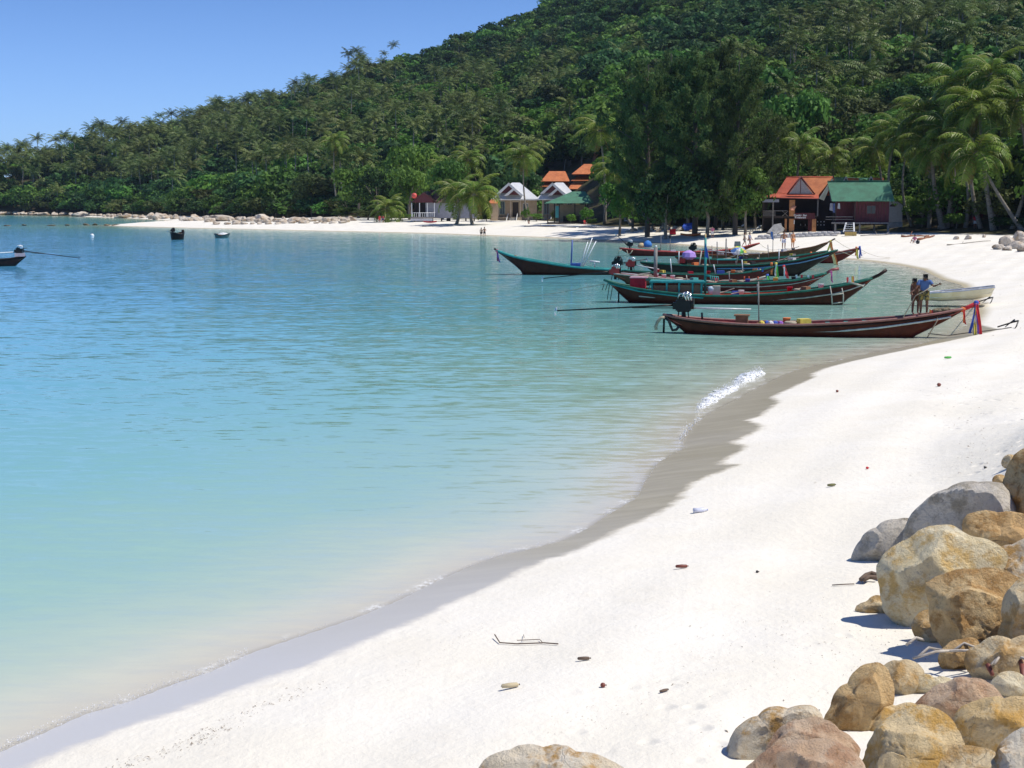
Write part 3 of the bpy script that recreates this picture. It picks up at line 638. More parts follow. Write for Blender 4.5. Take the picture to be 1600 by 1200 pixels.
P.slab('gable', mat('pale_gable', (0.55, 0.45, 0.42), .8), [(1231.5, 303.5, -1.5), (1268, 303.5, -1.5), (1249, 280, -1.5)], 0.08)
for a, b in (((1229, 304.6), (1249, 277)), ((1271, 304.6), (1249, 277))): P.tube('bargeboard', WINE, [(a[0], a[1], -1.62), (b[0], b[1], -1.62)], 0.13, n=4)
P.tube('bargeboard', WINE, [(1229, 304.4, -1.62), (1271, 304.4, -1.62)], 0.1, n=4); P.tube('king_post', WINE, [(1249, 303, -1.6), (1249, 281, -1.6)], 0.05, n=4)
P.tube('roof_edge', WINE, [(1190, 309.4, -1.6), (1217, 310, -2.1), (1277, 311.4, -2.1)], 0.07, n=4); P.tube('ridge_cap', R_RED, [(1227, 277.2, 1.65), (1298, 277.6, 1.65)], 0.12)
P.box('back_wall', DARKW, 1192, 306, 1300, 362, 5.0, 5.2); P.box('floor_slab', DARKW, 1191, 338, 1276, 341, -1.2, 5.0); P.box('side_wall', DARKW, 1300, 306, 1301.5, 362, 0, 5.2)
P.box('awning', mat('awning_blue', (.35, .38, .48), .7), 1192, 312, 1217, 316.5, -1.7, -1.55)
for x, y0, y1, w, m in ((1237, 368, 342, .75, ORP), (1271, 362, 342, .58, ORP), (1237, 338, 313, .8, ORP), (1228, 362, 342, .3, ORP), (1193, 362, 312, .2, DARKW), (1208, 362, 312, .2, GREYW), (1276, 338, 312, .18, GREYW)): post(P, x, y0, y1, -1.2 if m is not DARKW else -1.0, m, w, 'pillar')
sg = P.box('sign_board', WINE, 1241.5, 333, 1272, 342.5, -1.75, -1.65)
text('sign_lettering', 'Cookie Bar', 0.40, WHITE, sg, P.q(1249.8, 336.6, -1.78)); text('sign_lettering', 'Restaurant', 0.36, WHITE, sg, P.q(1250, 339.9, -1.78))
P.box('lower_wall', WINE, 1262, 343, 1268, 362, -.6, -.45); P.box('menu_board', WHITE, 1240.2, 344, 1241.4, 350, -1.7, -1.66)
for k in range(13): P.box('baluster', GREYW, 1193 + k * 1.5, 330, 1193.6 + k * 1.5, 338, -1.25, -1.18)
P.tube('handrail', GREYW, [(1192, 329.6, -1.22), (1230, 329.6, -1.22)], 0.06)
P.tube('cross_brace', GREYW, [(1222, 330, -1.3), (1231, 338, -1.3)], 0.05); P.tube('cross_brace', GREYW, [(1231, 330, -1.34), (1222, 338, -1.34)], 0.05)
P.slab('lamp_shade', mat('lamp_orange', (.75, .33, .2), .6), [(1233, 326, -2.0), (1236, 329, -2.4), (1240, 329, -2.2), (1243.5, 323, -1.9), (1239, 322, -1.8)], 0.1)
for k in range(3):
    for j in range(2): P.box('shelf_cup', WHITE, 1276 + k * 5, 346 + j * 5, 1277.5 + k * 5, 347.6 + j * 5, 1.9, 2.1)
for x in (1251, 1258): P.tube('bottle', WHITE, [(x, 353, 2), (x - .3, 350, 2)], [.08, .04])
P.box('table', DARKW, 1244, 354, 1262, 355, 0.4, 1.4)

# --- white roofed cottages
def cottage(bx, label, x0, x1, ax, right):
    P = Place(bx, 344, 'white_roof_cottage', label, 'cottage', 'white roofed cottages')
    P.slab('roof', R_WHITE, [(x0, 312, -1.4), (ax + 38 if right else x1, 312, -1.4), (ax + 12, 286, 1.8), (ax, 286, 1.8)], 0.1)
    P.slab('hip_slope', R_WHITE, [(x0, 312.2, -1.3), (ax, 286.2, 1.9), (x0 + 4, 312, 6.5)], 0.1); P.slab('hip_slope', R_WHITE, [(ax + 12.2, 286.2, 1.9), (x1 + .4, 312.2, -1.3), (x1 - 2, 312, 6.5)], 0.1)
    P.slab('rear_slope', R_WHITE, [(ax, 286.3, 2.0), (ax + 12, 286.3, 2.0), (x1 - 2, 312, 6.6), (x0 + 4, 312, 6.6)], 0.1)
    for gx, gy, w, hgt, yd in ((ax - 5, 289.5, 14, 12.5, -1.2), (ax + 3, 297, 10, 8, -1.9)):
        g = P.slab('gable', MAROON, [(gx - w, gy + hgt, yd), (gx + w, gy + hgt, yd), (gx, gy, yd)], 0.1)
        P.slab('gable_roof', R_WHITE, [(gx - w - 3, gy + hgt + 1.5, yd - .4), (gx, gy - 1.8, yd - .4), (gx, gy - 1.8, 1.6), (gx - w - 3, gy + hgt + 1.5, 1.4)], 0.14, g)
        P.slab('gable_roof', R_WHITE, [(gx, gy - 1.8, yd - .4), (gx + w + 3, gy + hgt + 1.5, yd - .4), (gx + w + 3, gy + hgt + 1.5, 1.4), (gx, gy - 1.8, 1.6)], 0.14, g)
    for gx, gy, w, hgt, yd in ((ax - 5, 289.5, 14, 12.5, -1.2), (ax + 3, 297, 10, 8, -1.9)):
        for sd in (-1, 1): P.slab('bargeboard', R_WHITE, [(gx + sd * (w + 5.5), gy + hgt + 1.2, yd - .5), (gx + sd * (w - .5), gy + hgt + 1.2, yd - .5), (gx - sd * .2, gy + .8, yd - .5), (gx, gy - 3.6, yd - .5)], .1)
    P.box('fascia', WHITE, x0, 311.2, x1, 313.2, -1.6, -1.5)
    P.box('wall', TAN, x0 + 11, 313, x1 - 4, 341, 0.0, 5.5); P.box('plinth', STONE, x0 + 10, 341, x1 - 3, 348, -.15, 5.6)
    window(P, x0 + 13.5, 315, x0 + 22, 335, -.04, mat('frame_pale_teal', (.45, .6, .58), .6)); d = P.box('door', DARKW, x0 + 34, 316, x0 + 43, 340.5, -.08, -.02); P.box('door_frame', CREAM, x0 + 33, 314.5, x0 + 44, 316, -.12, -.03, d)
    window(P, x0 + 50, 318, x0 + 58, 330, -.04, WHITE)
    for x in (x0 + 11.5, x0 + 31, x0 + 46): post(P, x, 341, 313, -1.0, CREAM, .2)
    P.box('porch', STONE, x0 + 10, 339, x0 + 48, 347, -1.3, -.16)
    for k in range(4): P.box('step', CONC, x0 + 28, 340.5 + k * 1.6, x0 + 41, 349, -1.3 - .3 * (k + 1), -1.3 - .3 * k)
    for x in (x0 + 27, x0 + 41.5): P.slab('stair_rail', WHITE, [(x, 333, -1.2), (x, 335.5, -1.2), (x - 3 if x < x0 + 30 else x - 2, 347, -2.8), (x - 3 if x < x0 + 30 else x - 2, 343.5, -2.8)], .1)
    return P
cottage(850, 'right hand white roofed cottage, partly hidden by the green canopy roof', 836, 904, 868, False)
cottage(800, 'left hand white roofed cottage with double maroon gable and front steps', 767, 843, 800, False)
# --- green canopy pavilion
P = Place(888, 349, 'open_pavilion', 'open sided beach pavilion with a green hipped canopy beside the white cottages', 'pavilion')
P.slab('canopy_front', R_GREEN, [(851, 318, -2.5), (922, 318, -2.5), (914, 299.5, 1), (893, 300, 1)], .08); P.slab('canopy_side', R_GREEN, [(851, 318.2, -2.4), (893, 300.2, 1.05), (862, 317, 4.5)], .08)
P.slab('canopy_side', R_GREEN, [(922.3, 318.2, -2.4), (928, 316, 4.5), (914.2, 299.8, 1.05)], .08); P.slab('canopy_rear', R_GREEN, [(893, 300.2, 1.1), (914, 299.8, 1.1), (928, 316, 4.6), (862, 317, 4.6)], .08)
for x, yd in ((856, -2.2), (874, -2.2), (898, -2.2), (918, -2.2), (866, 4), (915, 4)): post(P, x, 353, 317.5, yd, DARKW, .2)
P.box('floor', DARKW, 855, 347.5, 920, 351, -2.3, 4.2); P.box('back_wall', TAN, 868, 320, 914, 347, 4.1, 4.3); P.box('counter', DARKW, 880, 338, 905, 347, 1.0, 1.6)
P.box('hanging_board', TEAL, 868, 322, 874, 340, -2.05, -1.98)
# --- orange roofs up the slope
def tier(P, x0, x1, r0, r1, ye, yr, yd, m, th=.12, dp=5.0, nm='roof'):
    P.slab(nm, m, [(x0, ye, yd), (x1, ye, yd), (r1, yr, yd + dp * .45), (r0, yr, yd + dp * .45)], th); P.slab(nm, m, [(x0, ye + .2, yd + .05), (r0, yr + .2, yd + dp * .46), (x0 + 2, ye, yd + dp)], th)
    P.slab(nm, m, [(x1, ye + .2, yd + .05), (x1 - 2, ye, yd + dp), (r1, yr + .2, yd + dp * .46)], th); P.slab(nm, m, [(r0, yr + .2, yd + dp * .47), (r1, yr + .2, yd + dp * .47), (x1 - 2, ye, yd + dp + .05), (x0 + 2, ye, yd + dp + .05)], th)
P = Place(864, 318, 'hillside_villa', 'villa with two tier orange tiled roof above the white cottages', 'villa', 'orange roofed villas', Y=352)
tier(P, 843, 892, 855, 884, 292, 283, -2.0, R_ORANGE, dp=9, nm='lower_roof'); tier(P, 845, 890, 858, 883, 284, 268, -1.6, R_ORANGE, dp=8)
P.box('wall', STONE, 848, 292, 888, 330, -.8, 6); window(P, 856, 297, 864, 306, -.85); window(P, 872, 297, 880, 306, -.85)
P = Place(915, 318, 'hillside_villa', 'taller villa with three tier orange tiled roof, half hidden by palms right of the pavilion', 'villa', 'orange roofed villas', Y=345)
tier(P, 893, 940, 912, 930, 273, 257, -1.8, R_ORANGE, dp=8); tier(P, 892, 944, 903, 934, 283, 275.5, -2.2, R_ORANGE, dp=9, nm='middle_roof'); tier(P, 888, 916, 893, 913, 296, 287, -3.4, R_ORANGE, dp=4, nm='porch_roof')
P.box('wall', TAN, 896, 283, 938, 330, -1, 6); window(P, 918, 287, 930, 297, -1.05, WHITE); window(P, 900, 298, 910, 308, -1.05, DARKW)
P = Place(772, 345, 'garden_shed', 'small shed with a faded orange roof left of the white cottages', 'shed')
P.slab('roof', R_ORANGE, [(763, 318, -.8), (779, 318, -.8), (777, 312, .8), (767, 312, .8)], .06); P.box('wall', TAN, 766, 318, 778, 345, 0, 1.5)
# --- maroon and brown hut on the left
P = Place(690, 346, 'stilt_hut', 'low hut on stilts with maroon and brown roofs and pale grey walls behind two palms', 'hut')
P.slab('gable', MAROON, [(645, 317, -1.2), (678, 317, -1.2), (674, 308, -1.2), (663, 302, -1.2), (652, 307, -1.2)], .08)
P.slab('roof', R_BROWN, [(641, 317.5, -1.5), (663, 301, -1.5), (669, 299, 4), (652, 311, 4)], .08); P.slab('roof', R_BROWN, [(663, 301, -1.5), (681, 316, -1.5), (688, 312, 4), (669, 299, 4)], .08)
P.slab('rear_roof', R_BROWN, [(676, 317, -.8), (746, 318, -.8), (738, 300, 2), (672, 297, 2)], .08); P.slab('rear_roof_slope', R_BROWN, [(738, 300.2, 2.1), (672, 297.2, 2.1), (676, 317, 5), (746, 318, 5)], .08)
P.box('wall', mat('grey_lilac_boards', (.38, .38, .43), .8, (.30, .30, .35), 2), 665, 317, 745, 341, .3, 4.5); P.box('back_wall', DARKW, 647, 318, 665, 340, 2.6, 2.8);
window(P, 735, 323, 742, 336, .25, PALEG); window(P, 700, 322, 710, 333, .25, WHITE)
P.box('deck', GREYW, 642, 339, 682, 341.5, -2.2, .25); P.box('deck_front', PALEG, 642, 341.6, 676, 345, -2.2, -2.1)
for x in (644, 656, 668, 679): post(P, x, 339, 317.5, -2.0, WHITE, .16)
for k in range(12): P.box('baluster', WHITE, 645 + k * 3, 333, 645.7 + k * 3, 339, -2.1, -2.04)
P.tube('handrail', WHITE, [(643, 332.6, -2.07), (680, 332.6, -2.07)], .06)
for x in (648, 660, 676, 690, 703, 716, 728, 741): post(P, x, 352, 341, .6, DARKW, .3)
mb = MB(); mb.lathe([(0.02, .6), (.4, .5), (.58, .2), (.56, -.2), (.36, -.5), (.02, -.56)], P.q(648, 306.5, -1.9), 12); mb.build('round_lantern', mat('lantern_red', (.75, .10, .08), .5), P.t, smooth=True)
P.tube('lantern_hook', DARKW, [(648, 310, -1.9), (648, 317, -1.9)], .05)
# --- hut among the palms, right
P = Place(1490, 352, 'palm_shade_hut', 'dark red hut with grey green sheet roof in the shade of the right hand palms', 'hut')
P.t.location = P.t.location + Vector((P.p.x, P.p.y, 0)).normalized() * 3.5
P.slab('roof', R_GREY, [(1441, 313, -1.5), (1447, 316, 0), (1503, 291, 2.5), (1497, 288, 0)], .07); P.slab('lower_roof', R_GREEN, [(1457, 320, -1.2), (1466, 320, .8), (1503, 297, 2.8), (1496, 294, 0)], .07)
P.slab('far_roof', R_GREEN, [(1497, 288, 0), (1503, 291, 3), (1548, 318, 3), (1545, 316, -1)], .07); P.slab('gable', WINE, [(1466, 317, .2), (1545, 317, .2), (1499, 293, .2)], .08)
P.box('wall', WINE, 1480, 317, 1534, 348, .4, 4); P.box('floor', GREYW, 1466, 346, 1536, 349, -.6, 4); window(P, 1503, 324, 1514, 338, .35, DARKW)
for x in (1467, 1535): post(P, x, 353, 317, -.4, DARKW, .16)
P = Place(1022, 345, 'grey_shelter', 'grey sheet roofed shelter deep in the shade under the casuarinas', 'shelter')
P.t.location = P.t.location + Vector((P.p.x, P.p.y, 0)).normalized() * 2
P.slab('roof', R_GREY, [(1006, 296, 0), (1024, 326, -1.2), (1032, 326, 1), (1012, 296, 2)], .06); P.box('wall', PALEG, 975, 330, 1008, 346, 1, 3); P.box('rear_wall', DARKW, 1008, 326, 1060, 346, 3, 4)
for x in (1008, 1028): post(P, x, 350, 322, 0, GREYW, .12)
P = Place(1205, 345, 'grey_shelter', 'weathered grey metal roof peeping out left of the orange restaurant roof', 'shelter')
P.t.location = P.t.location + Vector((P.p.x, P.p.y, 0)).normalized() * 7
P.slab('roof', R_GREY, [(1186, 283, 0), (1212, 293, 0), (1214, 300, -1), (1196, 300, -1)], .06); P.box('wall', DARKW, 1190, 300, 1210, 350, 0, 3)
# ------------------------------------------------------------------ trees that stand along the beach
FR_UP = [frond_mesh(100 + i, L_PALM, L=1.0, nl=23, lw=0.029, ll=0.26, e0=0.55, droop=1.6 + .35 * i, seg=10) for i in range(3)]
FR_LOW = [frond_mesh(110 + i, L_PALM, L=1.0, nl=23, lw=0.029, ll=0.26, e0=0.1, droop=1.7 + .2 * i, seg=10) for i in range(2)]
FR_DRY = frond_mesh(120, L_PALMDRY, L=0.9, nl=18, lw=0.022, ll=0.20, e0=-0.9, droop=0.7, seg=8)
NUTS = mat('coconut_green', (0.16, 0.15, 0.03), 0.5, (0.25, 0.12, 0.02), 3)
def beach_palm(base, crown, Lf, label, nf=22, seed=0, dry=2, bend=0.12, group='coconut palms along the beach', lean=None, rad=0.2):
    r = random.Random(seed + 500)
    b = GT(*base) if not isinstance(base, Vector) else base
    c = W(crown[0], crown[1], b.y + r.uniform(-.8, .8)) if lean is None else W(crown[0], crown[1], b.y + lean)
    t = thing('coconut_palm', b, label, 'palm', group); v = c - b; side = Vector((-v.z, 0, v.x)).normalized() * v.length * bend * (1 if seed % 2 else -1)
    pts = []; rr = []; n = 14
    for i in range(n + 1):
        u = i / n; pts.append(v * u + side * math.sin(math.pi * u) * (1 - u * .4) - Vector((0, 0, .4)) * (1 - u)); rr.append(rad * (1.35 - 0.7 * u + (0.5 * (1 - u) ** 8) + (0.04 if i % 2 else 0)))
    mb = MB(); mb.tube(pts, rr, 8); mb.build('trunk', BARKP, t, smooth=True)
    mb = MB(); mb.lathe([(.02, .45), (rad * 1.5, .25), (rad * 1.9, -.1), (rad * 1.2, -.6)], v, 8); mb.build('crown_shaft', BARKP, t)
    for i in range(nf):
        q = i / nf; a = i * 2.39996 + r.uniform(-.15, .15); el = 1.0 - 1.75 * q + r.uniform(-.1, .1)
        m = FR_UP[i % 3] if q < .62 else FR_LOW[i % 2]
        M = Matrix.Rotation(a, 4, 'Z') @ Matrix.Rotation(-(el - (.2 if q < .62 else -.25)), 4, 'Y') @ Matrix.Rotation(r.uniform(-.35, .35), 4, 'X')
        o = obj('frond', m, t); o.rotation_euler = M.to_euler(); o.location = v + Vector((0, 0, .1 - q * .3)); o.scale = (Lf * 1.1 * r.uniform(.85, 1.1),) * 3
    for i in range(dry):
        M = Matrix.Rotation(r.uniform(0, 6.28), 4, 'Z') @ Matrix.Rotation(r.uniform(-.2, .2), 4, 'Y'); o = obj('frond', FR_DRY, t, label='dead brown frond hanging down'); o.rotation_euler = M.to_euler(); o.location = v + Vector((0, 0, -.3)); o.scale = (Lf * .8,) * 3
    mb = MB()
    for i in range(7):
        a = i * .9 + r.random(); k = v + Vector((math.cos(a) * .38, math.sin(a) * .38, -.45 - r.random() * .4)); mb.lathe([(.02, .16), (.13, .08), (.15, -.03), (.1, -.14), (.01, -.18)], k, 6)
    mb.build('coconut', NUTS, t, smooth=True, kind='stuff'); return t
beach_palm((827, 346), (818, 245), 5.3, 'slender palm with curved trunk rising in front of the white cottages', 22, 1, bend=.05, rad=.16)
beach_palm((712, 350.5), (714, 302), 5.8, 'left one of the two low palms in front of the stilt hut', 20, 2, 1, rad=.24)
beach_palm((739, 351), (741, 304), 6.2, 'right one of the two low palms, yellow green, by the stilt hut', 20, 3, 1, rad=.24)
beach_palm((603, 347), (605, 326), 5.2, 'short bushy young palm at the left end of the beach trees', 20, 4, 0, rad=.25)
beach_palm((530, 338), (522, 222), 5.2, 'tall palm with a skirt of dead fronds left of the beach huts', 22, 5, 5, bend=.04)
beach_palm((690, 343), (693, 262), 5.5, 'dark palm rising directly behind the stilt hut roof', 20, 6, 2)
beach_palm((752, 343), (733, 250), 5.5, 'palm behind the gap between stilt hut and white cottages', 20, 7, 2)
beach_palm((945, 350), (938, 205), 5.6, 'tall palm right of the orange villa roofs', 22, 8, 3, bend=.03)
beach_palm((988, 352), (962, 268), 5.0, 'palm with pale leaning trunk beside the casuarina grove', 20, 9, 3, bend=.08)
beach_palm((1038, 353), (1000, 250), 4.6, 'palm whose thin trunk leans left at the casuarina grove edge', 18, 10, 2, bend=.05)
beach_palm((1217, 352), (1216, 218), 4.6, 'palm rising behind the left end of the orange restaurant roof', 20, 11, 2)
beach_palm((1366, 345), (1368, 232), 4.6, 'palm standing behind the green roofs of the bungalow', 20, 12, 3)
beach_palm((1427, 354), (1420, 215), 4.8, 'straight thin palm just right of the cream outhouse', 20, 13, 3, rad=.15)
beach_palm((1452, 356), (1447, 178), 5.4, 'tall palm with orange dead fronds left of the right hand palm group', 24, 14, 6, rad=.2, bend=.02)
beach_palm((1475, 357), (1455, 232), 5.2, 'palm with thick grey trunk in front of the palm shade hut', 22, 15, 4, rad=.3, bend=.04)
beach_palm((1479, 356), (1500, 130), 5.6, 'palm leaning right, crown above the others in the right hand group', 24, 16, 3, rad=.24, bend=.02)
beach_palm((1553, 360), (1530, 168), 6.0, 'tallest palm of the right hand group, stout grey trunk', 26, 17, 3, rad=.26, bend=.02)
beach_palm((1601, 360), (1525, 240), 5.6, 'palm leaning far to the left over the right hand beach edge', 24, 18, 5, rad=.2, bend=-.03)
beach_palm((1534, 357), (1548, 118), 5.2, 'high palm behind the tallest one of the right hand group', 22, 19, 2, rad=.2)
beach_palm((1580, 358), (1590, 160), 5.4, 'palm at the right edge above the glossy dark trees', 22, 20, 2, rad=.2)
beach_palm((1330, 345), (1300, 245), 4.2, 'low palm half hidden behind the restaurant roof', 18, 21, 2)
beach_palm((1405, 352), (1400, 205), 5.0, 'palm behind the outhouse left of the thin straight palm', 20, 23, 3)
beach_palm((1508, 356), (1482, 205), 5.4, 'palm in the middle of the right hand group, crown below the highest', 22, 24, 3, rad=.2)
beach_palm((1262, 350), (1252, 228), 4.6, 'palm above the ridge of the orange restaurant', 18, 25, 2)
# lone palms that stand out against the sky
def far_palm(px, ptop, pbase, Y, label, Rr=4.6):
    c = W(px, ptop, Y); z = tz(c.x, c.y); h = c.z - z
    t = thing('coconut_palm', (c.x, c.y, z), label, 'palm', 'lone palms on the skyline', random.uniform(0, 6.28)); obj('trunk', FPT[1], t, (0, 0, h), None, (Rr, Rr, h / 2.5)); obj('crown', FPC[int(px) % 5], t, (0, 0, h), None, Rr)
far_palm(600, 84, 95, 800, 'lone palm standing above the skyline at the middle of the ridge', 3.6)
far_palm(311, 176, 200, 770, 'tallest palm on the skyline of the left headland', 5)
far_palm(300, 188, 210, 765, 'palm beside the tallest palm on the left headland skyline', 5)
far_palm(232, 200, 220, 770, 'palm on the skyline left of the two tallest headland palms', 5)
far_palm(128, 225, 240, 770, 'first high palm on the skyline at the step of the headland', 5)

# ---- casuarinas: feathery plumes on rising limbs
BARKD = mat('dark_bark', (.12, .10, .08), .9, (.07, .055, .045), 3)
def casuarina(seed, per=150):
    r = np.random.default_rng(seed); mb = MB(); C = []; U = []; V = []
    mb.tube([(0, 0, -.2), (0.02, 0, .3), (-.01, .01, .65), (0, 0, .95)], [.028, .022, .014, .004], 7)
    nlimb = 34
    for i in range(nlimb):
        z0 = .10 + .80 * (i / nlimb) ** .95; a = i * 2.39996 + r.uniform(-.4, .4); zt = (z0 - .10) / .80; ln = (.44 * math.sin(math.pi * min(.95, .30 + zt * .62)) ** .7) * r.uniform(.55, 1.15); rise = r.uniform(.10, .26) * (1 - zt * .3)
        tip = np.array([math.cos(a) * ln, math.sin(a) * ln, min(.985, z0 + rise * ln * 1.6)]); root = np.array([0, 0, z0 - .03]); midp = root * .5 + tip * .5 + np.array([0, 0, .012])
        mb.tube([root, midp, tip], [.008, .005, .001], 4)
        for k_ in range(7):
            u = .28 + .76 * k_ / 6; c0 = root * (1 - u) ** 2 + 2 * u * (1 - u) * midp + u * u * tip if u <= 1 else tip + (tip - midp) * (u - 1); c0 = c0 + rnd_dirs(r, 1)[0] * .022; s = r.uniform(.030, .062) * (1.15 - .5 * u * u); m_ = int(per * (.5 + s * 9))
            d = rnd_dirs(r, m_) * (r.uniform(0, 1, (m_, 1)) ** .5) * np.array([s * 1.25, s * 1.25, s * .8]); C.append(c0 + d)
            dr = rnd_dirs(r, m_) * .7 + np.array([math.cos(a) * .6, math.sin(a) * .6, r.uniform(-.3, .5)]); dr /= np.linalg.norm(dr, axis=1, keepdims=True)
            sd = np.cross(dr, rnd_dirs(r, m_)); sd /= np.linalg.norm(sd, axis=1, keepdims=True); sz = r.uniform(.6, 1.3, (m_, 1)); U.append(dr * sz * .012); V.append(sd * sz * .0045)
    t = mb.mesh('trunk', BARKD); me = quads_mesh('crown', np.concatenate(C), np.concatenate(U), np.concatenate(V), L_CAS); return t, me
CAS = [casuarina(1), casuarina(2)]
def cas(base, Y, top, wpx, k, label, rz=0.0):
    b = W(base[0], base[1], Y); b = drop(b); c = W(base[0], top, Y); h = c.z - b.z; s = (b - CO).dot(CF) / FPX; w = wpx * s / .80
    t = thing('casuarina_tree', b, label, 'tree', 'casuarina trees of the beach grove', rz); obj('trunk', CAS[k][0], t, None, None, (w, w, h)); obj('crown', CAS[k][1], t, None, None, (w, w, h)); return t
cas((1010, 350), 214, 86, 135, 0, 'left feathery casuarina of the dark beach grove'); cas((1085, 352), 208, 60, 150, 1, 'tallest feathery casuarina in the middle of the beach grove', 1.0)
cas((1150, 352), 204, 80, 140, 0, 'right feathery casuarina of the beach grove', 2.2); cas((1120, 350), 226, 44, 110, 1, 'high casuarina crown at the back of the beach grove', 3.1)
cas((1045, 350), 236, 68, 120, 0, 'rear casuarina showing between the left and the tallest one', 4.0); cas((1195, 350), 214, 175, 70, 1, 'low casuarina beside the orange restaurant', 5.0)
cas((988, 348), 232, 170, 70, 1, 'low casuarina at the left edge of the beach grove', .5)
# ---- broadleaf trees, bushes and saplings near the huts
def near_tree(px, py, top, wpx, kd, label, Y=None, name='beach_tree', cat='tree', group='broadleaf trees behind the beach', k=0, low=.5):
    b = GT(px, py) if Y is None else drop(W(px, py, Y)); s = (b - CO).dot(CF) / FPX; h = (W(px, top, b.y).z - b.z); w = wpx * s / 2 / .95
    t = thing(name, b, label, cat, group, px * .37); obj('trunk', TRUNKS[k % 3], t, (0, 0, h * .5), None, (w, w, h * .52)); m = FINE[kd][k % 2]; obj('crown', m, t, (0, 0, h * .49), None, (w, w, h * .54)); return t
for a in [(1580, 358, 262, 80, 'dark', 'glossy dark tree with big leaves at the right edge of the beach', 196), (1540, 355, 285, 60, 'mid', 'small round tree over the palm shade hut', 205), (1400, 350, 270, 60, 'dark', 'dark tree behind the cream outhouse', 216),
          (1235, 350, 235, 70, 'bright', 'bright green tree behind the restaurant ridge', 235), (1275, 350, 242, 70, 'mid', 'leafy green tree just above the restaurant roof', 240), (1330, 350, 225, 70, 'dark', 'dark tree above the green bungalow roof', 238),
          (1305, 350, 165, 90, 'olive', 'brownish olive tree on the slope above the restaurant', 262), (1215, 350, 160, 70, 'mid', 'green tree between casuarinas and brownish olive tree', 250), (1490, 350, 205, 100, 'dark', 'dark shade tree behind the right hand palms', 214),
          (1440, 350, 225, 90, 'dark', 'dark tree between outhouse and right hand palms', 216), (1560, 350, 200, 110, 'dark', 'broad dark tree behind the right edge palms', 212), (986, 345, 262, 70, 'dark', 'dark tree behind the palms right of the villas', 262),
          (1020, 348, 268, 80, 'dark', 'dark low tree in the grove behind the grey shelter', 232), (1075, 348, 262, 90, 'dark', 'dark low tree in the middle of the grove', 230), (1130, 348, 262, 90, 'dark', 'dark low tree in the right half of the grove', 224), (1180, 348, 270, 70, 'dark', 'dark low tree at the grove edge by the restaurant', 222),
          (700, 343, 235, 80, 'mid', 'leafy tree behind the stilt hut', 312), (750, 343, 225, 80, 'dark', 'dark tree left of the white cottages', 335), (640, 343, 250, 80, 'mid', 'green tree above the left end of the stilt hut', 330), (590, 341, 250, 90, 'dark', 'dark tree above the short young palm', 345),
          (820, 343, 250, 70, 'dark', 'dark tree behind the left white cottage', 338), (560, 341, 248, 90, 'mid', 'rounded green crown at the left of the dark trees', 362), (640, 340, 205, 90, 'bright', 'bright green crown above the stilt hut', 368), (480, 338, 262, 80, 'olive', 'olive tree above the shore rocks', 405), (982, 345, 235, 50, 'olive', 'olive tree beside the tall palm', 275), (968, 352, 270, 70, 'mid', 'green tree at the left foot of the grove', 222), (1040, 352, 255, 100, 'dark', 'spreading dark tree under the left casuarina', 206), (1105, 352, 250, 110, 'dark', 'spreading dark tree under the tallest casuarina', 203), (1165, 352, 240, 90, 'mid', 'leafy tree under the right casuarina', 203), (1240, 350, 120, 110, 'mid', 'large green crown up the slope right of the grove', 262), (988, 345, 118, 90, 'mid', 'large green crown left of the casuarinas', 285)]:
    near_tree(*a[:6], Y=a[6], k=int(a[0]))
GB = 'low bushes along the beach'
for a in [(1494, 357, 328, 44, 'bright', 'round bright green bush in front of the palm shade hut'), (1440, 356, 338, 26, 'mid', 'low bush under the thin palm'), (1561, 358, 335, 40, 'mid', 'loose bush between two trunks at right'), (1590, 360, 336, 40, 'dark', 'dark bush at the right edge of the beach'), (821, 346, 322, 18, 'bright', 'leafy shrub beside the cottage steps'),
          (838, 346, 332, 24, 'mid', 'low shrub between the white cottages'), (868, 347, 326, 20, 'olive', 'reddish brown shrub in front of the pavilion'), (892, 350, 331, 18, 'bright', 'small round shrub in front of the pavilion'), (917, 350, 322, 24, 'bright', 'yellow green sapling at the right end of the pavilion'),
          (925, 351, 340, 20, 'mid', 'low shrub right of the pavilion'), (760, 346, 334, 26, 'olive', 'dry grassy shrub left of the white cottages'), (625, 345, 330, 60, 'bright', 'wide yellow green bush at the left end of the beach'), (655, 345, 336, 30, 'mid', 'bush at the corner of the stilt hut'),
          (575, 344, 326, 50, 'olive', 'olive bush beside the short young palm'), (540, 342, 322, 50, 'mid', 'green bush above the driftwood log'), (1000, 352, 336, 40, 'dark', 'dark undergrowth left of the blue tarpaulin'), (1055, 350, 334, 50, 'dark', 'dark undergrowth behind the blue tarpaulin'), (1110, 350, 334, 50, 'dark', 'dark undergrowth behind the black loungers'), (1160, 350, 330, 50, 'dark', 'dark undergrowth between loungers and restaurant')]:
    near_tree(*a, name='beach_bush', cat='bush', group=GB, k=int(a[0]))
# shoreline scrub along the rocky coast
for i in range(30):
    px = 8 + i * 18.5; f = float(np.interp(float(px2az(px)), *FOOT)); az = R(float(px2az(px))); rr = f - 2 + random.uniform(-3, 4); x, y = math.sin(az) * rr, math.cos(az) * rr
    if sdist(np.array([x]), np.array([y]), POLY)[0] < 3: continue
    t = thing('shore_shrub', (x, y, tz(x, y)), ['fresh green', 'olive green', 'dark green'][i % 3] + ' shrub ' + where(px, 318), 'shrub', 'shrubs above the shore rocks', i * 1.3); kd = ['mid', 'olive', 'dark'][i % 3]
    Rr = random.uniform(4.5, 6.5); obj('trunk', TRUNKS[i % 3], t, (0, 0, Rr * .6), None, (Rr * .5, Rr * .5, Rr * .6)); obj('crown', CROWNS[kd][i % 3], t, (0, 0, Rr * .55), None, (Rr * 1.2, Rr, Rr * .72))
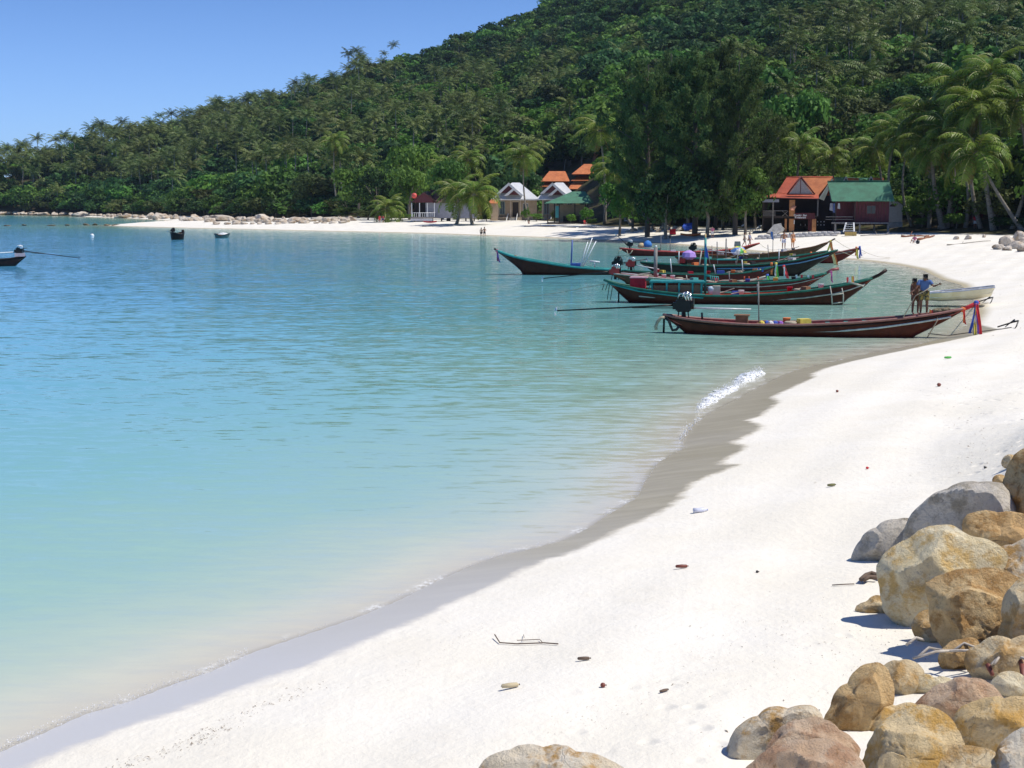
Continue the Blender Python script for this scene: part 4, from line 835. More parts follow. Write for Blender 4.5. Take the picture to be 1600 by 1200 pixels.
# bare forked trunk
P = Place(943, 352, 'bare_tree', 'pale bare forked trunk standing right of the pavilion', 'tree')
P.tube('trunk', BARKP, [(943, 353, 0), (944, 335, 0), (946, 327, 0)], [.16, .13, .1]); P.tube('branch', BARKP, [(946, 328, 0), (941, 318, 0), (939, 311, 0)], [.09, .06, .03]); P.tube('branch', BARKP, [(945, 331, 0), (950, 320, 0), (954, 312, .2)], [.09, .07, .03])
# ------------------------------------------------------------------ boats
def paint(name, c, r=0.35, c2=None, sc=3): return mat(name, c, r, c2 or tuple(x * .6 for x in c), sc, 0.08, 20, spec=0.15)
HULL = paint('varnished_hull', (0.085, 0.018, 0.010)); HULLD = paint('dark_hull', (0.035, 0.018, 0.014)); HULLR = paint('red_hull', (0.15, 0.018, 0.014)); HULLG = paint('green_hull', (0.02, 0.075, 0.06)); HULLB = paint('brown_hull', (0.14, 0.06, 0.03))
P_TEAL = paint('teal_gunwale', (0.05, 0.32, 0.30)); P_GREEN = paint('green_gunwale', (0.03, 0.15, 0.11)); P_ORED = paint('orange_red_inside', (0.55, 0.09, 0.04)); P_RED = paint('red_box', (0.55, 0.02, 0.04)); P_PINK = paint('red_rail', (0.50, 0.12, 0.10)); P_STRIPE = paint('pale_strake', (0.55, 0.50, 0.42)); P_WOOD = paint('deck_wood', (0.30, 0.17, 0.09), .6)
CHROME = mat('chrome', (0.75, 0.75, 0.75), 0.2, (0.6, 0.6, 0.6), metal=0.9); STEEL = mat('white_steel', (0.80, 0.80, 0.80), 0.3, (.65, .65, .65)); IRON = mat('engine_iron', (0.012, 0.012, 0.013), 0.4, (0.02, 0.018, 0.016), 9, spec=0.25); ENGR = mat('engine_red', (0.55, 0.03, 0.02), 0.35)
ROPE = mat('rope', (0.42, 0.36, 0.26), 0.9); ROPED = mat('dark_rope', (0.10, 0.09, 0.08), 0.9); RUBBER = mat('rubber', (0.03, 0.03, 0.03), 0.8)
def cloth(c): return mat('cloth_%d_%d_%d' % tuple(int(x * 100) for x in c), c, 0.85, tuple(x * .75 for x in c), 4)
RED_C, BLU_C, YEL_C, GRN_C, ORA_C, WHI_C, PUR_C, PNK_C = map(cloth, ((.70, .04, .05), (.06, .12, .50), (.75, .60, .10), (.12, .50, .10), (.80, .22, .06), (.75, .75, .75), (.30, .12, .50), (.70, .20, .30)))
class Boat(Place):
    def __init__(s, px, wl, label, turn=0.0, group='long tail boats moored at the beach', name='long_tail_boat'):
        super().__init__(px, wl, name, label, 'boat', group, z=0.0, turn=turn)
    def hull(s, sheer, keel, beam, m, gun=P_TEAL, inner=P_WOOD, gw=0.055, bfun=None, floor=0.28):
        x0, x1 = sheer[0][0], sheer[-1][0]; rev = x1 < x0
        if rev: sheer = sheer[::-1]; keel = keel[::-1]; x0, x1 = x1, x0
        X = np.linspace(x0, x1, 46); sh = np.interp(X, *np.array(sheer, float).T); kl = np.interp(X, *np.array(keel, float).T)
        sh = np.convolve(np.pad(sh, 2, 'edge'), [.1, .2, .4, .2, .1], 'valid')
        kl = np.maximum(kl, sh + 0.4); U = (X - x0) / (x1 - x0)
        bw = (np.minimum(1, (U / .22)) ** .6 * np.minimum(1, ((1 - U) / .36)) ** .75) if bfun is None else bfun(U)
        bw = np.maximum(bw, 0.035) * beam / 2; s.X, s.sh, s.bw, s.kl = X, sh, bw, kl
        v = []; f = []; k = 11; zk = (s.py - kl) * s.s; zk = np.where((kl > s.py - 2.2) & getattr(s, 'ext', True), zk - .30 * np.minimum(1, bw / beam * 2.2), zk); zs = (s.py - sh) * s.s
        for i in range(len(X)):
            h = zs[i] - zk[i]; xx = (X[i] - s.px) * s.s
            half = [(0, 0), (.42, .06), (.72, .25), (.90, .55), (1.0, 1.0)]
            ins = [(.93, 1.0), (.93 - .1, max(.45, min(.9, (floor - zk[i]) / max(h, .05))))]
            prof = [(-a, b) for a, b in half[::-1]][:-1] + half
            v += [(xx, a * bw[i], zk[i] + b * h) for a, b in prof]
        k = 9
        for i in range(len(X) - 1):
            for j in range(k - 1): f.append((i * k + j, (i + 1) * k + j, (i + 1) * k + j + 1, i * k + j + 1))
        f += [tuple(range(k)), tuple((len(X) - 1) * k + j for j in range(k - 1, -1, -1))]
        mb = MB(); mb.add(v, f); hu = mb.build('hull', m, s.t, smooth=True)
        # inside skin and floor
        v = []; f = []
        for i in range(len(X)):
            h = zs[i] - zk[i]; xx = (X[i] - s.px) * s.s; fz = min(zs[i] - .03, max(zk[i] + h * .40, zs[i] - .30))
            v += [(xx, -bw[i] * .94, zs[i] - .006), (xx, -bw[i] * .86, fz), (xx, bw[i] * .86, fz), (xx, bw[i] * .94, zs[i] - .006)]
        for i in range(len(X) - 1):
            for j in range(3): f.append((i * 4 + j, i * 4 + j + 1, (i + 1) * 4 + j + 1, (i + 1) * 4 + j))
        mb = MB(); mb.add(v, f); mb.build('inside_planking', inner, s.t)
        for sd in (-1, 1):
            mb = MB(); mb.tube([((X[i] - s.px) * s.s, sd * bw[i], zs[i] + .01) for i in range(len(X))], gw, 5); mb.build('gunwale', gun, s.t, smooth=True)
        return hu
    def side(s, px, py, out=0.02, sd=-1):
        b = float(np.interp(px, s.X, s.bw)); sh = float(np.interp(px, s.X, s.sh)); kl = float(np.interp(px, s.X, s.kl)); u = min(1, max(0, (py - sh) / max(1, kl - sh)))
        w = np.interp(1 - u, [0, .06, .25, .55, 1], [0, .42, .72, .90, 1.0]); return s.q(px, py, sd * (b * w + out))
    def strake(s, pts, m, r=0.035, name='strake'):
        xs = np.linspace(pts[0][0], pts[-1][0], 16); ys = np.interp(xs, *np.array(pts, float).T); mb = MB(); mb.tube([s.side(a, b) for a, b in zip(xs, ys)], r, 5); mb.build(name, m, s.t, smooth=True)
    def thwarts(s, xs, m, w=.16):
        for x in xs:
            b = float(np.interp(x, s.X, s.bw)); z = float(np.interp(x, s.X, s.sh)); p = s.q(x, z, 0); mb = MB(); mb.box(p - Vector((0, 0, .06)), (w, b * 1.86, .04)); mb.build('thwart', m, s.t)
    def engine(s, px, py, size=1.0, head=CHROME, shaft=None, tiller=None, body=IRON, yd=0.0):
        """block on a swivel post with fan, exhaust, tank, long shaft with propeller, tiller pole"""
        c = s.q(px, py, yd); k = size; mb = MB(); mb.box(c, (.62 * k, .42 * k, .42 * k)); mb.box(c + Vector((-.05 * k, 0, .28 * k)), (.40 * k, .34 * k, .18 * k)); mb.box(c + Vector((-.36 * k, 0, -.02)), (.16 * k, .26 * k, .28 * k))
        e = mb.build('engine', body, s.t)
        M = Matrix.Rotation(math.pi / 2, 3, 'Y'); mb = MB(); mb.lathe([(.05 * k, -.06 * k), (.24 * k, -.05 * k), (.25 * k, .05 * k), (.05 * k, .06 * k)], c + Vector((.38 * k, 0, .08 * k)), 12, M); mb.build('flywheel', IRON, e)
        mb = MB()
        for j in range(3): mb.tube([c + Vector((-.2 * k + j * .17 * k, -.2 * k, .30 * k)), c + Vector((-.15 * k + j * .17 * k, -.27 * k, .48 * k)), c + Vector((.02 * k + j * .13 * k, -.22 * k, .52 * k)), c + Vector((.14 * k + j * .1 * k, -.24 * k, .22 * k))], .042 * k, 6)
        mb.build('exhaust_pipe', head, e, smooth=True)
        mb = MB(); mb.lathe([(.04 * k, -.1 * k), (.13 * k, -.09 * k), (.13 * k, .09 * k), (.04 * k, .1 * k)], c + Vector((.12 * k, .05, .46 * k)), 9); mb.build('air_filter', head, e, smooth=True)
        mb = MB(); mb.tube([c + Vector((0, 0, -.2 * k)), c + Vector((.02, 0, -.2 * k - .35))], [.09, .11], 7); mb.box(c + Vector((0, 0, -.24 * k)), (.5 * k, .3 * k, .06)); mb.build('swivel_post', IRON, s.t)
        for dx in (-.18, .2): mb = MB(); mb.tube([c + Vector((dx, -.16, -.2 * k)), c + Vector((dx * 1.3, -.2, -.2 * k - .38))], .03, 5); mb.build('engine_strut', IRON, s.t)
        if shaft:
            a = c + Vector(((-.4 if shaft[0] < px else .4) * k, 0, 0)); b = s.q(shaft[0], shaft[1], yd + .1); d = (b - a).normalized(); mb = MB(); mb.tube([a, a.lerp(b, .15), b], [.055, .04, .03], 6); mb.tube([a + Vector((0, 0, -.12)), a.lerp(b, .35) + Vector((0, 0, -.03))], .02, 5)
            sh = mb.build('propeller_shaft', IRON, s.t, smooth=True); mb = MB(); mb.lathe([(.02, -.05), (.05, -.03), (.05, .05), (.02, .08)], b, 8, Matrix.Rotation(math.pi / 2, 3, 'Y'))
            for j in range(3):
                an = j * 2.094 + .5; r = Vector((0, math.cos(an), math.sin(an))); t_ = Vector((0, -math.sin(an), math.cos(an))); o = Vector((.04, 0, 0)); mb.slab([b + r * .04 + t_ * .03 + o, b + r * .2 + t_ * .07 + o, b + r * .22 - t_ * .04 - o, b + r * .04 - t_ * .03 - o], .012)
            mb.build('propeller', CHROME, sh)
        if tiller:
            a = c + Vector(((.35 if tiller[0] > px else -.35) * k, 0, -.1 * k)); b = s.q(tiller[0], tiller[1], yd); mb = MB(); mb.tube([a, b], [.045, .03], 6); mb.build('tiller_pole', STEEL, s.t, smooth=True)
        return e
    def mast(s, x0, y0, x1, y1, m, r=.045, yd=0.0, name='mast'): return s.tube(name, m, [(x0, y0, yd), (x1, y1, yd)], r)
    def ribbon(s, px, py, items, yd=-.12):
        """cloths tied round the stem: each (dx, length px, width px, material)"""
        mb = MB(); c = s.q(px, py, 0); kn = None
        for j, (dx, ln, w, m) in enumerate(items):
            v = []; n = 7; ww = w * s.s
            for i in range(n + 1):
                u = i / n; p = s.q(px + dx * u + math.sin(u * 5 + j) * .5, py + ln * u, yd - .05 * j + .05 * math.sin(u * 7 + j * 2)); v += [p - Vector((ww / 2, 0, 0)), p + Vector((0, .04, 0)), p + Vector((ww / 2, 0, 0))]
            f = [(i * 3 + q, i * 3 + q + 1, i * 3 + q + 4, i * 3 + q + 3) for i in range(n) for q in (0, 1)]
            b = MB(); b.add(v, f); o = b.build('ribbon', m, s.t); sd = o.modifiers.new('thick', 'SOLIDIFY'); sd.thickness = .012
        mb.lathe([(.03, -.1), (.11, -.08), (.12, .08), (.03, .1)], c, 8, Matrix.Rotation(math.pi / 2, 3, 'Y')); mb.build('ribbon_knot', items[0][3], s.t, smooth=True)

# nearest boat
B1 = Boat(1265, 524, 'nearest long tail boat, dark varnished hull, long ribbons on its bow, men standing on it')
B1.hull([(1036, 495), (1060, 499), (1100, 503), (1170, 506.5), (1250, 506), (1330, 501), (1400, 494.5), (1440, 489), (1470, 484), (1496, 478)],
        [(1036, 496.5), (1045, 504), (1060, 515), (1072, 524), (1400, 526), (1422, 523), (1445, 511), (1470, 497), (1496, 480.5)], 1.65, HULL, mat('worn_gunwale', (.30, .14, .12), .5), P_PINK, .06)
B1.strake([(1151, 516.5), (1220, 517.5), (1300, 515), (1370, 508), (1430, 499), (1475, 491)], mat('pale_blue_strake', (.50, .58, .56), .5), .045)
B1.strake([(1040, 499), (1100, 507), (1170, 510.5), (1250, 510), (1330, 505), (1400, 498.5), (1440, 493), (1480, 485)], HULLD, .04, 'rubbing_strake')
B1.thwarts([1110, 1185, 1225], P_WOOD); B1.thwarts([1237, 1265, 1292, 1320, 1348, 1375, 1402], P_TEAL, .18)
B1.engine(1068, 480, 1.05, CHROME, (861, 492), (1174, 484.5))
mb = MB(); p = B1.q(1160, 501, 0); mb.box(p, (.52, .6, .32)); mb.box(p + Vector((0, 0, .19)), (.66, .7, .05)); mb.build('wooden_crate_seat', P_WOOD, B1.t)
B1.mast(1187, 503, 1185, 440, GREYW, .03, -.5, 'pole'); B1.mast(1098, 503, 1097, 491, BLACK, .05)
o = B1.tube('rope_fender', ROPE, [(1039, 499, -.2), (1033, 500, -.22), (1028, 506, -.24), (1025, 514, -.24), (1026, 519, -.24)], .07); B1.tube('rope_fender', RUBBER, [(1040, 500, -.2), (1046, 504, -.3), (1049, 512, -.3), (1052, 519, -.3), (1058, 518, -.35), (1063, 512, -.35)], .06); B1.tube('rope_fender', ROPE, [(1041, 499, -.15), (1047, 505, -.16), (1049, 513, -.16)], .05)
B1.mast(1037.5, 496, 1037, 524, IRON, .05, 0, 'rudder_post')
B1.tube('bow_rope_binding', ROPE, [(1456, 487, -.12), (1454, 497, -.4), (1448, 510, -.3), (1441, 524, -.2)], .025)
mb = MB(); 
for k_ in range(9): c = B1.q(1452 + k_ * 2.2, 482.5 + (k_ % 2) * 1.2 - k_ * .25, -.1 + .1 * (k_ % 3)); mb.lathe([(.03, -.09), (.14, -.06), (.15, .04), (.05, .1)], c, 7)
mb.build('coiled_net', mat('net', (.22, .19, .12), .9, (.08, .06, .03), 20), B1.t, kind='stuff')
for a, b, c in ((1443, 488, ORA_C), (1445, 489, RED_C)): B1.slab('cloth_scrap', c, [(a, b - 8, -.2), (a + 3, b - 7, -.2), (a + 4, b, -.22), (a, b, -.22)], .02)
for k_, (x, c) in enumerate(((1191, YEL_C), (1199, BLU_C), (1205, WHI_C), (1212, BLU_C), (1220, PUR_C))): mb = MB(); mb.lathe([(.05, -.05), (.15, -.02), (.1, .08), (.02, .12)], B1.q(x, 505.5, -.3 + .1 * (k_ % 2)), 7); mb.build('folded_cloth', c, B1.t)
B1.ribbon(1512, 470, [(-8, 46, 4, BLU_C), (-3, 48, 3.4, WHI_C), (-1, 49, 4, YEL_C), (3, 46, 3, PUR_C), (7, 48, 4.4, RED_C)]); B1.ribbon(1493, 480, [(2, 20, 3, ORA_C), (4, 22, 2.4, RED_C)])
B1.tube('stem_post', RED_C, [(1492, 480, 0), (1503, 475, 0), (1516, 468, 0)], .09, n=7)

# boat with the teal cabin
B2 = Boat(1150, 474, 'long tail boat with teal framed cabin, red box at the stern, ladder on its side')
B2.hull([(943, 438), (960, 445.5), (1000, 452), (1060, 458), (1100, 461), (1150, 460.5), (1200, 457.5), (1260, 452), (1310, 444), (1340, 438), (1356, 432)],
        [(943, 440), (955, 448), (965, 458), (975, 468), (985, 475), (1295, 476), (1312, 472), (1326, 461), (1345, 446), (1356, 435)], 2.2, HULL, P_GREEN, P_ORED, .065)
B2.strake([(1000, 463), (1100, 469.5), (1180, 468), (1250, 463.5), (1310, 455), (1345, 442)], P_STRIPE, .04); B2.strake([(950, 444), (1000, 455), (1060, 461.5), (1100, 464)], P_TEAL, .05, 'upper_strake')
B2.tube('stem_post', HULLD, [(1354, 434, 0), (1366, 428, 0), (1377, 420, 0)], .10, n=6)
p = B2.q(997, 444, 0); mb = MB(); mb.box(p, (.88, .95, .62), taper=.96); rb = mb.build('red_box', P_RED, B2.t); mb = MB(); mb.box(p + Vector((.04, 0, .34)), (1.0, 1.08, .05)); mb.build('lid', mat('pink_lid', (.65, .35, .38), .5), rb)
for x in (1020, 1043, 1062, 1083, 1096.5): post(B2, x, 459, 440.5, -.75, P_TEAL, .1, 'cabin_post'); post(B2, x, 457, 440.5, .75, P_TEAL, .1, 'cabin_post')
B2.tube('cabin_post', P_TEAL, [(1013, 458, -.75), (1019, 440.5, -.75)], .05, n=4)
B2.slab('cabin_roof', P_TEAL, [(1016, 440.5, -.85), (1102, 440.5, -.85), (1102, 440.5, .85), (1016, 440.5, .85)], .09)
for k_, (a, b) in enumerate(((1022, 1041.5), (1044.5, 1060.5), (1063.5, 1081.5), (1084.5, 1095))): B2.box('cabin_panel', mat('brown_panel', (.22, .11, .06), .7), a, 445 if k_ else 446, b, 458, -.72, -.68); B2.box('cabin_panel', mat('brown_panel', (.22, .11, .06), .7), a, 443, b, 458, .70, .74)
B2.tube('cabin_rail', P_TEAL, [(1018, 458.5, -.8), (1102, 459.5, -.8)], .05, n=4); B2.mast(1102, 460, 1101, 372, P_TEAL, .07); B2.mast(1101.3, 385, 1100.8, 366, mat('brass', (.6, .4, .15), .4), .05)
B2.slab('blue_flag', BLU_C, [(1101, 380, -.1), (1104.5, 392, -.1), (1106, 404, -.12), (1101, 402, -.1)], .02)
for k_ in range(5): B2.tube('mooring_cord', P_TEAL, [(1102, 431.5, -.2), (1109 + k_ * 3.2, 431 + k_ * .4, -.3), (1111 + k_ * 3, 438 + (k_ * 37 % 3), -.35)], .035, n=5)
p = B2.q(1119.5, 453.5, -.35); mb = MB(); mb.box(p, (.42, .42, .52)); mb.build('cream_box', CREAM, B2.t); mb = MB(); mb.lathe([(.18, -.2), (.22, .1), (.22, .12), (.15, .22), (.05, .24)], B2.q(1111.5, 453.5, -.4), 10); mb.build('water_drum', mat('drum_blue_white', (.62, .68, .78), .4), B2.t, smooth=True)
for x in (1291, 1308.5): B2.tube('ladder_rail', P_STRIPE, [(x, 444 if x < 1300 else 447, -1.05), (x + 2.5, 457, -1.1), (x + 4 if x < 1300 else x + 3, 472, -1.15)], .035, n=5)
for y in (457.5, 470.5): B2.tube('ladder_rung', P_STRIPE, [(1293.5 + (y - 457) * .1, y, -1.12), (1311 + (y - 457) * .05, y - 2.5, -1.12)], .035, n=5)
B2.tube('crossbar', P_STRIPE, [(1318, 438, -.7), (1342, 444, -.8)], .05, n=5)
for k_, (x, c) in enumerate(((1317, RED_C), (1321, WHI_C), (1325, ORA_C), (1323, YEL_C))): B2.slab('cloth_scrap', c, [(x, 440, -.4), (x + 3, 439, -.4), (x + 2.5, 431 - k_, -.35), (x - .5, 432, -.35)], .03)
for k_, x in enumerate((944, 949, 952, 957)): B2.tube('stern_rod', IRON, [(x, 445, -.2 + k_ * .1), (x - 3, 470 if k_ > 1 else 455, -.25)], .025, n=4)
B2.tube('stern_rod', IRON, [(967, 458, -.3), (967, 474, -.3)], .05, n=5); B2.mast(1184, 470, 1182, 442, GREYW, .05, -1.0, 'pole')

# boats moored behind
B3 = Boat(1150, 454, 'brown long tail boat with green gunwale and raised reddish stem, right behind the cabin boat')
B3.hull([(1010, 438), (1050, 441), (1100, 443), (1180, 441), (1240, 437), (1270, 431), (1288, 425)], [(1010, 440), (1025, 448), (1035, 455), (1235, 456), (1252, 452), (1272, 439), (1288, 428)], 1.9, HULLR, P_GREEN, P_ORED, .07)
B3.strake([(1050, 447), (1180, 447), (1240, 442), (1280, 432)], P_STRIPE, .03); B3.tube('stem_post', mat('stem_red', (.32, .06, .06), .5), [(1287, 426, 0), (1296, 420.5, 0), (1306, 419, 0)], .1); B3.ribbon(1294, 423, [(2, 15, 2.4, PNK_C), (3, 17, 2, cloth((.55, .10, .35)))])
for x, c in ((1248, RED_C), (1240, WHI_C), (1265, RED_C), (1258, WHI_C)): B3.slab('cloth_scrap', c, [(x, 434, -.4), (x + 3.5, 433.5, -.4), (x + 3, 428, -.4), (x, 428.5, -.4)], .03)
B4 = Boat(1080, 446, 'slim brown long tail boat with pale edge, blue and green ribbons on its bow')
B4.hull([(955, 428), (990, 431), (1040, 435), (1100, 440), (1150, 439.5), (1180, 436), (1196, 430)], [(955, 429.5), (970, 438), (985, 446), (1150, 449), (1170, 447), (1184, 440), (1196, 432.5)], 1.6, HULLB, P_STRIPE, P_ORED, .05)
B4.engine(961, 425, .95, CHROME, (846, 437), (1012, 431), ENGR); B4.ribbon(1197, 430, [(3, 22, 3.6, BLU_C), (6, 22, 3.6, GRN_C)]); 
for x in (1161, 1168, 1182): B4.mast(x, 437, x + .5, 431, P_ORED, .05, -.3, 'peg')
B4.mast(1024, 436, 1024, 387, GREYW, .13, .2, 'post'); B4.mast(1024, 387, 1024, 384, STEEL, .09, .2, 'post_cap')
B5 = Boat(1090, 438, 'reddish long tail boat with yellow and green ribbons, second in the moored row of bows')
B5.hull([(972, 423), (1010, 425.5), (1060, 428), (1110, 428.5), (1160, 426), (1195, 420), (1212, 414)], [(972, 424.5), (985, 432), (1000, 439), (1170, 440), (1188, 434), (1212, 416.5)], 1.6, HULLR, P_GREEN, P_WOOD, .05)
B5.engine(986, 413, .9, CHROME, None, (1030, 421), ENGR); B5.ribbon(1210, 412, [(1, 22, 2.4, YEL_C), (4, 20, 2.6, GRN_C), (-1, 18, 2, WHI_C)]); B5.ribbon(1203, 412, [(1, 16, 3, ORA_C)]); B5.ribbon(1222, 416, [(7, 18, 4, RED_C), (2, 18, 2, WHI_C)])
for x, c in ((1174, ORA_C), (1178, ORA_C), (1182, BLU_C), (1188, BLU_C)): B5.slab('cloth_scrap', c, [(x, 424, -.3), (x + 3, 423.5, -.3), (x + 3, 418, -.3), (x, 419, -.3)], .03)
B6 = Boat(1130, 430, 'long dark green boat with a low bow, in the middle of the moored row')
B6.hull([(1000, 410), (1040, 413), (1100, 415.5), (1180, 413), (1240, 406), (1280, 397), (1304, 389)], [(1000, 412), (1015, 422), (1028, 431), (1230, 431), (1252, 426), (1278, 409), (1304, 391.5)], 2.0, HULLD, P_GREEN, P_WOOD, .05)
B6.strake([(1120, 419), (1180, 418), (1250, 409), (1290, 398)], mat('blue_strake', (.12, .24, .42), .5), .05); B6.engine(1066, 408, .8, CHROME, None, None, ENGR); B6.mast(1090, 432, 1096, 392, P_STRIPE, .05, -.6, 'pole'); B6.mast(1061, 412, 1061, 393, STEEL, .04, -.3, 'pole')
mb = MB(); mb.box(B6.q(1076, 401, .2), (1.0, .7, .3)); pb = mb.build('cloth_bundle', cloth((.42, .22, .62)), B6.t); mb = MB(); mb.lathe([(.3, -.3), (.6, -.1), (.5, .25), (.15, .42)], B6.q(1076, 400, .1), 9); mb.build('draped_cloth', cloth((.50, .30, .72)), pb)
B7 = Boat(1150, 420, 'green edged long tail boat with grey masts, its bow just below the tallest ribbons')
B7.hull([(1055, 401), (1090, 404), (1130, 406), (1180, 405), (1230, 401), (1262, 396), (1290, 391)], [(1055, 403), (1065, 411), (1078, 420), (1230, 421), (1255, 414), (1275, 404), (1290, 393)], 1.9, HULLR, P_GREEN, P_WOOD, .055)
B7.mast(1121, 408, 1120, 378, GREYW, .05, 0); B7.mast(1113, 407, 1112, 384, GREYW, .03, .2); B7.mast(1134, 408, 1134, 373, GREYW, .06, .2); B7.ribbon(1264, 395, [(1, 8, 2.6, ORA_C), (2, 6, 2, YEL_C)])
B8 = Boat(1230, 413, 'varnished boat whose long bow ends in yellow green ribbons')
B8.hull([(1080, 397), (1120, 400), (1180, 398.5), (1230, 393), (1270, 386), (1291, 378)], [(1080, 399), (1092, 407), (1100, 413), (1232, 414), (1252, 405), (1272, 394), (1291, 381)], 1.8, HULLB, HULLB, P_WOOD, .06)
B8.tube('stem_post', HULLD, [(1289, 379.5, 0), (1296, 376, 0), (1302, 372.5, 0)], .07); B8.ribbon(1295, 377, [(-3, 14, 3, YEL_C), (3, 14, 3, GRN_C), (6, 26, 3.6, YEL_C), (8, 38, 4, cloth((.80, .62, .30))), (11, 36, 2.4, ORA_C)])
B8.engine(1083, 388, .85, IRON, None, (1200, 402)); B8.mast(1207.5, 402, 1207, 358, GREYW, .03, .3, 'flag_pole'); B8.slab('flag', cloth((.12, .25, .60)), [(1203, 362, .3), (1207, 363, .3), (1208.5, 376, .3), (1205, 374, .3)], .02); B8.slab('deck_board', P_STRIPE, [(1155, 399, -.4), (1200, 404, -.6), (1200, 404, -.4), (1155, 399, -.2)], .08)
B9 = Boat(1290, 411, 'dark red boat with orange and blue ribbons on its bow, nearest the shore')
B9.hull([(1200, 402), (1240, 402), (1280, 398), (1315, 393), (1341, 387)], [(1200, 404), (1212, 409), (1220, 412), (1300, 412), (1316, 406), (1330, 397), (1341, 389.5)], 1.7, HULLR, mat('red_brown_gunwale', (.25, .06, .05), .5), P_WOOD, .055)
B9.strake([(1240, 405), (1280, 401.5), (1330, 392)], P_STRIPE, .03); B9.ribbon(1336, 387, [(0, 12, 3, ORA_C), (3, 17, 3, YEL_C)]); B9.ribbon(1341, 386, [(1, 17, 2.6, BLU_C), (4, 14, 1.6, BLU_C)]); B9.thwarts([1240, 1262, 1285], P_WOOD)
B10 = Boat(1075, 400, 'farthest moored red boat with white topped engine, lying close to the beach')
B10.hull([(968, 388), (1000, 391), (1060, 394), (1110, 392.5), (1150, 388.5), (1185, 379)], [(968, 389.5), (978, 395), (990, 401), (1120, 402), (1145, 398), (1185, 381)], 1.8, HULLR, mat('bright_red_rail', (.55, .06, .05), .5), P_ORED, .06)
B10.engine(984, 382, .85, STEEL, (962, 367), (1022, 389)); B10.tube('rope_loop', ROPE, [(972, 390, -.6), (967, 393, -.7), (966, 399, -.7)], .05); B10.tube('rope_loop', ROPE, [(980, 391, -.8), (982, 397, -.95), (986, 396, -.95), (989, 391, -.9)], .05)
B10.thwarts([1000, 1040, 1090, 1120], P_WOOD); mb = MB(); mb.lathe([(.1, -.3), (.42, -.28), (.48, 0), (.3, .3), (.05, .42)], B10.q(1012, 382, .1), 10); mb.build('blue_bundle', cloth((.05, .22, .60)), B10.t, smooth=True); mb = MB(); mb.lathe([(.1, -.25), (.38, -.2), (.4, .05), (.15, .28)], B10.q(1002, 384, .1), 9); mb.build('straw_bundle', cloth((.62, .45, .25)), B10.t, smooth=True)
for x, y in ((1032.5, 368), (1047, 370)): B10.mast(x, 394, x, y, GREYW, .035, .2, 'pole')
mb = MB(); mb.lathe([(.05, -.15), (.15, -.1), (.15, .1), (.05, .17)], B10.q(1047, 370, .2), 8); mb.build('float', RUBBER, B10.t)
mb = MB(); mb.box(B10.q(1151, 381, 0), (.7, .6, .55), taper=.85); mb.build('grey_crate', GREYW, B10.t); mb = MB(); mb.box(B10.q(1028, 390, -.3), (.5, .4, .35)); mb.build('green_crate', mat('crate_green', (.15, .45, .32), .5), B10.t)
# gear lying about in the moored boats
rg = random.Random(21); GEAR = [P_RED, BLU_C, STEEL, P_WOOD, ORA_C, GREYW, mat('tub_teal', (.10, .42, .38), .5), YEL_C, RUBBER, WHI_C]
def gear(B, x0, x1, n):
    for k in range(n):
        x = rg.uniform(x0, x1); z = float(np.interp(x, B.X, B.sh)); c = B.q(x, z, rg.uniform(-.35, .35)); m = rg.choice(GEAR); mb = MB(); ty = k % 4
        if ty == 0: mb.lathe([(.12, -.05), (.17, .22), (.18, .24), (.15, .23)], c, 8); mb.build('bucket', m, B.t, smooth=True)
        elif ty == 1: mb.box(c + Vector((0, 0, .08)), (rg.uniform(.3, .6), .35, rg.uniform(.2, .35)), Matrix.Rotation(rg.uniform(0, 1), 3, 'Z'), .95); mb.build('crate', m, B.t)
        elif ty == 2:
            mb.lathe([(.1, -.04), (.26, -.02), (.3, .06), (.22, .13), (.08, .10)], c, 9); mb.build('rope_coil', ROPE, B.t, smooth=True)
        else: mb.tube([c + Vector((-.5, 0, .05)), c + Vector((0, .1, .16)), c + Vector((.6, .05, rg.uniform(.1, .5)))], .03, 5); mb.build('oar', P_STRIPE, B.t)
for B_k, a_, b_, n_ in ((B1, 1215, 1300, 3), (B2, 1125, 1290, 9), (B3, 1060, 1240, 9), (B4, 1000, 1150, 9), (B5, 1010, 1190, 10), (B6, 1050, 1260, 10), (B7, 1070, 1240, 9), (B8, 1100, 1240, 9), (B10, 1000, 1160, 8)): gear(B_k, a_, b_, n_)
for B_k, xs_ in ((B3, (1075, 1140)), (B5, (1050, 1118, 1160)), (B6, (1110, 1150, 1215)), (B7, (1095, 1200)), (B8, (1140,))):
    for x_ in xs_: z_ = float(np.interp(x_, B_k.X, B_k.sh)); B_k.mast(x_, z_ + 2, x_ + rg.uniform(-4, 4), z_ - rg.uniform(12, 26), rg.choice([GREYW, P_STRIPE, P_TEAL, STEEL]), .035, rg.uniform(-.5, .5), 'pole')
for B_k, a_, b_ in ((B6, 1120, 1150), (B7, 1160, 1186)):
    z_ = float(np.interp(a_, B_k.X, B_k.sh)); B_k.slab('awning', rg.choice([P_TEAL, GREYW]), [(a_, z_ - 9, -.6), (b_, z_ - 9.5, -.6), (b_, z_ - 10, .6), (a_, z_ - 9.5, .6)], .05)
    for x_ in (a_ + 1, b_ - 1):
        for y_ in (-.55, .55): B_k.mast(x_, z_ + 1, x_, z_ - 9, GREYW, .03, y_, 'awning_post')
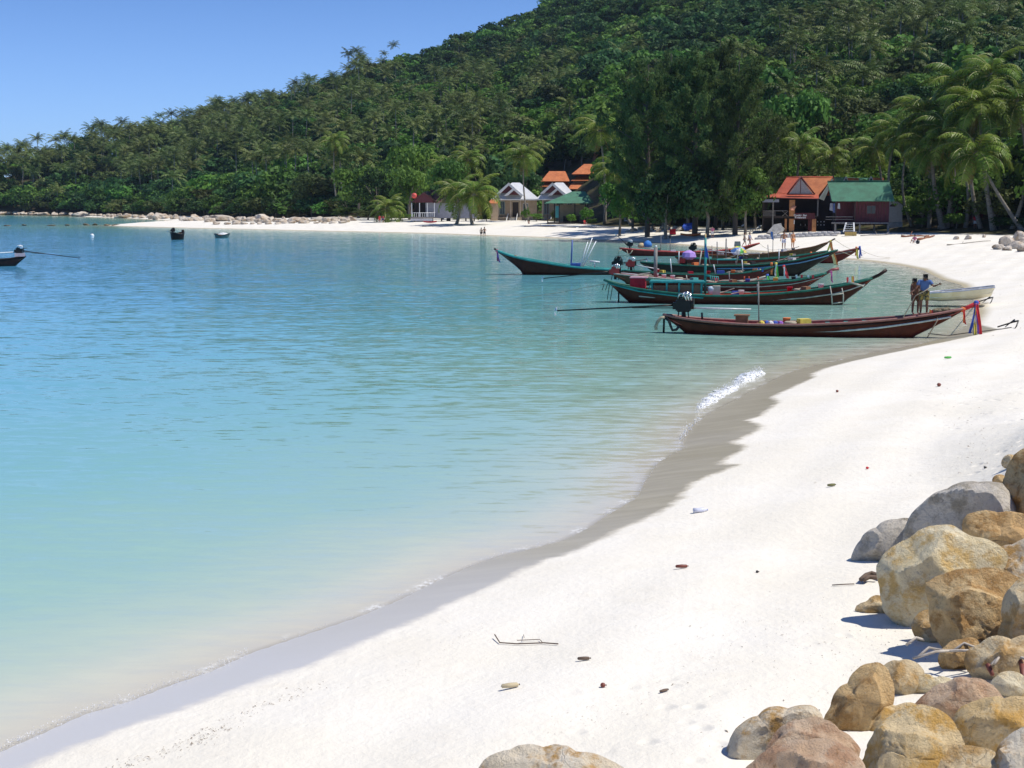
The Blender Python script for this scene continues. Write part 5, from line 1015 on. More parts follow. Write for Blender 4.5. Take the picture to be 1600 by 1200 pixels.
for k, (x0, y0, x1, y1, BB) in enumerate(((1264, 401, 1290, 419, B7), (1303, 389, 1390, 404, B6), (1341, 388, 1400, 402, B9), (1302, 373, 1360, 397, B8), (1185, 379, 1215, 390, B10))):
    a = W(x0, y0, BB.p.y); b = G(x1, y1, 0.3); c = a.lerp(b, .5) - Vector((0, 0, .35)); mb = MB(); mb.tube([a, a.lerp(c, .5) - Vector((0, 0, .08)), c, c.lerp(b, .5) - Vector((0, 0, .05)), b], .018, 4); tag(mb.build('mooring_rope', ROPE), ['slack rope from the green edged bow to the water', 'bow rope of the long dark green boat', 'bow rope of the dark red boat nearest the shore', 'bow rope of the boat with yellow green ribbons', 'bow rope of the farthest red boat'][k], 'rope', 'bow ropes of the moored boats')
# umbrella lying open in the row, and engine of a hidden boat
P = Place(1155, 412, 'beach_umbrella', 'half open blue, white, yellow and green umbrella on the moored boats', 'umbrella', z=0.0)
cs = [cloth((.15, .30, .65)), WHI_C, GRN_C, YEL_C, cloth((.15, .30, .65)), WHI_C, GRN_C, YEL_C]; cc = P.q(1155, 393, 0); Mt = Matrix.Rotation(.5, 3, 'X') @ Matrix.Rotation(.25, 3, 'Y')
for i in range(8):
    a0, a1 = i * math.pi / 4, (i + 1) * math.pi / 4; v = [cc + Mt @ Vector((0, 0, .45))]
    for rr_, zz in ((.5, .3), (.85, -.1)): v += [cc + Mt @ Vector((rr_ * math.cos(a0), rr_ * math.sin(a0), zz)), cc + Mt @ Vector((rr_ * math.cos(a1), rr_ * math.sin(a1), zz))]
    mb = MB(); mb.add(v, [(0, 1, 2), (1, 3, 4, 2)]); o = mb.build('umbrella_panel', cs[i], P.t); o.modifiers.new('thick', 'SOLIDIFY').thickness = .015
P.tube('umbrella_pole', STEEL, [(1155, 390, 0), (1157, 412, .1)], .03)
B11 = Boat(905, 429, 'lone long tail boat pointing left, teal gunwale, blue mast and bundled white poles')
B11.hull([(775, 391), (790, 397.5), (820, 405), (860, 411.5), (890, 416), (930, 419.5), (960, 421), (992, 423)], [(775, 392.5), (790, 404), (803, 414), (814, 424), (822, 430), (960, 431), (980, 428), (992, 425)], 1.8, HULL, P_TEAL, P_WOOD, .085)
B11.strake([(822, 425), (880, 427.5), (950, 428)], P_STRIPE, .025); B11.mast(892, 420, 894, 375, mat('mast_blue', (.05, .10, .35), .5), .06); B11.tube('stem_post', HULLD, [(776, 392, 0), (772, 388.5, 0)], .08)
B11.ribbon(776, 392, [(2, 16, 2.2, cloth((.45, .04, .12))), (5, 18, 2.4, PUR_C), (3.5, 17, 1.6, PNK_C)])
for a, b in ((918, 378), (925, 372), (931, 377)): B11.tube('white_pole', STEEL, [(905 + (a - 918) * .3, 420, -.2), (a, b, .1)], .035)
mb = MB(); mb.box(B11.q(899, 414, -.1), (.8, .5, .3)); mb.build('blue_tub', cloth((.08, .18, .55)), B11.t); B11.tube('white_seat', STEEL, [(921, 408, 0), (937, 409.5, 0)], .07); B11.mast(929, 418, 929, 409, STEEL, .04, 0, 'post'); B11.engine(964, 411, 1.0, IRON, (1010, 405)); B11.tube('mooring_rope', ROPED, [(990, 424, 0), (1010, 424, 0)], .03)
for x in (804, 806): B11.mast(x, 402.5, x, 399, P_WOOD, .06, 0, 'peg')
# boats out on the water
B12 = Boat(0, 416, 'long tail boat cut by the left edge, white topped engine, shaft over the water')
B12.hull([(-160, 398), (-100, 405), (-40, 406), (10, 405), (39, 400.5)], [(-160, 400), (-140, 412), (-120, 417), (15, 417), (24, 415), (32, 408), (39, 402)], 1.7, HULLD, HULLD, P_WOOD, .05)
B12.engine(29, 392.5, .95, STEEL, (120, 405), (-40, 397)); mb = MB(); mb.box(B12.q(30, 398.5, 0), (.9, .5, .3)); mb.build('engine_mount', mat('mount_pink', (.6, .45, .45), .6), B12.t); B12.tube('raised_rod', IRON, [(30, 390, 0), (41, 388, 0)], .03)
def dinghy(px, wl, x0, x1, ys, label, m, turn=0.0, nm='rowing_boat'):
    B = Boat(px, wl, label, turn, 'small boats on the water', nm); B.hull([(x0, ys), ((x0 + x1) / 2, ys + 3.4), (x1, ys)], [(x0, ys + 1.5), (x0 + 2.5, wl), (x1 - 3, wl), (x1, ys + 1.2)], 2.0, m, BLACK, P_WOOD, .06, bfun=lambda U: np.sin(np.pi * np.clip(U, .03, .97)) ** .5); B.thwarts([px - 3, px + 3], P_WOOD); return B
D = dinghy(277, 374.5, 266, 289, 362.5, 'black boat with high ends and small engine, left one out in the bay', HULLD, .5, 'long_tail_boat'); D.engine(269.5, 360, .8, IRON, (261, 362), None)
mb = MB(); mb.box(D.q(287, 363, 0), (.3, .3, .8)); mb.build('bow_post', HULLD, D.t)
D = dinghy(347, 371.5, 335, 359, 365, 'grey green rowing boat with white cover, right one out in the bay', mat('grey_green_hull', (.10, .15, .14), .5), -.2); mb = MB(); mb.lathe([(.2, 0), (.9, .02), (.6, .25), (.05, .35)], D.q(349, 366.5, 0), 9); mb.build('white_cover', WHI_C, D.t)
# white dinghy on the shore
P = Place(1500, 466, 'beached_dinghy', 'white fibreglass dinghy with pale blue rim pulled up behind the nearest bow', 'boat', z=.45); P.__class__ = Boat
P.ext = False; P.hull([(1436, 460), (1460, 457.5), (1500, 453.5), (1530, 449.5), (1551, 446.5)], [(1436, 463), (1445, 470), (1470, 471.5), (1520, 468), (1546, 462), (1551, 447.5)], 1.7, mat('white_gelcoat', (.78, .72, .52), .3, (.60, .50, .28), 1.0), mat('rim_pale_blue', (.52, .55, .66), .4), mat('cream_inside', (.72, .68, .55), .5), .04, bfun=lambda U: np.minimum(1, np.maximum(.02, U) * 3.2) ** .7)
P.thwarts([1475, 1505, 1530], WHITE)
# anchors, ropes, buoy
def anchor(px, py, label, rope):
    p = GT(px, py); t = thing('boat_anchor', p, label, 'anchor', 'boat anchors dug into the sand'); mb = MB(); mb.tube([(-.7, 0, .03), (0, 0, .25)], .035, 6); mb.build('shank', IRON, t)
    for a in (-.6, .6): mb = MB(); mb.tube([(0, 0, .25), (.1, a * .4, .32), (-.05, a * .8, .12), (-.22, a, -.08)], [.04, .035, .03, .01], 6); mb.build('fluke', IRON, t)
    pts = []
    for k, (a, b, dz) in enumerate(rope):
        q = GT(a, b) if dz is None else W(a, b, dz); pts.append(q + Vector((0, 0, .02 if dz is None else 0)))
    mb = MB(); mb.tube(pts, .022, 5); o = mb.build('mooring_rope', ROPED if len(rope) > 4 else ROPE, None, smooth=True); tag(o, 'mooring rope from the nearest bow to the ' + label.split(',')[0], 'rope', 'mooring ropes on the sand')
anchor(1546, 473, 'far anchor, just below the white dinghy', [(1514, 479, B1.p.y), (1522, 479, None), (1535, 476, None), (1544, 474, None)])
anchor(1584, 512, 'near anchor, right of the ribbons on the sand', [(1450, 521, B1.p.y + .2), (1480, 525, None), (1510, 521, None), (1540, 518, None), (1565, 515, None), (1580, 512.5, None)])
P = Place(144, 369, 'mooring_buoy', 'small white buoy floating alone in the bay at left', 'buoy', z=0.0); mb = MB(); mb.lathe([(.02, -.2), (.3, -.1), (.36, .1), (.25, .35), (.02, .45)], (0, 0, 0), 10); mb.build('float', WHITE, P.t, smooth=True); mb = MB(); mb.lathe([(.05, 0), (.06, .1), (.02, .2)], (0, 0, .44), 6); mb.build('eye', IRON, P.t)
mb = MB(); mb.tube([W(808, 466, B2.p.y + 1), W(870, 458, B2.p.y + 1), W(943, 444, B2.p.y)], .02, 4); tag(mb.build('mooring_rope', ROPE), 'pale stern line running from the cabin boat into the water at left', 'rope')
# ------------------------------------------------------------------ people
SKIN_D = mat('skin_dark', (.17, .075, .04), .6); SKIN_T = mat('skin_tan', (.42, .20, .11), .6); SKIN_L = mat('skin_light', (.55, .30, .20), .6); HAIR = mat('hair_black', (.012, .010, .009), .6)
def skin(name, pts, edges, m, parent, sub=2, root=0):
    me = bpy.data.meshes.new(name); me.from_pydata([p[0] for p in pts], edges, []); o = bpy.data.objects.new(name, me); COL.objects.link(o)
    md = o.modifiers.new('s', 'SKIN'); md.use_smooth_shade = True
    for i, p in enumerate(pts):
        sv_ = me.skin_vertices[0].data[i]; rr = p[1] if hasattr(p[1], '__len__') else (p[1], p[1]); sv_.radius = rr; sv_.use_root = (i == root)
    ss = o.modifiers.new('u', 'SUBSURF'); ss.levels = ss.render_levels = sub
    dg = bpy.context.evaluated_depsgraph_get(); ev = o.evaluated_get(dg); nm = bpy.data.meshes.new_from_object(ev); o.modifiers.clear(); o.data = nm; nm.materials.clear(); nm.materials.append(m); nm.shade_smooth(); o.parent = parent; return o
def person(p, hgt, label, pose='stand', sk=SKIN_T, shirt=None, shorts=None, hair=HAIR, rz=0.0, hat=None, group=None):
    t = thing('person', p, label, 'person', group, rz); k = hgt / 1.72; t.scale = (k * 1.12, k * 1.12, k)
    # joints (x right, y forward is -Y towards the camera), standing
    J = dict(pel=(0, 0, .93), ab=(0, 0, 1.10), ch=(0, 0, 1.33), nk=(0, 0, 1.48), hd=(0, -.01, 1.60), sl=(-.19, 0, 1.41), el=(-.25, .02, 1.14), hl=(-.24, -.06, .88), sr=(.19, 0, 1.41), er=(.25, .02, 1.14), hr=(.24, -.06, .88),
             pl=(-.09, 0, .90), kl=(-.11, -.02, .50), al=(-.11, .02, .08), tl=(-.12, -.16, .03), pr=(.09, 0, .90), kr=(.11, -.02, .50), ar=(.11, .02, .08), tr=(.12, -.16, .03))
    if pose == 'pull': J.update(ab=(0, -.02, 1.10), ch=(.01, -.08, 1.31), nk=(.02, -.14, 1.43), hd=(.03, -.24, 1.50), sl=(-.18, -.09, 1.38), el=(-.26, -.22, 1.12), hl=(-.40, -.34, .96), sr=(.20, -.09, 1.38), er=(.32, -.20, 1.18), hr=(.50, -.30, 1.27))
    if pose == 'reach': J.update(ab=(-.02, -.04, 1.10), ch=(-.06, -.12, 1.28), nk=(-.09, -.18, 1.40), hd=(-.14, -.26, 1.46), sl=(-.22, -.12, 1.34), el=(-.30, -.26, 1.08), hl=(-.30, -.40, .88), sr=(.10, -.12, 1.34), er=(.08, -.28, 1.10), hr=(-.06, -.42, .94))
    if pose == 'walk': J.update(kl=(-.10, -.16, .52), al=(-.10, -.22, .10), tl=(-.10, -.38, .06), kr=(.10, .02, .50), ar=(.10, .24, .14), tr=(.11, .16, .03), hl=(-.24, .12, .90), hr=(.24, -.22, .92), er=(.26, -.06, 1.14))
    if pose == 'hold': J.update(er=(.27, -.06, 1.16), hr=(.12, -.26, 1.12), hl=(-.30, -.04, .90))
    if pose == 'sit':
        d = .66; J = {a: (x, y, z - d) for a, (x, y, z) in J.items()}; J.update(kl=(-.16, -.42, .44), al=(-.16, -.62, .08), tl=(-.16, -.76, .04), kr=(.16, -.40, .42), ar=(.18, -.66, .08), tr=(.18, -.80, .04), hl=(-.22, -.34, .46), el=(-.27, -.10, .52), hr=(.28, .14, .12), er=(.30, .10, .46), pl=(-.1, -.04, .20), pr=(.1, -.04, .20), pel=(0, 0, .20))
    V = {a: Vector(b) for a, b in J.items()}; hd, nk = V['hd'], V['nk']; ax = (hd - nk).normalized(); fw = Vector((0, -1, 0)); fw = (fw - ax * fw.dot(ax)).normalized(); rt = fw.cross(ax)
    pts = []; ed = []; ix = {}
    def a(n_, c, r, par=None):
        ix[n_] = len(pts); pts.append((tuple(c), r));
        if par is not None: ed.append((ix[par], ix[n_]))
    a('pel', V['pel'], (.135, .105)); a('ab', V['ab'], (.125, .095), 'pel'); a('ch', V['ch'], (.15, .11), 'ab'); a('nk', V['nk'], .055, 'ch'); a('jaw', hd - ax * .03 + fw * .02, (.070, .078), 'nk'); a('hd', hd + ax * .045, (.078, .095), 'jaw'); a('crown', hd + ax * .125, .055, 'hd')
    for s_ in ('l', 'r'):
        a('s' + s_, V['s' + s_], .062, 'ch'); a('e' + s_, V['e' + s_], .044, 's' + s_); w = V['e' + s_].lerp(V['h' + s_], .92); a('w' + s_, w, .028, 'e' + s_); dr = (V['h' + s_] - V['e' + s_]).normalized(); a('h' + s_, w + dr * .07, (.036, .02), 'w' + s_)
        sd_ = dr.cross(Vector((0, 1, .2))).normalized()
        for q in range(4): b0 = w + dr * .10 + sd_ * (.028 * (q - 1.5)); a('f%s%d' % (s_, q), b0, .010, 'h' + s_); a('g%s%d' % (s_, q), b0 + dr * (.055 + (.012 if q in (1, 2) else 0)) + Vector((0, -.025, -.01)), .008, 'f%s%d' % (s_, q))
        a('t' + s_ + '0', w + dr * .04 + Vector((0, -.045, 0)), .010, 'w' + s_)
        a('p' + s_, V['p' + s_], .088, 'pel'); a('k' + s_, V['k' + s_], .058, 'p' + s_); m_ = V['k' + s_].lerp(V['a' + s_], .3); a('c' + s_, m_ + Vector((0, .015, 0)), .055, 'k' + s_); a('a' + s_, V['a' + s_], .036, 'c' + s_); a('tt' + s_, V['t' + s_], (.042, .025), 'a' + s_)
    body = skin('body', pts, ed, sk, t)
    face = hd + ax * .02 + fw * .085; mb = MB(); mb.lathe([(.006, .03), (.014, 0), (.018, -.012), (.004, -.02)], face + fw * .008, 6); mb.build('nose', sk, body, smooth=True)
    for s_ in (-1, 1):
        mb = MB(); mb.lathe([(.002, .03), (.012, .015), (.012, -.015), (.002, -.03)], hd + ax * .02 + rt * s_ * .083, 6); mb.build('ear', sk, body, smooth=True)
        mb = MB(); mb.lathe([(.002, .008), (.010, 0), (.002, -.008)], face + rt * s_ * .032 + ax * .028, 6); mb.build('eye', HAIR, body)
    mb = MB(); mb.box(face - ax * .045, (.04, .012, .009)); mb.build('mouth', mat('lip', (.25, .08, .07), .6), body)
    skin('hair', [(tuple(hd + ax * .10 - fw * .005), (.088, .098)), (tuple(hd + ax * .03 - fw * .05), (.078, .06)), (tuple(hd + ax * .15), (.05, .055))], [(0, 1), (0, 2)], hair, t, 2)
    if hat: mb = MB(); mb.lathe([(.16, 0), (.16, .015), (.10, .02), (.09, .10), (.02, .12)], hd + ax * .12, 10); mb.build('hat', hat, t, smooth=True)
    if shirt: skin('shirt', [(tuple(V['pel'] + Vector((0, 0, .02))), (.16, .125)), (tuple(V['ab']), (.152, .118)), (tuple(V['ch']), (.175, .130)), (tuple(V['ch'].lerp(V['nk'], .75)), .085), (tuple(V['sl']), .082), (tuple(V['sl'].lerp(V['el'], .7)), .070), (tuple(V['sr']), .082), (tuple(V['sr'].lerp(V['er'], .7)), .070)], [(0, 1), (1, 2), (2, 3), (2, 4), (4, 5), (2, 6), (6, 7)], shirt, t)
    if shorts: skin('shorts', [(tuple(V['pel'] + Vector((0, 0, .03))), (.155, .125)), (tuple(V['pl']), .112), (tuple(V['pl'].lerp(V['kl'], .85)), .098), (tuple(V['pr']), .112), (tuple(V['pr'].lerp(V['kr'], .85)), .098)], [(0, 1), (1, 2), (0, 3), (3, 4)], shorts, t)
    return t
PAT = mat('patterned_shorts', (.30, .24, .06), .8, (.03, .03, .03), 14, ramp=(.47, .53)); PATW = mat('pale_patterned_shorts', (.65, .65, .72), .8, (.25, .28, .5), 14, ramp=(.4, .5)); BLUE_SHIRT = cloth((.07, .14, .34))
zf = (B1.py - float(np.interp(1434, B1.X, B1.sh))) * B1.s
b1 = B1.t.matrix_basis.copy()
def onboat(B, px, y, z): v = B.q(px, B.py, y); return B.t.location + Matrix.Rotation(B.t.rotation_euler.z, 3, 'Z') @ Vector((v.x, v.y, z))
# small fore deck the men stand on
B1.slab('fore_deck', HULL, [(1412, 492.5, -.30), (1440, 489, -.16), (1440, 489, .3), (1412, 492.5, .45)], .04)
person(onboat(B1, 1435, -.05, zf + .03), 1.75, 'man in blue T-shirt and patterned shorts bent over a rope on the nearest bow', 'pull', SKIN_D, BLUE_SHIRT, PAT, rz=-.35)
person(onboat(B1, 1424, .5, zf + .0), 1.62, 'shirtless young man half hidden behind the man in the blue T-shirt', 'reach', mat('skin_brown', (.22, .10, .06), .6), None, cloth((.18, .08, .04)), rz=.1)
mb = MB(); mb.tube([onboat(B1, 1446, -.35, zf + 1.25), onboat(B1, 1432, -.45, zf + 1.0), onboat(B1, 1421, -.45, zf + .85), onboat(B1, 1412, -.5, zf + .35), onboat(B1, 1404, -.6, zf - .05)], .02, 5); tag(mb.build('hauling_rope', ROPE, smooth=True), 'rope held in the hands of the man in the blue T-shirt', 'rope')
PG = 'people on the beach'
def beachman(px, py, hpx, label, pose='stand', **k):
    p = GT(px, py); s = (p - CO).dot(CF) / FPX; person(p, hpx * s, label, pose, group=PG, **k)
beachman(1224.5, 389, 27, 'shirtless man in pale patterned shorts on the sand before the restaurant', 'hold', sk=SKIN_T, shorts=PATW)
beachman(1238.5, 388, 26, 'woman in orange swimwear on the sand before the restaurant', sk=mat('skin_orange_tan', (.50, .24, .12), .6), shorts=cloth((.75, .30, .10)), rz=.5)
beachman(752, 370.5, 14, 'shirtless man in black shorts wading at the far water edge', sk=SKIN_L, shorts=BLACK, rz=2.9); beachman(757, 370.5, 15, 'slim dark haired person beside the man wading at the far water edge', 'hold', sk=SKIN_T, shorts=BLACK)
beachman(1163, 385, 21, 'person in grey top walking behind the moored boats', 'walk', sk=SKIN_T, shirt=cloth((.25, .24, .22)), shorts=GREYW, rz=1.3); beachman(1171, 386, 22, 'person in blue grey shirt walking behind the moored boats', 'walk', sk=SKIN_T, shirt=cloth((.28, .30, .42)), shorts=cloth((.35, .22, .2)), rz=1.0)
beachman(593, 348, 11.5, 'person in bright red wrap at the far left end of the huts', sk=SKIN_T, shirt=RED_C, shorts=RED_C); beachman(598.5, 348, 11, 'person in dark red top next to the bright red wrap', sk=SKIN_T, shirt=cloth((.45, .05, .08)), shorts=cloth((.05, .05, .2)))
beachman(1523.5, 357, 21, 'person in red top in the shade between the right hand palm trunks', 'hold', sk=SKIN_T, shirt=RED_C, shorts=WHI_C, hat=WHI_C); beachman(1429, 380, 20, 'person in pink top sitting on the sand beside a black bag', 'sit', sk=SKIN_T, shirt=PNK_C, shorts=WHI_C, rz=-.8)
beachman(913, 351, 13, 'sunbather in red sitting on the sand by the pavilion', 'sit', sk=SKIN_L, shirt=RED_C, shorts=RED_C, rz=.6); beachman(826, 350, 9, 'sunbather sitting on the sand in front of the white cottage', 'sit', sk=SKIN_L, shorts=BLACK); beachman(1113, 372, 18, 'child in pink and white standing near the loungers', sk=SKIN_L, shirt=PNK_C, shorts=WHI_C)
# ------------------------------------------------------------------ boulders and shore rocks
def rockmat(name, c1, c2, c3, stain=(.20, .10, .03), sc=2.0, lo=.45, hi=.62):
    m, n, l = nodes_of(name); b = n['Principled BSDF']; b.inputs['Roughness'].default_value = .85; b.inputs['Specular IOR Level'].default_value = .3
    tc = N(n, 'TexCoord'); o = tc.outputs['Object']; oi = N(n, 'ObjectInfo'); va = N(n, 'VectorMath', operation='ADD'); l.new(o, va.inputs[0]); cx = N(n, 'CombineXYZ')
    l.new(mathn(n, l, 'MULTIPLY', oi.outputs['Random'], 40.0), cx.inputs[0]); l.new(cx.outputs[0], va.inputs[1]); v = va.outputs[0]
    c = mixc(n, l, maprange(n, l, noise(n, l, sc, 6, v, .65), .35, .65), c1, c2); c = mixc(n, l, maprange(n, l, noise(n, l, sc * 1.7, 5, v, .7), lo, hi), c, c3)
    c = mixc(n, l, maprange(n, l, noise(n, l, sc * 3.1, 7, v, .75), .60, .70, 0, .7), c, stain)
    c = mixc(n, l, maprange(n, l, noise(n, l, 45, 4, v, .7), .55, .72, 0, .45), c, (.10, .08, .06)); c = mixc(n, l, maprange(n, l, noise(n, l, 90, 2, v), .62, .75, 0, .5), c, (.75, .70, .62))
    vo = N(n, 'TexVoronoi'); vo.feature = 'DISTANCE_TO_EDGE'; vo.inputs['Scale'].default_value = sc * .9; va2 = N(n, 'VectorMath', operation='ADD'); nz = N(n, 'TexNoise'); nz.inputs['Scale'].default_value = 2.5; l.new(v, nz.inputs['Vector']); l.new(v, va2.inputs[0]); l.new(nz.outputs['Color'], va2.inputs[1]); l.new(va2.outputs[0], vo.inputs['Vector'])
    crack = mathn(n, l, 'MULTIPLY', maprange(n, l, vo.outputs['Distance'], 0.0, 0.018, 1, 0), maprange(n, l, noise(n, l, 1.6, 3, v), .50, .60)); c = mixc(n, l, mathn(n, l, 'MULTIPLY', crack, .22), c, (.07, .045, .03)); l.new(c, b.inputs['Base Color'])
    h = mathn(n, l, 'ADD', mathn(n, l, 'MULTIPLY', noise(n, l, 7, 8, v, .7), 1.0), mathn(n, l, 'MULTIPLY', noise(n, l, 30, 6, v, .75), .40)); h = mathn(n, l, 'SUBTRACT', h, mathn(n, l, 'MULTIPLY', crack, .08))
    bp = N(n, 'Bump'); bp.inputs['Strength'].default_value = 1.0; bp.inputs['Distance'].default_value = .07; l.new(h, bp.inputs['Height']); l.new(bp.outputs[0], b.inputs['Normal']); return m
RK_TAN = rockmat('rock_tan', (.68, .51, .29), (.78, .64, .41), (.56, .35, .14)); RK_PALE = rockmat('rock_pale_yellow', (.78, .64, .38), (.86, .76, .54), (.66, .45, .18)); RK_BROWN = rockmat('rock_brown', (.62, .40, .18), (.74, .54, .28), (.44, .25, .09))
RK_GREY = rockmat('rock_grey', (.60, .54, .45), (.70, .64, .55), (.40, .35, .27), (.24, .20, .15), 1.5); RK_PINK = rockmat('rock_pink', (.60, .41, .26), (.70, .53, .37), (.50, .30, .18)); RK_OCHRE = rockmat('rock_ochre', (.70, .50, .24), (.80, .63, .37), (.66, .39, .11))
RK_WO = rockmat('rock_white_orange', (.74, .62, .44), (.82, .74, .60), (.56, .33, .11), (.38, .22, .09), 1.6, .46, .62); RK_SHORE = rockmat('rock_shore', (.52, .44, .35), (.62, .55, .46), (.38, .28, .19), (.22, .17, .12), .5); RK_WETR = rockmat('rock_wet', (.12, .09, .05), (.20, .15, .08), (.07, .05, .03), sc=.8)
def boulder(poly, depth, thick, m, label, seed=0, name='boulder', group='boulders of the rock bank', res=36, rough=1.0, facets=13, foot=None):
    """closed stone whose outline follows poly (px) at its own distance, with its own thickness, cut by facets"""
    # the stone's foot stands on the sand; foot gives its line where nearer stones hide it
    lx, ly = max(poly, key=lambda q: q[1]); mx_ = sum(q[0] for q in poly) / len(poly); fy = foot or ly; depth = GT(mx_ * .5 + lx * .5, fy).y
    cy_ = sum(q[1] for q in poly) / len(poly); ex = (fy - cy_ + .35 * (ly - cy_)) / (ly - cy_); poly = [(a, cy_ + (b - cy_) * ex if b > cy_ else b) for a, b in poly]
    P_ = [W(a, b, depth) for a, b in poly]; c = sum(P_, Vector()) / len(P_); d = (c - CO).normalized(); rt = d.cross(Vector((0, 0, 1))).normalized(); up = rt.cross(d)
    q = [((p - c).dot(rt), (p - c).dot(up)) for p in P_]; ang = np.array([math.atan2(b, a) for a, b in q]); o = np.argsort(ang); ang = ang[o]; rad = np.array([math.hypot(*q[i]) for i in o])
    A2 = np.concatenate([ang - 2 * math.pi, ang, ang + 2 * math.pi]); R2 = np.tile(rad, 3); r = np.random.default_rng(seed + 900); rm = float(rad.mean()); T = thick * rm
    fn = []
    while len(fn) < facets:
        v = rnd_dirs(r, 1)[0]
        if abs(v[1]) > .35 and all(v @ w_ < .82 for w_ in fn): fn.append(v)
    fd = r.uniform(.46, .78, facets); off = Vector((seed * 3.7, seed * 1.3, 0)); verts = []; nu, nv = res * 2, res
    for i in range(nv + 1):
        ph = math.pi * i / nv; s_ = math.sin(ph); cz = -math.cos(ph)
        for j in range(nu):
            th = 2 * math.pi * j / nu - math.pi; R_ = float(np.interp(th, A2, R2)) * 1.05; s2 = s_ ** .62
            dv = Vector((math.cos(th) * s_, cz, math.sin(th) * s_)); k = 1.0
            for f_, e_ in zip(fn, fd):
                dd = dv.x * f_[0] + dv.y * f_[1] + dv.z * f_[2]
                if dd > e_: k = min(k, (e_ + (dd - e_) * .03) / dd)
            n1 = mnoise.fractal(dv * 1.5 + off, 1.0, 2.0, 3) * .05 * rough + mnoise.fractal(dv * 5.5 + off, .7, 2.1, 5) * .030 * rough; rg = abs(mnoise.noise(Vector((dv.x * 1.3, dv.y * 1.3, dv.z * 3.4)) + off * 2)); n1 += (min(rg, .05) - .05) * .8 * rough
            ke = 1 - (1 - k) * min(1, abs(cz) * 2.2) * .92; x, z = math.cos(th) * s2 * R_ * (1 + n1 * .6) * ke, math.sin(th) * s2 * R_ * (1 + n1 * .6) * ke
            verts.append(rt * x + up * z + d * (cz * T * k * (1 + n1) + T * .45))
    f = []
    for i in range(nv):
        for j in range(nu): f.append((i * nu + j, i * nu + (j + 1) % nu, (i + 1) * nu + (j + 1) % nu, (i + 1) * nu + j))
    me = bpy.data.meshes.new(name); me.from_pydata([tuple(v) for v in verts], [], f); me.materials.append(m); me.update()
    bm = bmesh.new(); bm.from_mesh(me); bmesh.ops.remove_doubles(bm, verts=bm.verts, dist=1e-4); bmesh.ops.recalc_face_normals(bm, faces=bm.faces)
    for e in bm.edges: e.smooth = not (len(e.link_faces) == 2 and e.calc_face_angle(0) > R(24))
    for fc in bm.faces: fc.smooth = True
    bm.to_mesh(me); bm.free()
    ob_ = obj(name, me, loc=c); return tag(ob_, label, 'boulder' if name == 'boulder' else 'rock', group)
B_ = boulder
B_([(1331,868),(1345,845),(1370,825),(1400,813),(1425,812),(1440,840),(1420,868),(1365,876)], 16.4, .8, RK_GREY, 'low flat grey boulder at the left of the large grey one', 1, rough=.5, facets=2)
B_([(1413,850),(1418,815),(1445,785),(1480,765),(1530,755),(1565,757),(1582,780),(1590,810),(1580,870),(1480,890)], 16.0, .8, RK_GREY, 'large smooth grey boulder behind the pale yellow one', 2, rough=.4, facets=2)
B_([(1570,745),(1575,730),(1600,703),(1660,690),(1690,760),(1660,830),(1592,806),(1578,780)], 15.2, .8, RK_BROWN, 'tall brown boulder cut by the right edge above the others', 3, foot=855)
B_([(1551,748),(1556,743),(1568,743),(1574,750),(1570,758),(1556,757)], 17.5, .8, RK_BROWN, 'small brown stone at the top left of the tall brown boulder', 4, res=14)
B_([(1565,724),(1569,714),(1585,712),(1600,714),(1606,724),(1590,727)], 19.0, .8, RK_TAN, 'flat tan stone peeping from the sand at the top of the rock bank', 5, res=14)
B_([(1504,822),(1512,805),(1560,803),(1600,804),(1640,815),(1640,855),(1568,866),(1545,852),(1520,840)], 14.2, .8, RK_BROWN, 'rough brown boulder wedged above the pale yellow one', 6, rough=1.5, foot=905)
B_([(1369,890),(1378,870),(1420,845),(1485,822),(1512,838),(1568,865),(1560,900),(1510,965),(1462,978),(1425,965),(1385,940),(1378,915)], 13.4, .75, RK_PALE, 'big pale yellow cracked boulder, largest at the left of the pile', 7, res=44, facets=8)
B_([(1540,905),(1585,850),(1600,843),(1660,840),(1660,900),(1600,920),(1550,915)], 13.0, .7, RK_WO, 'white slab with an orange edge leaning at the right edge', 8, foot=965)
B_([(1447,915),(1475,897),(1520,892),(1590,905),(1612,930),(1600,990),(1560,1000),(1495,1010),(1472,985),(1455,945)], 12.4, .8, RK_BROWN, 'big angular brown boulder overhanging in the middle of the pile', 9, res=44, facets=9, foot=1026)
B_([(1568,960),(1580,920),(1600,903),(1670,895),(1680,1000),(1590,1000),(1570,985)], 11.9, .8, RK_TAN, 'rounded tan brown boulder at the right edge under the white slab', 10, foot=1045)
B_([(1508,1035),(1512,1018),(1530,1008),(1580,1000),(1640,1003),(1650,1058),(1590,1062),(1530,1056)], 12.2, .8, RK_TAN, 'grey tan boulder lying below the overhanging brown one', 11, rough=.7)
B_([(1466,1030),(1478,1010),(1500,1000),(1535,1004),(1530,1035),(1500,1046),(1478,1042)], 12.7, .9, RK_BROWN, 'dark brown stone in the shadow under the overhanging boulder', 12, res=18)
B_([(1425,975),(1435,960),(1480,965),(1495,990),(1470,1002),(1440,998)], 13.6, .9, RK_TAN, 'stone in the shadow under the pale yellow boulder', 13, res=18)
B_([(1335,950),(1355,940),(1380,932),(1400,948),(1405,958),(1370,958)], 14.2, .7, RK_TAN, 'flat pointed tan stone left of the pale yellow boulder', 14, res=18)
B_([(1287,1122),(1300,1100),(1325,1068),(1350,1040),(1375,1037),(1390,1055),(1396,1090),(1372,1118),(1330,1140),(1300,1138)], 11.3, .75, RK_BROWN, 'leaning brown speckled boulder with a straight left edge', 15, rough=.7)
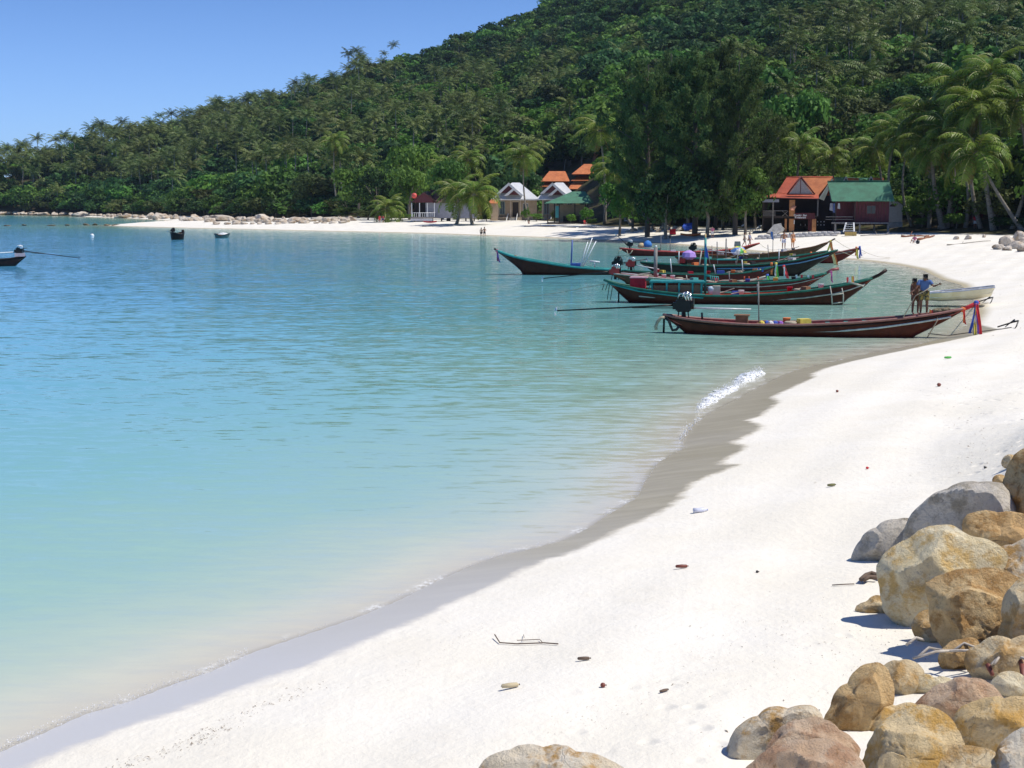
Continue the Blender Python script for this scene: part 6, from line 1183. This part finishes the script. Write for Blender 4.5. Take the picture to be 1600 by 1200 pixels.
B_([(1372,1055),(1385,1038),(1405,1033),(1430,1035),(1443,1052),(1425,1078),(1395,1085)], 11.9, .8, RK_TAN, 'tan stone right behind the leaning brown boulder', 16, res=22)
B_([(1133,1177),(1140,1158),(1160,1132),(1185,1119),(1230,1108),(1268,1104),(1284,1122),(1275,1145),(1215,1180),(1170,1182)], 10.9, .75, RK_WO, 'white boulder with orange stains, farthest left of the near group', 17, rough=.7, facets=3)
B_([(1195,1170),(1210,1150),(1250,1126),(1285,1124),(1310,1140),(1342,1168),(1330,1195),(1230,1210)], 10.5, .8, RK_PINK, 'ridged pinkish brown boulder behind the lowest one', 18, rough=1.4)
B_([(1150,1225),(1185,1185),(1215,1164),(1260,1158),(1310,1162),(1345,1190),(1352,1230),(1340,1300),(1180,1300)], 9.6, .8, RK_PINK, 'rounded pinkish boulder cut by the lower edge left of the tan one', 19, rough=.6)
B_([(1346,1215),(1352,1180),(1365,1150),(1400,1115),(1440,1102),(1480,1120),(1502,1160),(1490,1215),(1450,1260),(1370,1260)], 10.0, .8, RK_OCHRE, 'large tan boulder with ochre patches at the lower edge', 20, res=40)
B_([(1345,1143),(1365,1122),(1400,1104),(1430,1100),(1425,1125),(1380,1143)], 10.9, .8, RK_OCHRE, 'small tan stone behind the large tan ochre boulder', 21, res=20)
B_([(1425,1108),(1450,1082),(1480,1068),(1515,1060),(1545,1068),(1565,1092),(1540,1125),(1480,1130)], 10.9, .8, RK_PINK, 'purple and cream boulder behind the round ochre one', 22)
B_([(1488,1135),(1500,1108),(1525,1096),(1570,1092),(1625,1100),(1640,1150),(1600,1175),(1535,1178),(1500,1165)], 10.2, .8, RK_OCHRE, 'round ochre boulder with a yellow rim at the right edge', 23, rough=.8)
B_([(1425,1225),(1450,1190),(1480,1174),(1525,1167),(1560,1180),(1590,1230),(1540,1280),(1440,1280)], 9.5, .8, RK_TAN, 'pinkish tan boulder cut by the lower edge right of the tan one', 24)
B_([(1540,1240),(1555,1180),(1575,1150),(1600,1138),(1680,1140),(1680,1280),(1560,1290)], 9.2, .8, RK_WO, 'cream and orange boulder filling the lower right corner', 25)
B_([(745,1210),(762,1186),(800,1172),(850,1169),(900,1176),(950,1188),(990,1212),(980,1260),(760,1260)], 10.0, .6, RK_WO, 'white and brown boulder cut by the lower edge in the middle', 26, rough=.9)
B_([(1415,1078),(1425,1065),(1460,1060),(1490,1066),(1490,1078),(1450,1084)], 11.3, .7, RK_PALE, 'flat cream stone under the bleached roots', 27, res=16)
B_([(1535,1085),(1550,1066),(1600,1058),(1640,1070),(1630,1090),(1580,1092)], 11.1, .7, RK_PALE, 'flat cream stone at the right edge under the bleached roots', 28, res=16)
# shared stones for the distant shore
def stone(seed, m, flat=.7):
    bm = bmesh.new(); bmesh.ops.create_icosphere(bm, subdivisions=3, radius=1.0); r = np.random.default_rng(seed); fn = rnd_dirs(r, 9); fd = r.uniform(.55, .85, 9); of = Vector((seed * 5.1, 0, 0))
    for v in bm.verts:
        d = v.co.normalized(); k = 1.0
        for a, b in zip(fn, fd):
            q = d.x * a[0] + d.y * a[1] + d.z * a[2]
            if q > b: k = min(k, b / q)
        v.co = d * k * (1 + mnoise.fractal(d * 2.2 + of, 1, 2, 3) * .12); v.co.z *= flat
    me = bpy.data.meshes.new('shore_rock'); bm.to_mesh(me); bm.free(); me.materials.append(m); return me
ST = [stone(i, RK_SHORE) for i in range(6)]; SW = [stone(20 + i, RK_WETR, .5) for i in range(2)]; SG = stone(30, RK_SHORE, .62)
def srock(px, py, w, h, label, group, k, me=None, z=None):
    p = GT(px, py) if z is None else G(px, py, z); s = (p - CO).dot(CF) / FPX; hh = h * s; ww = w * s / 2
    o = obj('shore_rock', me or ST[k % 6], None, (p.x, p.y, p.z + hh * .25), (random.uniform(-.15, .15), random.uniform(-.15, .15), random.uniform(0, 6.28)), (ww * 1.1, ww, hh * .95)); return tag(o, label, 'rock', group)
rs = random.Random(11)
for i in range(120):
    u = i / 119; px = 4 + u * 545 + rs.uniform(-4, 4); base = float(np.interp(px, [0, 100, 200, 260, 300, 340, 400, 480, 550], [335.5, 337, 340, 343.5, 345.5, 347.5, 348, 348, 347.5])); big = px > 230
    zn = 'headland tip' if px < 130 else 'middle of the headland shore' if px < 330 else 'near end of the headland shore'
    srock(px, base - rs.uniform(0, 4.5 if big else 1.5), rs.uniform(6, 19) if big else rs.uniform(6, 14), rs.uniform(4, 9) if big else rs.uniform(3, 6), 'pale granite rock in the rock belt along the ' + zn, 'granite rocks along the headland shore', i)
srock(248, 342.5, 22, 15, 'biggest round whitish boulder on the headland shore', 'large granite boulders on the headland', 1, SG); srock(128, 337.5, 30, 8, 'long sloping pale rock left of the big round boulder', 'large granite boulders on the headland', 2); srock(192, 341, 28, 5, 'low wide rock slab left of the big round boulder', 'large granite boulders on the headland', 3)
srock(345, 345.5, 44, 11, 'large ribbed granite outcrop on the headland shore', 'large granite boulders on the headland', 4); srock(410, 344.5, 30, 11, 'large pale boulder at the near end of the rock belt', 'large granite boulders on the headland', 5); srock(465, 347, 30, 9, 'wide pale boulder near the driftwood log', 'large granite boulders on the headland', 6)
G1 = 'rocks at the tip of the sandbar'
srock(224, 352.5, 19, 9, 'round rock with a white top on the sandbar tip', G1, 1, SG, .0); srock(257, 351.5, 12, 8, 'smaller pale rock right of the white topped one on the sandbar', G1, 2, None, .0)
for i, (a, b, w, h) in enumerate(((135, 352, 12, 4), (148, 352, 10, 4), (168, 352.5, 14, 3), (182, 352.8, 16, 3), (105, 352.5, 10, 3), (80, 352.8, 14, 2.4), (38, 352.6, 10, 3), (12, 353, 16, 2), (198, 353, 14, 3))): srock(a, b, w, h, 'low dark weedy rock breaking the water left of the sandbar', 'dark reef rocks left of the sandbar', i, SW[i % 2], .0)
for i in range(16): px = 340 + i * 13 + rs.uniform(-4, 4); srock(px, 350.5 - (px > 440) * 1.5, rs.uniform(8, 14), rs.uniform(3, 6), 'small stone at the foot of the rock belt on the sand', 'small stones where rock belt meets sand', i)
for i in range(15): srock(980 + i * 7.2 + rs.uniform(-3, 3), 362 + rs.uniform(-3.5, 2.5), rs.uniform(6, 16), rs.uniform(3, 9), 'tan rock in the low heap left of the blue tarpaulin', 'tan rocks in front of the beach grove', i)
for i, (a, b, w, h) in enumerate(((1574, 384, 26, 18), (1592, 378, 26, 20), (1590, 388, 30, 14), (1560, 390, 20, 10), (1604, 392, 30, 14), (1575, 391, 18, 8), (1600, 383, 20, 14))): srock(a, b, w, h, 'light brown boulder in the heap at the right edge of the far beach', 'light brown boulders at the right edge', i)
for i, (a, b, w, h) in enumerate(((1494, 374, 10, 6), (1512, 374, 12, 8), (1537, 371, 7, 6))): srock(a, b, w, h, ['low grey stone', 'larger grey stone', 'small pale stone'][i] + ' on the sand in front of the right hand palms', 'stones on the sand before the palms', i)

# ------------------------------------------------------------------ things on the far beach
def lounger(px, py, label, rz, m=BLACK):
    p = GT(px, py); t = thing('sun_lounger', p, label, 'lounger', 'sun loungers in the shade', rz); mb = MB(); mb.slab([(-.8, -.3, .32), (.35, -.3, .32), (.35, .3, .32), (-.8, .3, .32)], .07); mb.build('seat', m, t); mb = MB(); mb.slab([(.35, -.3, .33), (1.0, -.3, .8), (1.0, .3, .8), (.35, .3, .33)], .07); mb.build('backrest', m, t)
    for x in (-.7, .3): 
        for y in (-.27, .27): mb = MB(); mb.box((x, y, .14), (.05, .05, .3)); mb.build('leg', BLACK, t)
for a in ((1112, 362, 'black lounger nearest the blue tarpaulin', .3), (1126, 360, 'second black lounger from the blue tarpaulin', .4), (1141, 358, 'third black lounger from the blue tarpaulin', .2), (1180, 361, 'pale topped lounger left of the concrete slab', .5), (1194, 360, 'pale topped lounger next to the concrete slab', .5), (1156, 357, 'lounger with a pale towel in the middle of the row', .3)):
    lounger(*a, m=WHITE if 'pale' in a[2] else BLACK)
def simple(name, px, py, label, cat, fn, group=None, rz=0.0):
    p = GT(px, py); t = thing(name, p, label, cat, group, -math.atan2(p.x, p.y) + rz); fn(t, (p - CO).dot(CF) / FPX); return t
def f(t, s):
    mb = MB(); mb.slab([(-1.1, -.3, .7), (1.05, -.4, .75), (1.0, .7, 1.35), (-.9, .8, 1.1)], .04); mb.slab([(-1.1, -.3, .68), (-.7, -.5, .1), (.7, -.55, .15), (1.05, -.4, .73)], .04); mb.build('sheet', cloth((.03, .10, .55)), t)
    for x in (-.9, .9): mb = MB(); mb.tube([(x, 0, 0), (x, .1, .8)], .03, 5); mb.build('prop', GREYW, t)
simple('tarpaulin', 1077, 361, 'blue tarpaulin stretched over something low in front of the grove', 'tarpaulin', f)
def f(t, s): mb = MB(); mb.box((0, 0, .45), (1.0, .7, .7), taper=.9); mb.build('body', P_RED, t); mb = MB(); mb.box((0, 0, .83), (1.05, .75, .06)); mb.build('lid', P_RED, t); mb = MB(); mb.box((0, 0, .05), (.9, .6, .1)); mb.build('base', BLACK, t)
simple('cool_box', 1051, 367, 'red cool box on the sand left of the orange kayak', 'cool box', f)
def kayak(t, s, c=ORA_C, L=1.5):
    mb = MB(); v = []; fcs = []; n = 12
    for i in range(n + 1):
        u = i / n; w = .38 * math.sin(math.pi * max(.03, min(.97, u))) ** .6; x = (u - .5) * 2 * L; zz = .1 + .15 * abs(u - .5) ** 2 * 4
        v += [(x, -w, zz + .25), (x, -w * .7, zz), (x, w * .7, zz), (x, w, zz + .25), (x, 0, zz + .3)]
    for i in range(n):
        for j in range(5): fcs.append((i * 5 + j, i * 5 + (j + 1) % 5, i * 5 + 5 + (j + 1) % 5, i * 5 + 5 + j))
    mb.add(v, fcs + [(0, 1, 2, 3, 4), tuple(n * 5 + k for k in (4, 3, 2, 1, 0))]); mb.build('hull', c, t, smooth=True); mb = MB(); mb.lathe([(.25, 0), (.3, .03), (.28, .06), (.2, .05)], (0, 0, .36), 10); mb.build('cockpit_rim', BLACK, t)
simple('kayak', 1079, 370, 'orange red kayak lying on the sand in front of the grove', 'kayak', kayak, rz=.2)
simple('kayak', 672, 349, 'dark red kayak on the sand under the stilt hut deck', 'kayak', lambda t, s: kayak(t, s, cloth((.35, .03, .04)), 1.4), rz=.1)
P = Place(1212, 367, 'concrete_slab', 'tilted pale concrete block left of the restaurant pillars', 'concrete block'); P.slab('block', CONC, [(1198, 364, -.6), (1208, 352, -.2), (1219, 350, 0), (1223, 361, -.3), (1212, 367, -.7)], 1.0); P.slab('broken_edge', CONC, [(1219, 352, .3), (1225, 357, .2), (1223, 362, .2)], .8)
# sandbag wall below the restaurant and bungalow
P = Place(1250, 371, 'sandbag_wall', 'low grey wall of slumped sandbags below restaurant and bungalow', 'wall')
SB = mat('sandbag', (.52, .50, .48), .95, (.38, .36, .35), 3, .4, 6)
for k in range(26):
    row = k % 2; x = 1186 + (k // 2) * 9.6 + row * 4.5; bm = bmesh.new(); bmesh.ops.create_icosphere(bm, subdivisions=2, radius=1)
    for v in bm.verts: v.co = Vector((math.copysign(abs(v.co.x) ** .7, v.co.x) * .52, math.copysign(abs(v.co.y) ** .7, v.co.y) * .32, math.copysign(abs(v.co.z) ** .8, v.co.z) * .21 + .04 * math.sin(v.co.x * 3 + k)))
    me = bpy.data.meshes.new('sandbag'); bm.to_mesh(me); bm.free(); me.materials.append(SB); me.shade_smooth(); pp = P.q(x, 371 - (x - 1186) * .035, 0); gz = tz(*(P.t.location + pp).xy); obj('sandbag', me, P.t, (pp.x, pp.y + row * .1, gz - P.p.z + .12 + row * .28), (0, rs.uniform(-.1, .1), rs.uniform(-.15, .15)))
def log(px0, py0, px1, py1, r, label, m=BARK, branches=2, seed=0, group='driftwood logs on the far beach'):
    a, b = GT(px0, py0), GT(px1, py1); q = random.Random(seed); t = thing('driftwood_log', a, label, 'driftwood', group); v = b - a; n = 6; pts = [v * (i / n) + Vector((0, q.uniform(-.1, .1), r * .7 + q.uniform(-.04, .08))) for i in range(n + 1)]; mb = MB(); mb.tube(pts, [r * (1 - .5 * i / n) for i in range(n + 1)], 7); mb.build('trunk', m, t, smooth=True)
    for i in range(branches): c = pts[2 + i]; mb = MB(); mb.tube([c, c + Vector((q.uniform(-.4, .6), q.uniform(-.4, .4), q.uniform(.2, .6)))], [r * .45, r * .15], 5); mb.build('branch', m, t, smooth=True)
DRIFT = mat('driftwood', (.50, .46, .40), .9, (.34, .30, .25), 4, .3, 12)
log(488, 345.5, 551, 342.5, .5, 'long bleached log at the end of the rock belt', DRIFT, 3, 1); log(1408, 371, 1452, 369.5, .14, 'thin reddish log lying behind the sitting person', mat('red_log', (.30, .12, .06), .9), 1, 2); log(1434, 376, 1460, 370, .16, 'reddish plank like log beside the sitting person', MATS['red_log'], 1, 3)
log(820, 354, 900, 356, .12, 'dark thin branch on the sand in front of the pavilion', BARK, 2, 4); log(905, 356, 960, 357, .14, 'grey branch heap right of the pavilion on the sand', DRIFT, 2, 5); log(1480, 384, 1548, 377, .06, 'long thin dark strip on the sand at right', BARK, 1, 6); log(1345, 369, 1420, 366, .10, 'grey branch on the sand below the outhouse', DRIFT, 2, 7); log(660, 354.5, 677, 354, .1, 'short branch on the sand below the stilt hut', BARK, 0, 8)  # the long strip at right is a thin dark tube along the sand
def f(t, s):
    mb = MB(); mb.box((0, 0, .42), (.5, .5, .06)); mb.build('seat', WHITE, t); mb = MB(); mb.box((.24, 0, .75), (.06, .5, .6)); mb.build('backrest', WHITE, t)
    for x in (-.2, .2):
        for y in (-.2, .2): mb = MB(); mb.box((x, y, .2), (.05, .05, .4)); mb.build('leg', WHITE, t)
simple('beach_chair', 1468, 358, 'white plastic chair in front of the palm shade hut', 'chair', f)
def f(t, s): mb = MB(); mb.lathe([(.12, 0), (.2, .1), (.2, .3), (.08, .42)], (0, 0, 0), 8); mb.build('bag_body', BLACK, t, smooth=True); mb = MB(); mb.tube([(-.1, 0, .38), (0, 0, .55), (.1, 0, .38)], .02, 5); mb.build('strap', BLACK, t)
simple('beach_bag', 1434, 381, 'black bag next to the sitting person in pink', 'bag', f)
def f(t, s): mb = MB(); mb.box((0, 0, .3), (1.5, 1.0, .5)); mb.build('box', mat('yellow_crate', (.62, .42, .12), .7), t); mb = MB(); mb.box((0, 0, .58), (1.6, 1.1, .06)); mb.build('lid', GREYW, t)
simple('wooden_crate', 1329, 369, 'yellow brown crate at the foot of the white ladder', 'crate', f)

# ------------------------------------------------------------------ small things on the near sand
TW = mat('twig', (.16, .11, .08), .9); NUTR = mat('nut_brown', (.22, .06, .04), .6)
def G2(px, py, dz=.01): p = GT(px, py); return p + Vector((0, 0, dz))
t = thing('fallen_twig', G2(825, 1008), 'thin forked twig lying on the smooth sand near the water', 'twig'); o_ = t.location
for pl, r in (([(773, 998), (781, 1007), (808, 1008.5), (850, 1007), (872, 1009)], .008), ([(808, 1007), (820, 1003), (843, 1002), (847, 1006)], .005), ([(819, 1003), (818, 995)], .004)): mb = MB(); mb.tube([G2(a, b, .02 + .03 * (i == 0)) - o_ for i, (a, b) in enumerate(pl)], r, 5); mb.build('branch', TW, t)
def debris(name, px, py, label, cat, prof, m, rz=0, sc=1.0, group=None):
    t = thing(name, G2(px, py, 0), label, cat, group, rz); mb = MB(); mb.lathe(prof, (0, 0, 0), 9, Matrix.Rotation(math.pi / 2, 3, 'Y')); o = mb.build('husk', m, t, smooth=True); o.location = (0, 0, .035 * sc); o.scale = (sc,) * 3; mb = MB(); mb.lathe([(.002, .0), (.012, .004), (.002, .012)], (0, 0, 0), 6, Matrix.Rotation(math.pi / 2, 3, 'Y')); e = mb.build('stalk_scar', TW, t); e.location = (prof[-1][1] * sc, 0, .035 * sc)
POD = [(.004, -.09), (.02, -.08), (.026, 0), (.022, .07), (.004, .09)]; NUT = [(.004, -.04), (.03, -.025), (.037, 0), (.03, .025), (.004, .04)]
debris('seed_pod', 1065, 889, 'reddish brown seed pod on the bare sand, centre right', 'seed pod', POD, NUTR, .1); debris('small_nut', 942, 1075, 'round red brown nut on the sand below the twig', 'nut', NUT, NUTR, 0, .7); debris('small_nut', 1183, 895, 'round dark nut on the sand right of the seed pod', 'nut', NUT, BLACK, 0, .5); debris('small_nut', 1539, 732, 'dark nut on the sand above the grey boulder', 'nut', NUT, BLACK, 0, .6)
debris('plastic_scrap', 1355, 733, 'tiny red scrap on the sand above the boulders', 'scrap', NUT, RED_C, 0, .7); debris('plastic_scrap', 1481, 561, 'green plastic scrap on the sand near the anchor', 'scrap', POD, GRN_C, .3, 1.5); debris('small_nut', 1467, 604, 'reddish nut on the sand between bow and boulders', 'nut', NUT, NUTR, 0, 1.4); debris('small_nut', 1308, 613, 'dark red speck of a nut near the wet sand', 'nut', NUT, NUTR, 0, 1.0)
debris('leaf_scrap', 1299, 761, 'curled green brown leaf on the sand above the boulders', 'leaf', POD, mat('leaf_scrap', (.16, .16, .06), .8), .4, 1.0); debris('leaf_scrap', 912, 1033, 'small pale brown leaf right of the twig', 'leaf', POD, TW, .1, .8); debris('leaf_scrap', 1037, 1082, 'brown curled leaf left of the white orange boulder', 'leaf', POD, TW, .6, .6); debris('leaf_scrap', 797, 1077, 'flat straw coloured leaf below the twig', 'leaf', POD, cloth((.60, .50, .32)), .3, 1.1)
t = thing('plastic_bottle', G2(1093, 801, .04), 'clear crumpled plastic bottle on the sand near the wet edge', 'bottle', None, .2); mb = MB(); mb.lathe([(.01, -.12), (.045, -.11), (.04, -.04), (.046, .04), (.04, .08), (.014, .11), (.014, .13)], (0, 0, 0), 10, Matrix.Rotation(math.pi / 2, 3, 'Y')); mb.build('body', mat('clear_plastic', (.72, .74, .88), .15), t, smooth=True); mb = MB(); mb.lathe([(.016, 0), (.016, .02)], (.13, 0, 0), 8, Matrix.Rotation(math.pi / 2, 3, 'Y')); mb.build('cap', cloth((.4, .45, .7)), t)
t = thing('driftwood_root', G2(1362, 915), 'dark twisted driftwood root left of the pale yellow boulder', 'driftwood'); o_ = t.location
for k, pl in enumerate(([(1345, 913), (1352, 906), (1362, 903), (1378, 908)], [(1350, 913), (1358, 909), (1370, 910)], [(1300, 917), (1320, 915.5), (1335, 915)])): mb = MB(); mb.tube([G2(a, b, .06 if k < 2 else .02) - o_ for a, b in pl], .03 if k < 2 else .008, 6); mb.build('branch', TW, t, smooth=True)
t = thing('bleached_roots', G2(1500, 1060), 'tangle of bleached roots on the cream stones between the boulders', 'driftwood'); o_ = t.location; PALEW = mat('bleached_wood', (.60, .55, .48), .9, (.45, .38, .30), 8)
for k, pl in enumerate(([(1432, 1060), (1450, 1051), (1475, 1050), (1500, 1056), (1530, 1050)], [(1425, 1062), (1460, 1058), (1490, 1050)], [(1520, 1052), (1545, 1046), (1566, 1050), (1560, 1066), (1552, 1072)], [(1548, 1072), (1566, 1060), (1580, 1058), (1600, 1070)], [(1488, 1050), (1505, 1044), (1530, 1048)], [(1415, 1040), (1430, 1034), (1443, 1032)])):
    mb = MB(); mb.tube([G2(a, b, .22 + .04 * (i % 2)) - o_ for i, (a, b) in enumerate(pl)], .014, 6); mb.build('root', PALEW, t, smooth=True)
for k, pl in enumerate(([(1534, 1054), (1542, 1066), (1550, 1074)], [(1590, 1062), (1596, 1072), (1598, 1086)])): mb = MB(); mb.tube([G2(a, b, .24 - .06 * i) - o_ for i, (a, b) in enumerate(pl)], [.02, .03, .02], 6); mb.build('broken_stick', NUTR, t, smooth=True)
# wrack line: leaf litter, crumbs of bark and shell
rw = random.Random(5); mb = MB()
def crumb(px, py, s):
    p = GT2(px, py); a = rw.uniform(0, 6.28); u = Vector((math.cos(a), math.sin(a), 0)) * s * rw.uniform(.6, 1.6); v = Vector((-math.sin(a), math.cos(a), 0)) * s * .35; h = Vector((0, 0, s * .35))
    mb.add([p - u, p - v + h, p + u, p + v + h * .5, p + Vector((0, 0, s * .5))], [(0, 1, 4), (1, 2, 4), (2, 3, 4), (3, 0, 4)])
_cx, _cy = np.meshgrid(np.arange(-100, 1701, 25.0), np.arange(560, 1301, 20.0)); _gt = {}
def GT2(px, py):
    k = (round(px / 20), round(py / 12))
    if k not in _gt: _gt[k] = GT(k[0] * 20, k[1] * 12).z
    return G(px, py, _gt[k] + .004)
def along(pts, n, jx, jy, s0, s1):
    pts = np.array(pts, float)
    for i in range(n): u = rw.random() * (len(pts) - 1); k = int(u); q = pts[k] + (pts[k + 1] - pts[k]) * (u - k); crumb(q[0] + rw.gauss(0, jx), q[1] + rw.gauss(0, jy), rw.uniform(s0, s1))
along([(180, 1200), (260, 1175), (340, 1140), (420, 1100), (500, 1070)], 260, 10, 4, .006, .018); along([(280, 1165), (330, 1145), (370, 1130)], 140, 12, 6, .004, .012); along([(500, 1070), (590, 1070), (640, 1045), (720, 1000), (760, 975)], 110, 8, 4, .004, .010)
along([(850, 1150), (930, 1120), (1050, 1080), (1130, 1020), (1200, 980), (1300, 900)], 150, 30, 12, .004, .011); along([(780, 930), (880, 925), (1000, 940), (1080, 920), (1200, 860)], 60, 20, 6, .004, .009); along([(1480, 560), (1500, 640), (1540, 690), (1530, 740)], 150, 22, 14, .008, .03)
along([(1200, 960), (1300, 1010), (1400, 1010), (1450, 1020)], 110, 35, 22, .004, .014); along([(1100, 1160), (1200, 1060), (1300, 1020)], 60, 40, 25, .004, .012); along([(1380, 700), (1460, 760), (1420, 810)], 60, 40, 25, .005, .014); along([(1440, 420), (1540, 420), (1600, 440), (1590, 520)], 60, 25, 10, .02, .06)
for i in range(260): crumb(rw.uniform(900, 1600), rw.uniform(560, 1190), rw.uniform(.003, .010) * (1 + 2 * (rw.random() > .9)))
tag(mb.build('beach_litter', mat('litter', (.20, .14, .09), .9, (.42, .36, .28), 30)), 'crumbs of bark, leaf and shell scattered over the sand', 'litter', None, 'stuff')
# breaking wavelet: heaped foam clumps
rw2 = np.random.default_rng(8); mb = MB(); 
def foam(path, n, jy, s0, s1, up):
    path = np.array(path, float)
    for i in range(n):
        u = rw2.uniform(0, len(path) - 1.001); k = int(u); q = path[k] + (path[k + 1] - path[k]) * (u - k); env = math.sin(math.pi * (u / (len(path) - 1))) ** .5
        p = G(q[0] + rw2.normal() * 2.5, q[1] + rw2.normal() * jy, 0.0); h = abs(rw2.normal()) * up * env; s = rw2.uniform(s0, s1) * (1 - .5 * h / (up * 3)); d = rnd_dirs(rw2, 5) * s; d[:, 2] = abs(d[:, 2]); c = np.array([p.x, p.y, .03 + h])
        mb.add([c + d[0], c + d[1], c + d[2], c - np.array([0, 0, s]), c + d[3]], [(0, 1, 2), (0, 3, 1), (1, 3, 2), (2, 3, 0), (0, 1, 4)])
def mound(path, wid, hgt, seed):
    k = 60; us = np.linspace(0, len(path) - 1.001, k); path = np.array(path, float); v = []; f = []; m_ = 11
    for i, u in enumerate(us):
        j = int(u); q = path[j] + (path[j + 1] - path[j]) * (u - j); p = G(q[0], q[1], 0.0); e = math.sin(math.pi * i / (k - 1)) ** .6
        for a in range(m_):
            t = a / (m_ - 1); nz = mnoise.fractal(Vector((p.x * 3.0, p.y * 3.0 + t * 2, seed)), .8, 2.2, 5); off_ = (t - .5) * wid * e * (1 + .8 * nz)
            v.append((p.x + off_ * .9, p.y - off_ * .6, -.01 + hgt * e * math.sin(math.pi * t) ** .8 * (1 + 1.1 * nz)))
    for i in range(k - 1):
        for a in range(m_ - 1): f.append((i * m_ + a, i * m_ + a + 1, (i + 1) * m_ + a + 1, (i + 1) * m_ + a))
    mb.add(v, f)
mound([(1090, 640), (1102, 631), (1116, 621), (1130, 612), (1142, 606), (1155, 600)], .50, .07, 1); mound([(1148, 603), (1160, 595), (1172, 588), (1182, 583), (1192, 582)], .55, .10, 5)
foam([(1088, 642), (1100, 632), (1115, 622), (1128, 612), (1140, 606), (1152, 600), (1160, 596)], 700, 3.0, .008, .025, .08); foam([(1150, 602), (1162, 594), (1172, 588), (1182, 582), (1192, 581)], 600, 3.0, .008, .025, .10); foam([(-20, 1182), (0, 1172), (60, 1147), (130, 1115), (200, 1095), (265, 1069), (330, 1047), (390, 1019)], 1300, 4.2, .003, .010, .010); foam([(440, 1003), (560, 963), (680, 908), (780, 868), (880, 843)], 500, 1.6, .003, .009, .008); foam([(940, 808), (996, 776), (1030, 722), (1068, 698)], 200, 1.5, .004, .012, .01); foam([(1062, 690), (1075, 672), (1092, 656)], 160, 3, .01, .03, .03)
fm_ = mat('foam_white', (.93, .94, .95), .8, (.88, .90, .93)); nn, ll = fm_.node_tree.nodes, fm_.node_tree.links; n = nn; l = ll
_tr = N(nn, 'BsdfTransparent'); _mx = N(nn, 'MixShader'); _tc = N(nn, 'TexCoord'); ll.new(maprange(nn, ll, noise(nn, ll, 11, 5, _tc.outputs['Object'], .75), .40, .56), _mx.inputs[0]); ll.new(_tr.outputs[0], _mx.inputs[1]); ll.new(nn['Principled BSDF'].outputs[0], _mx.inputs[2]); ll.new(_mx.outputs[0], nn['Material Output'].inputs['Surface'])
tag(mb.build('wave_foam', fm_), 'white splash of a small breaking wave at the shore', 'foam', None, 'stuff')
# ------------------------------------------------------------------ the air: thin haze that pales the far headland
mb = MB(); mb.box((0, 0, 110), (12600, 12600, 236)); hz = mb.build('haze', None, None, kind='stuff')
hm = bpy.data.materials.new('haze'); hm.use_nodes = True; nt = hm.node_tree; nt.nodes.clear(); ho = nt.nodes.new('ShaderNodeOutputMaterial'); hv = nt.nodes.new('ShaderNodeVolumePrincipled')
hv.inputs['Color'].default_value = (0.62, 0.78, 1.0, 1); hv.inputs['Density'].default_value = 0.00006; hv.inputs['Anisotropy'].default_value = 0.2; nt.links.new(hv.outputs[0], ho.inputs['Volume']); hz.data.materials.append(hm)
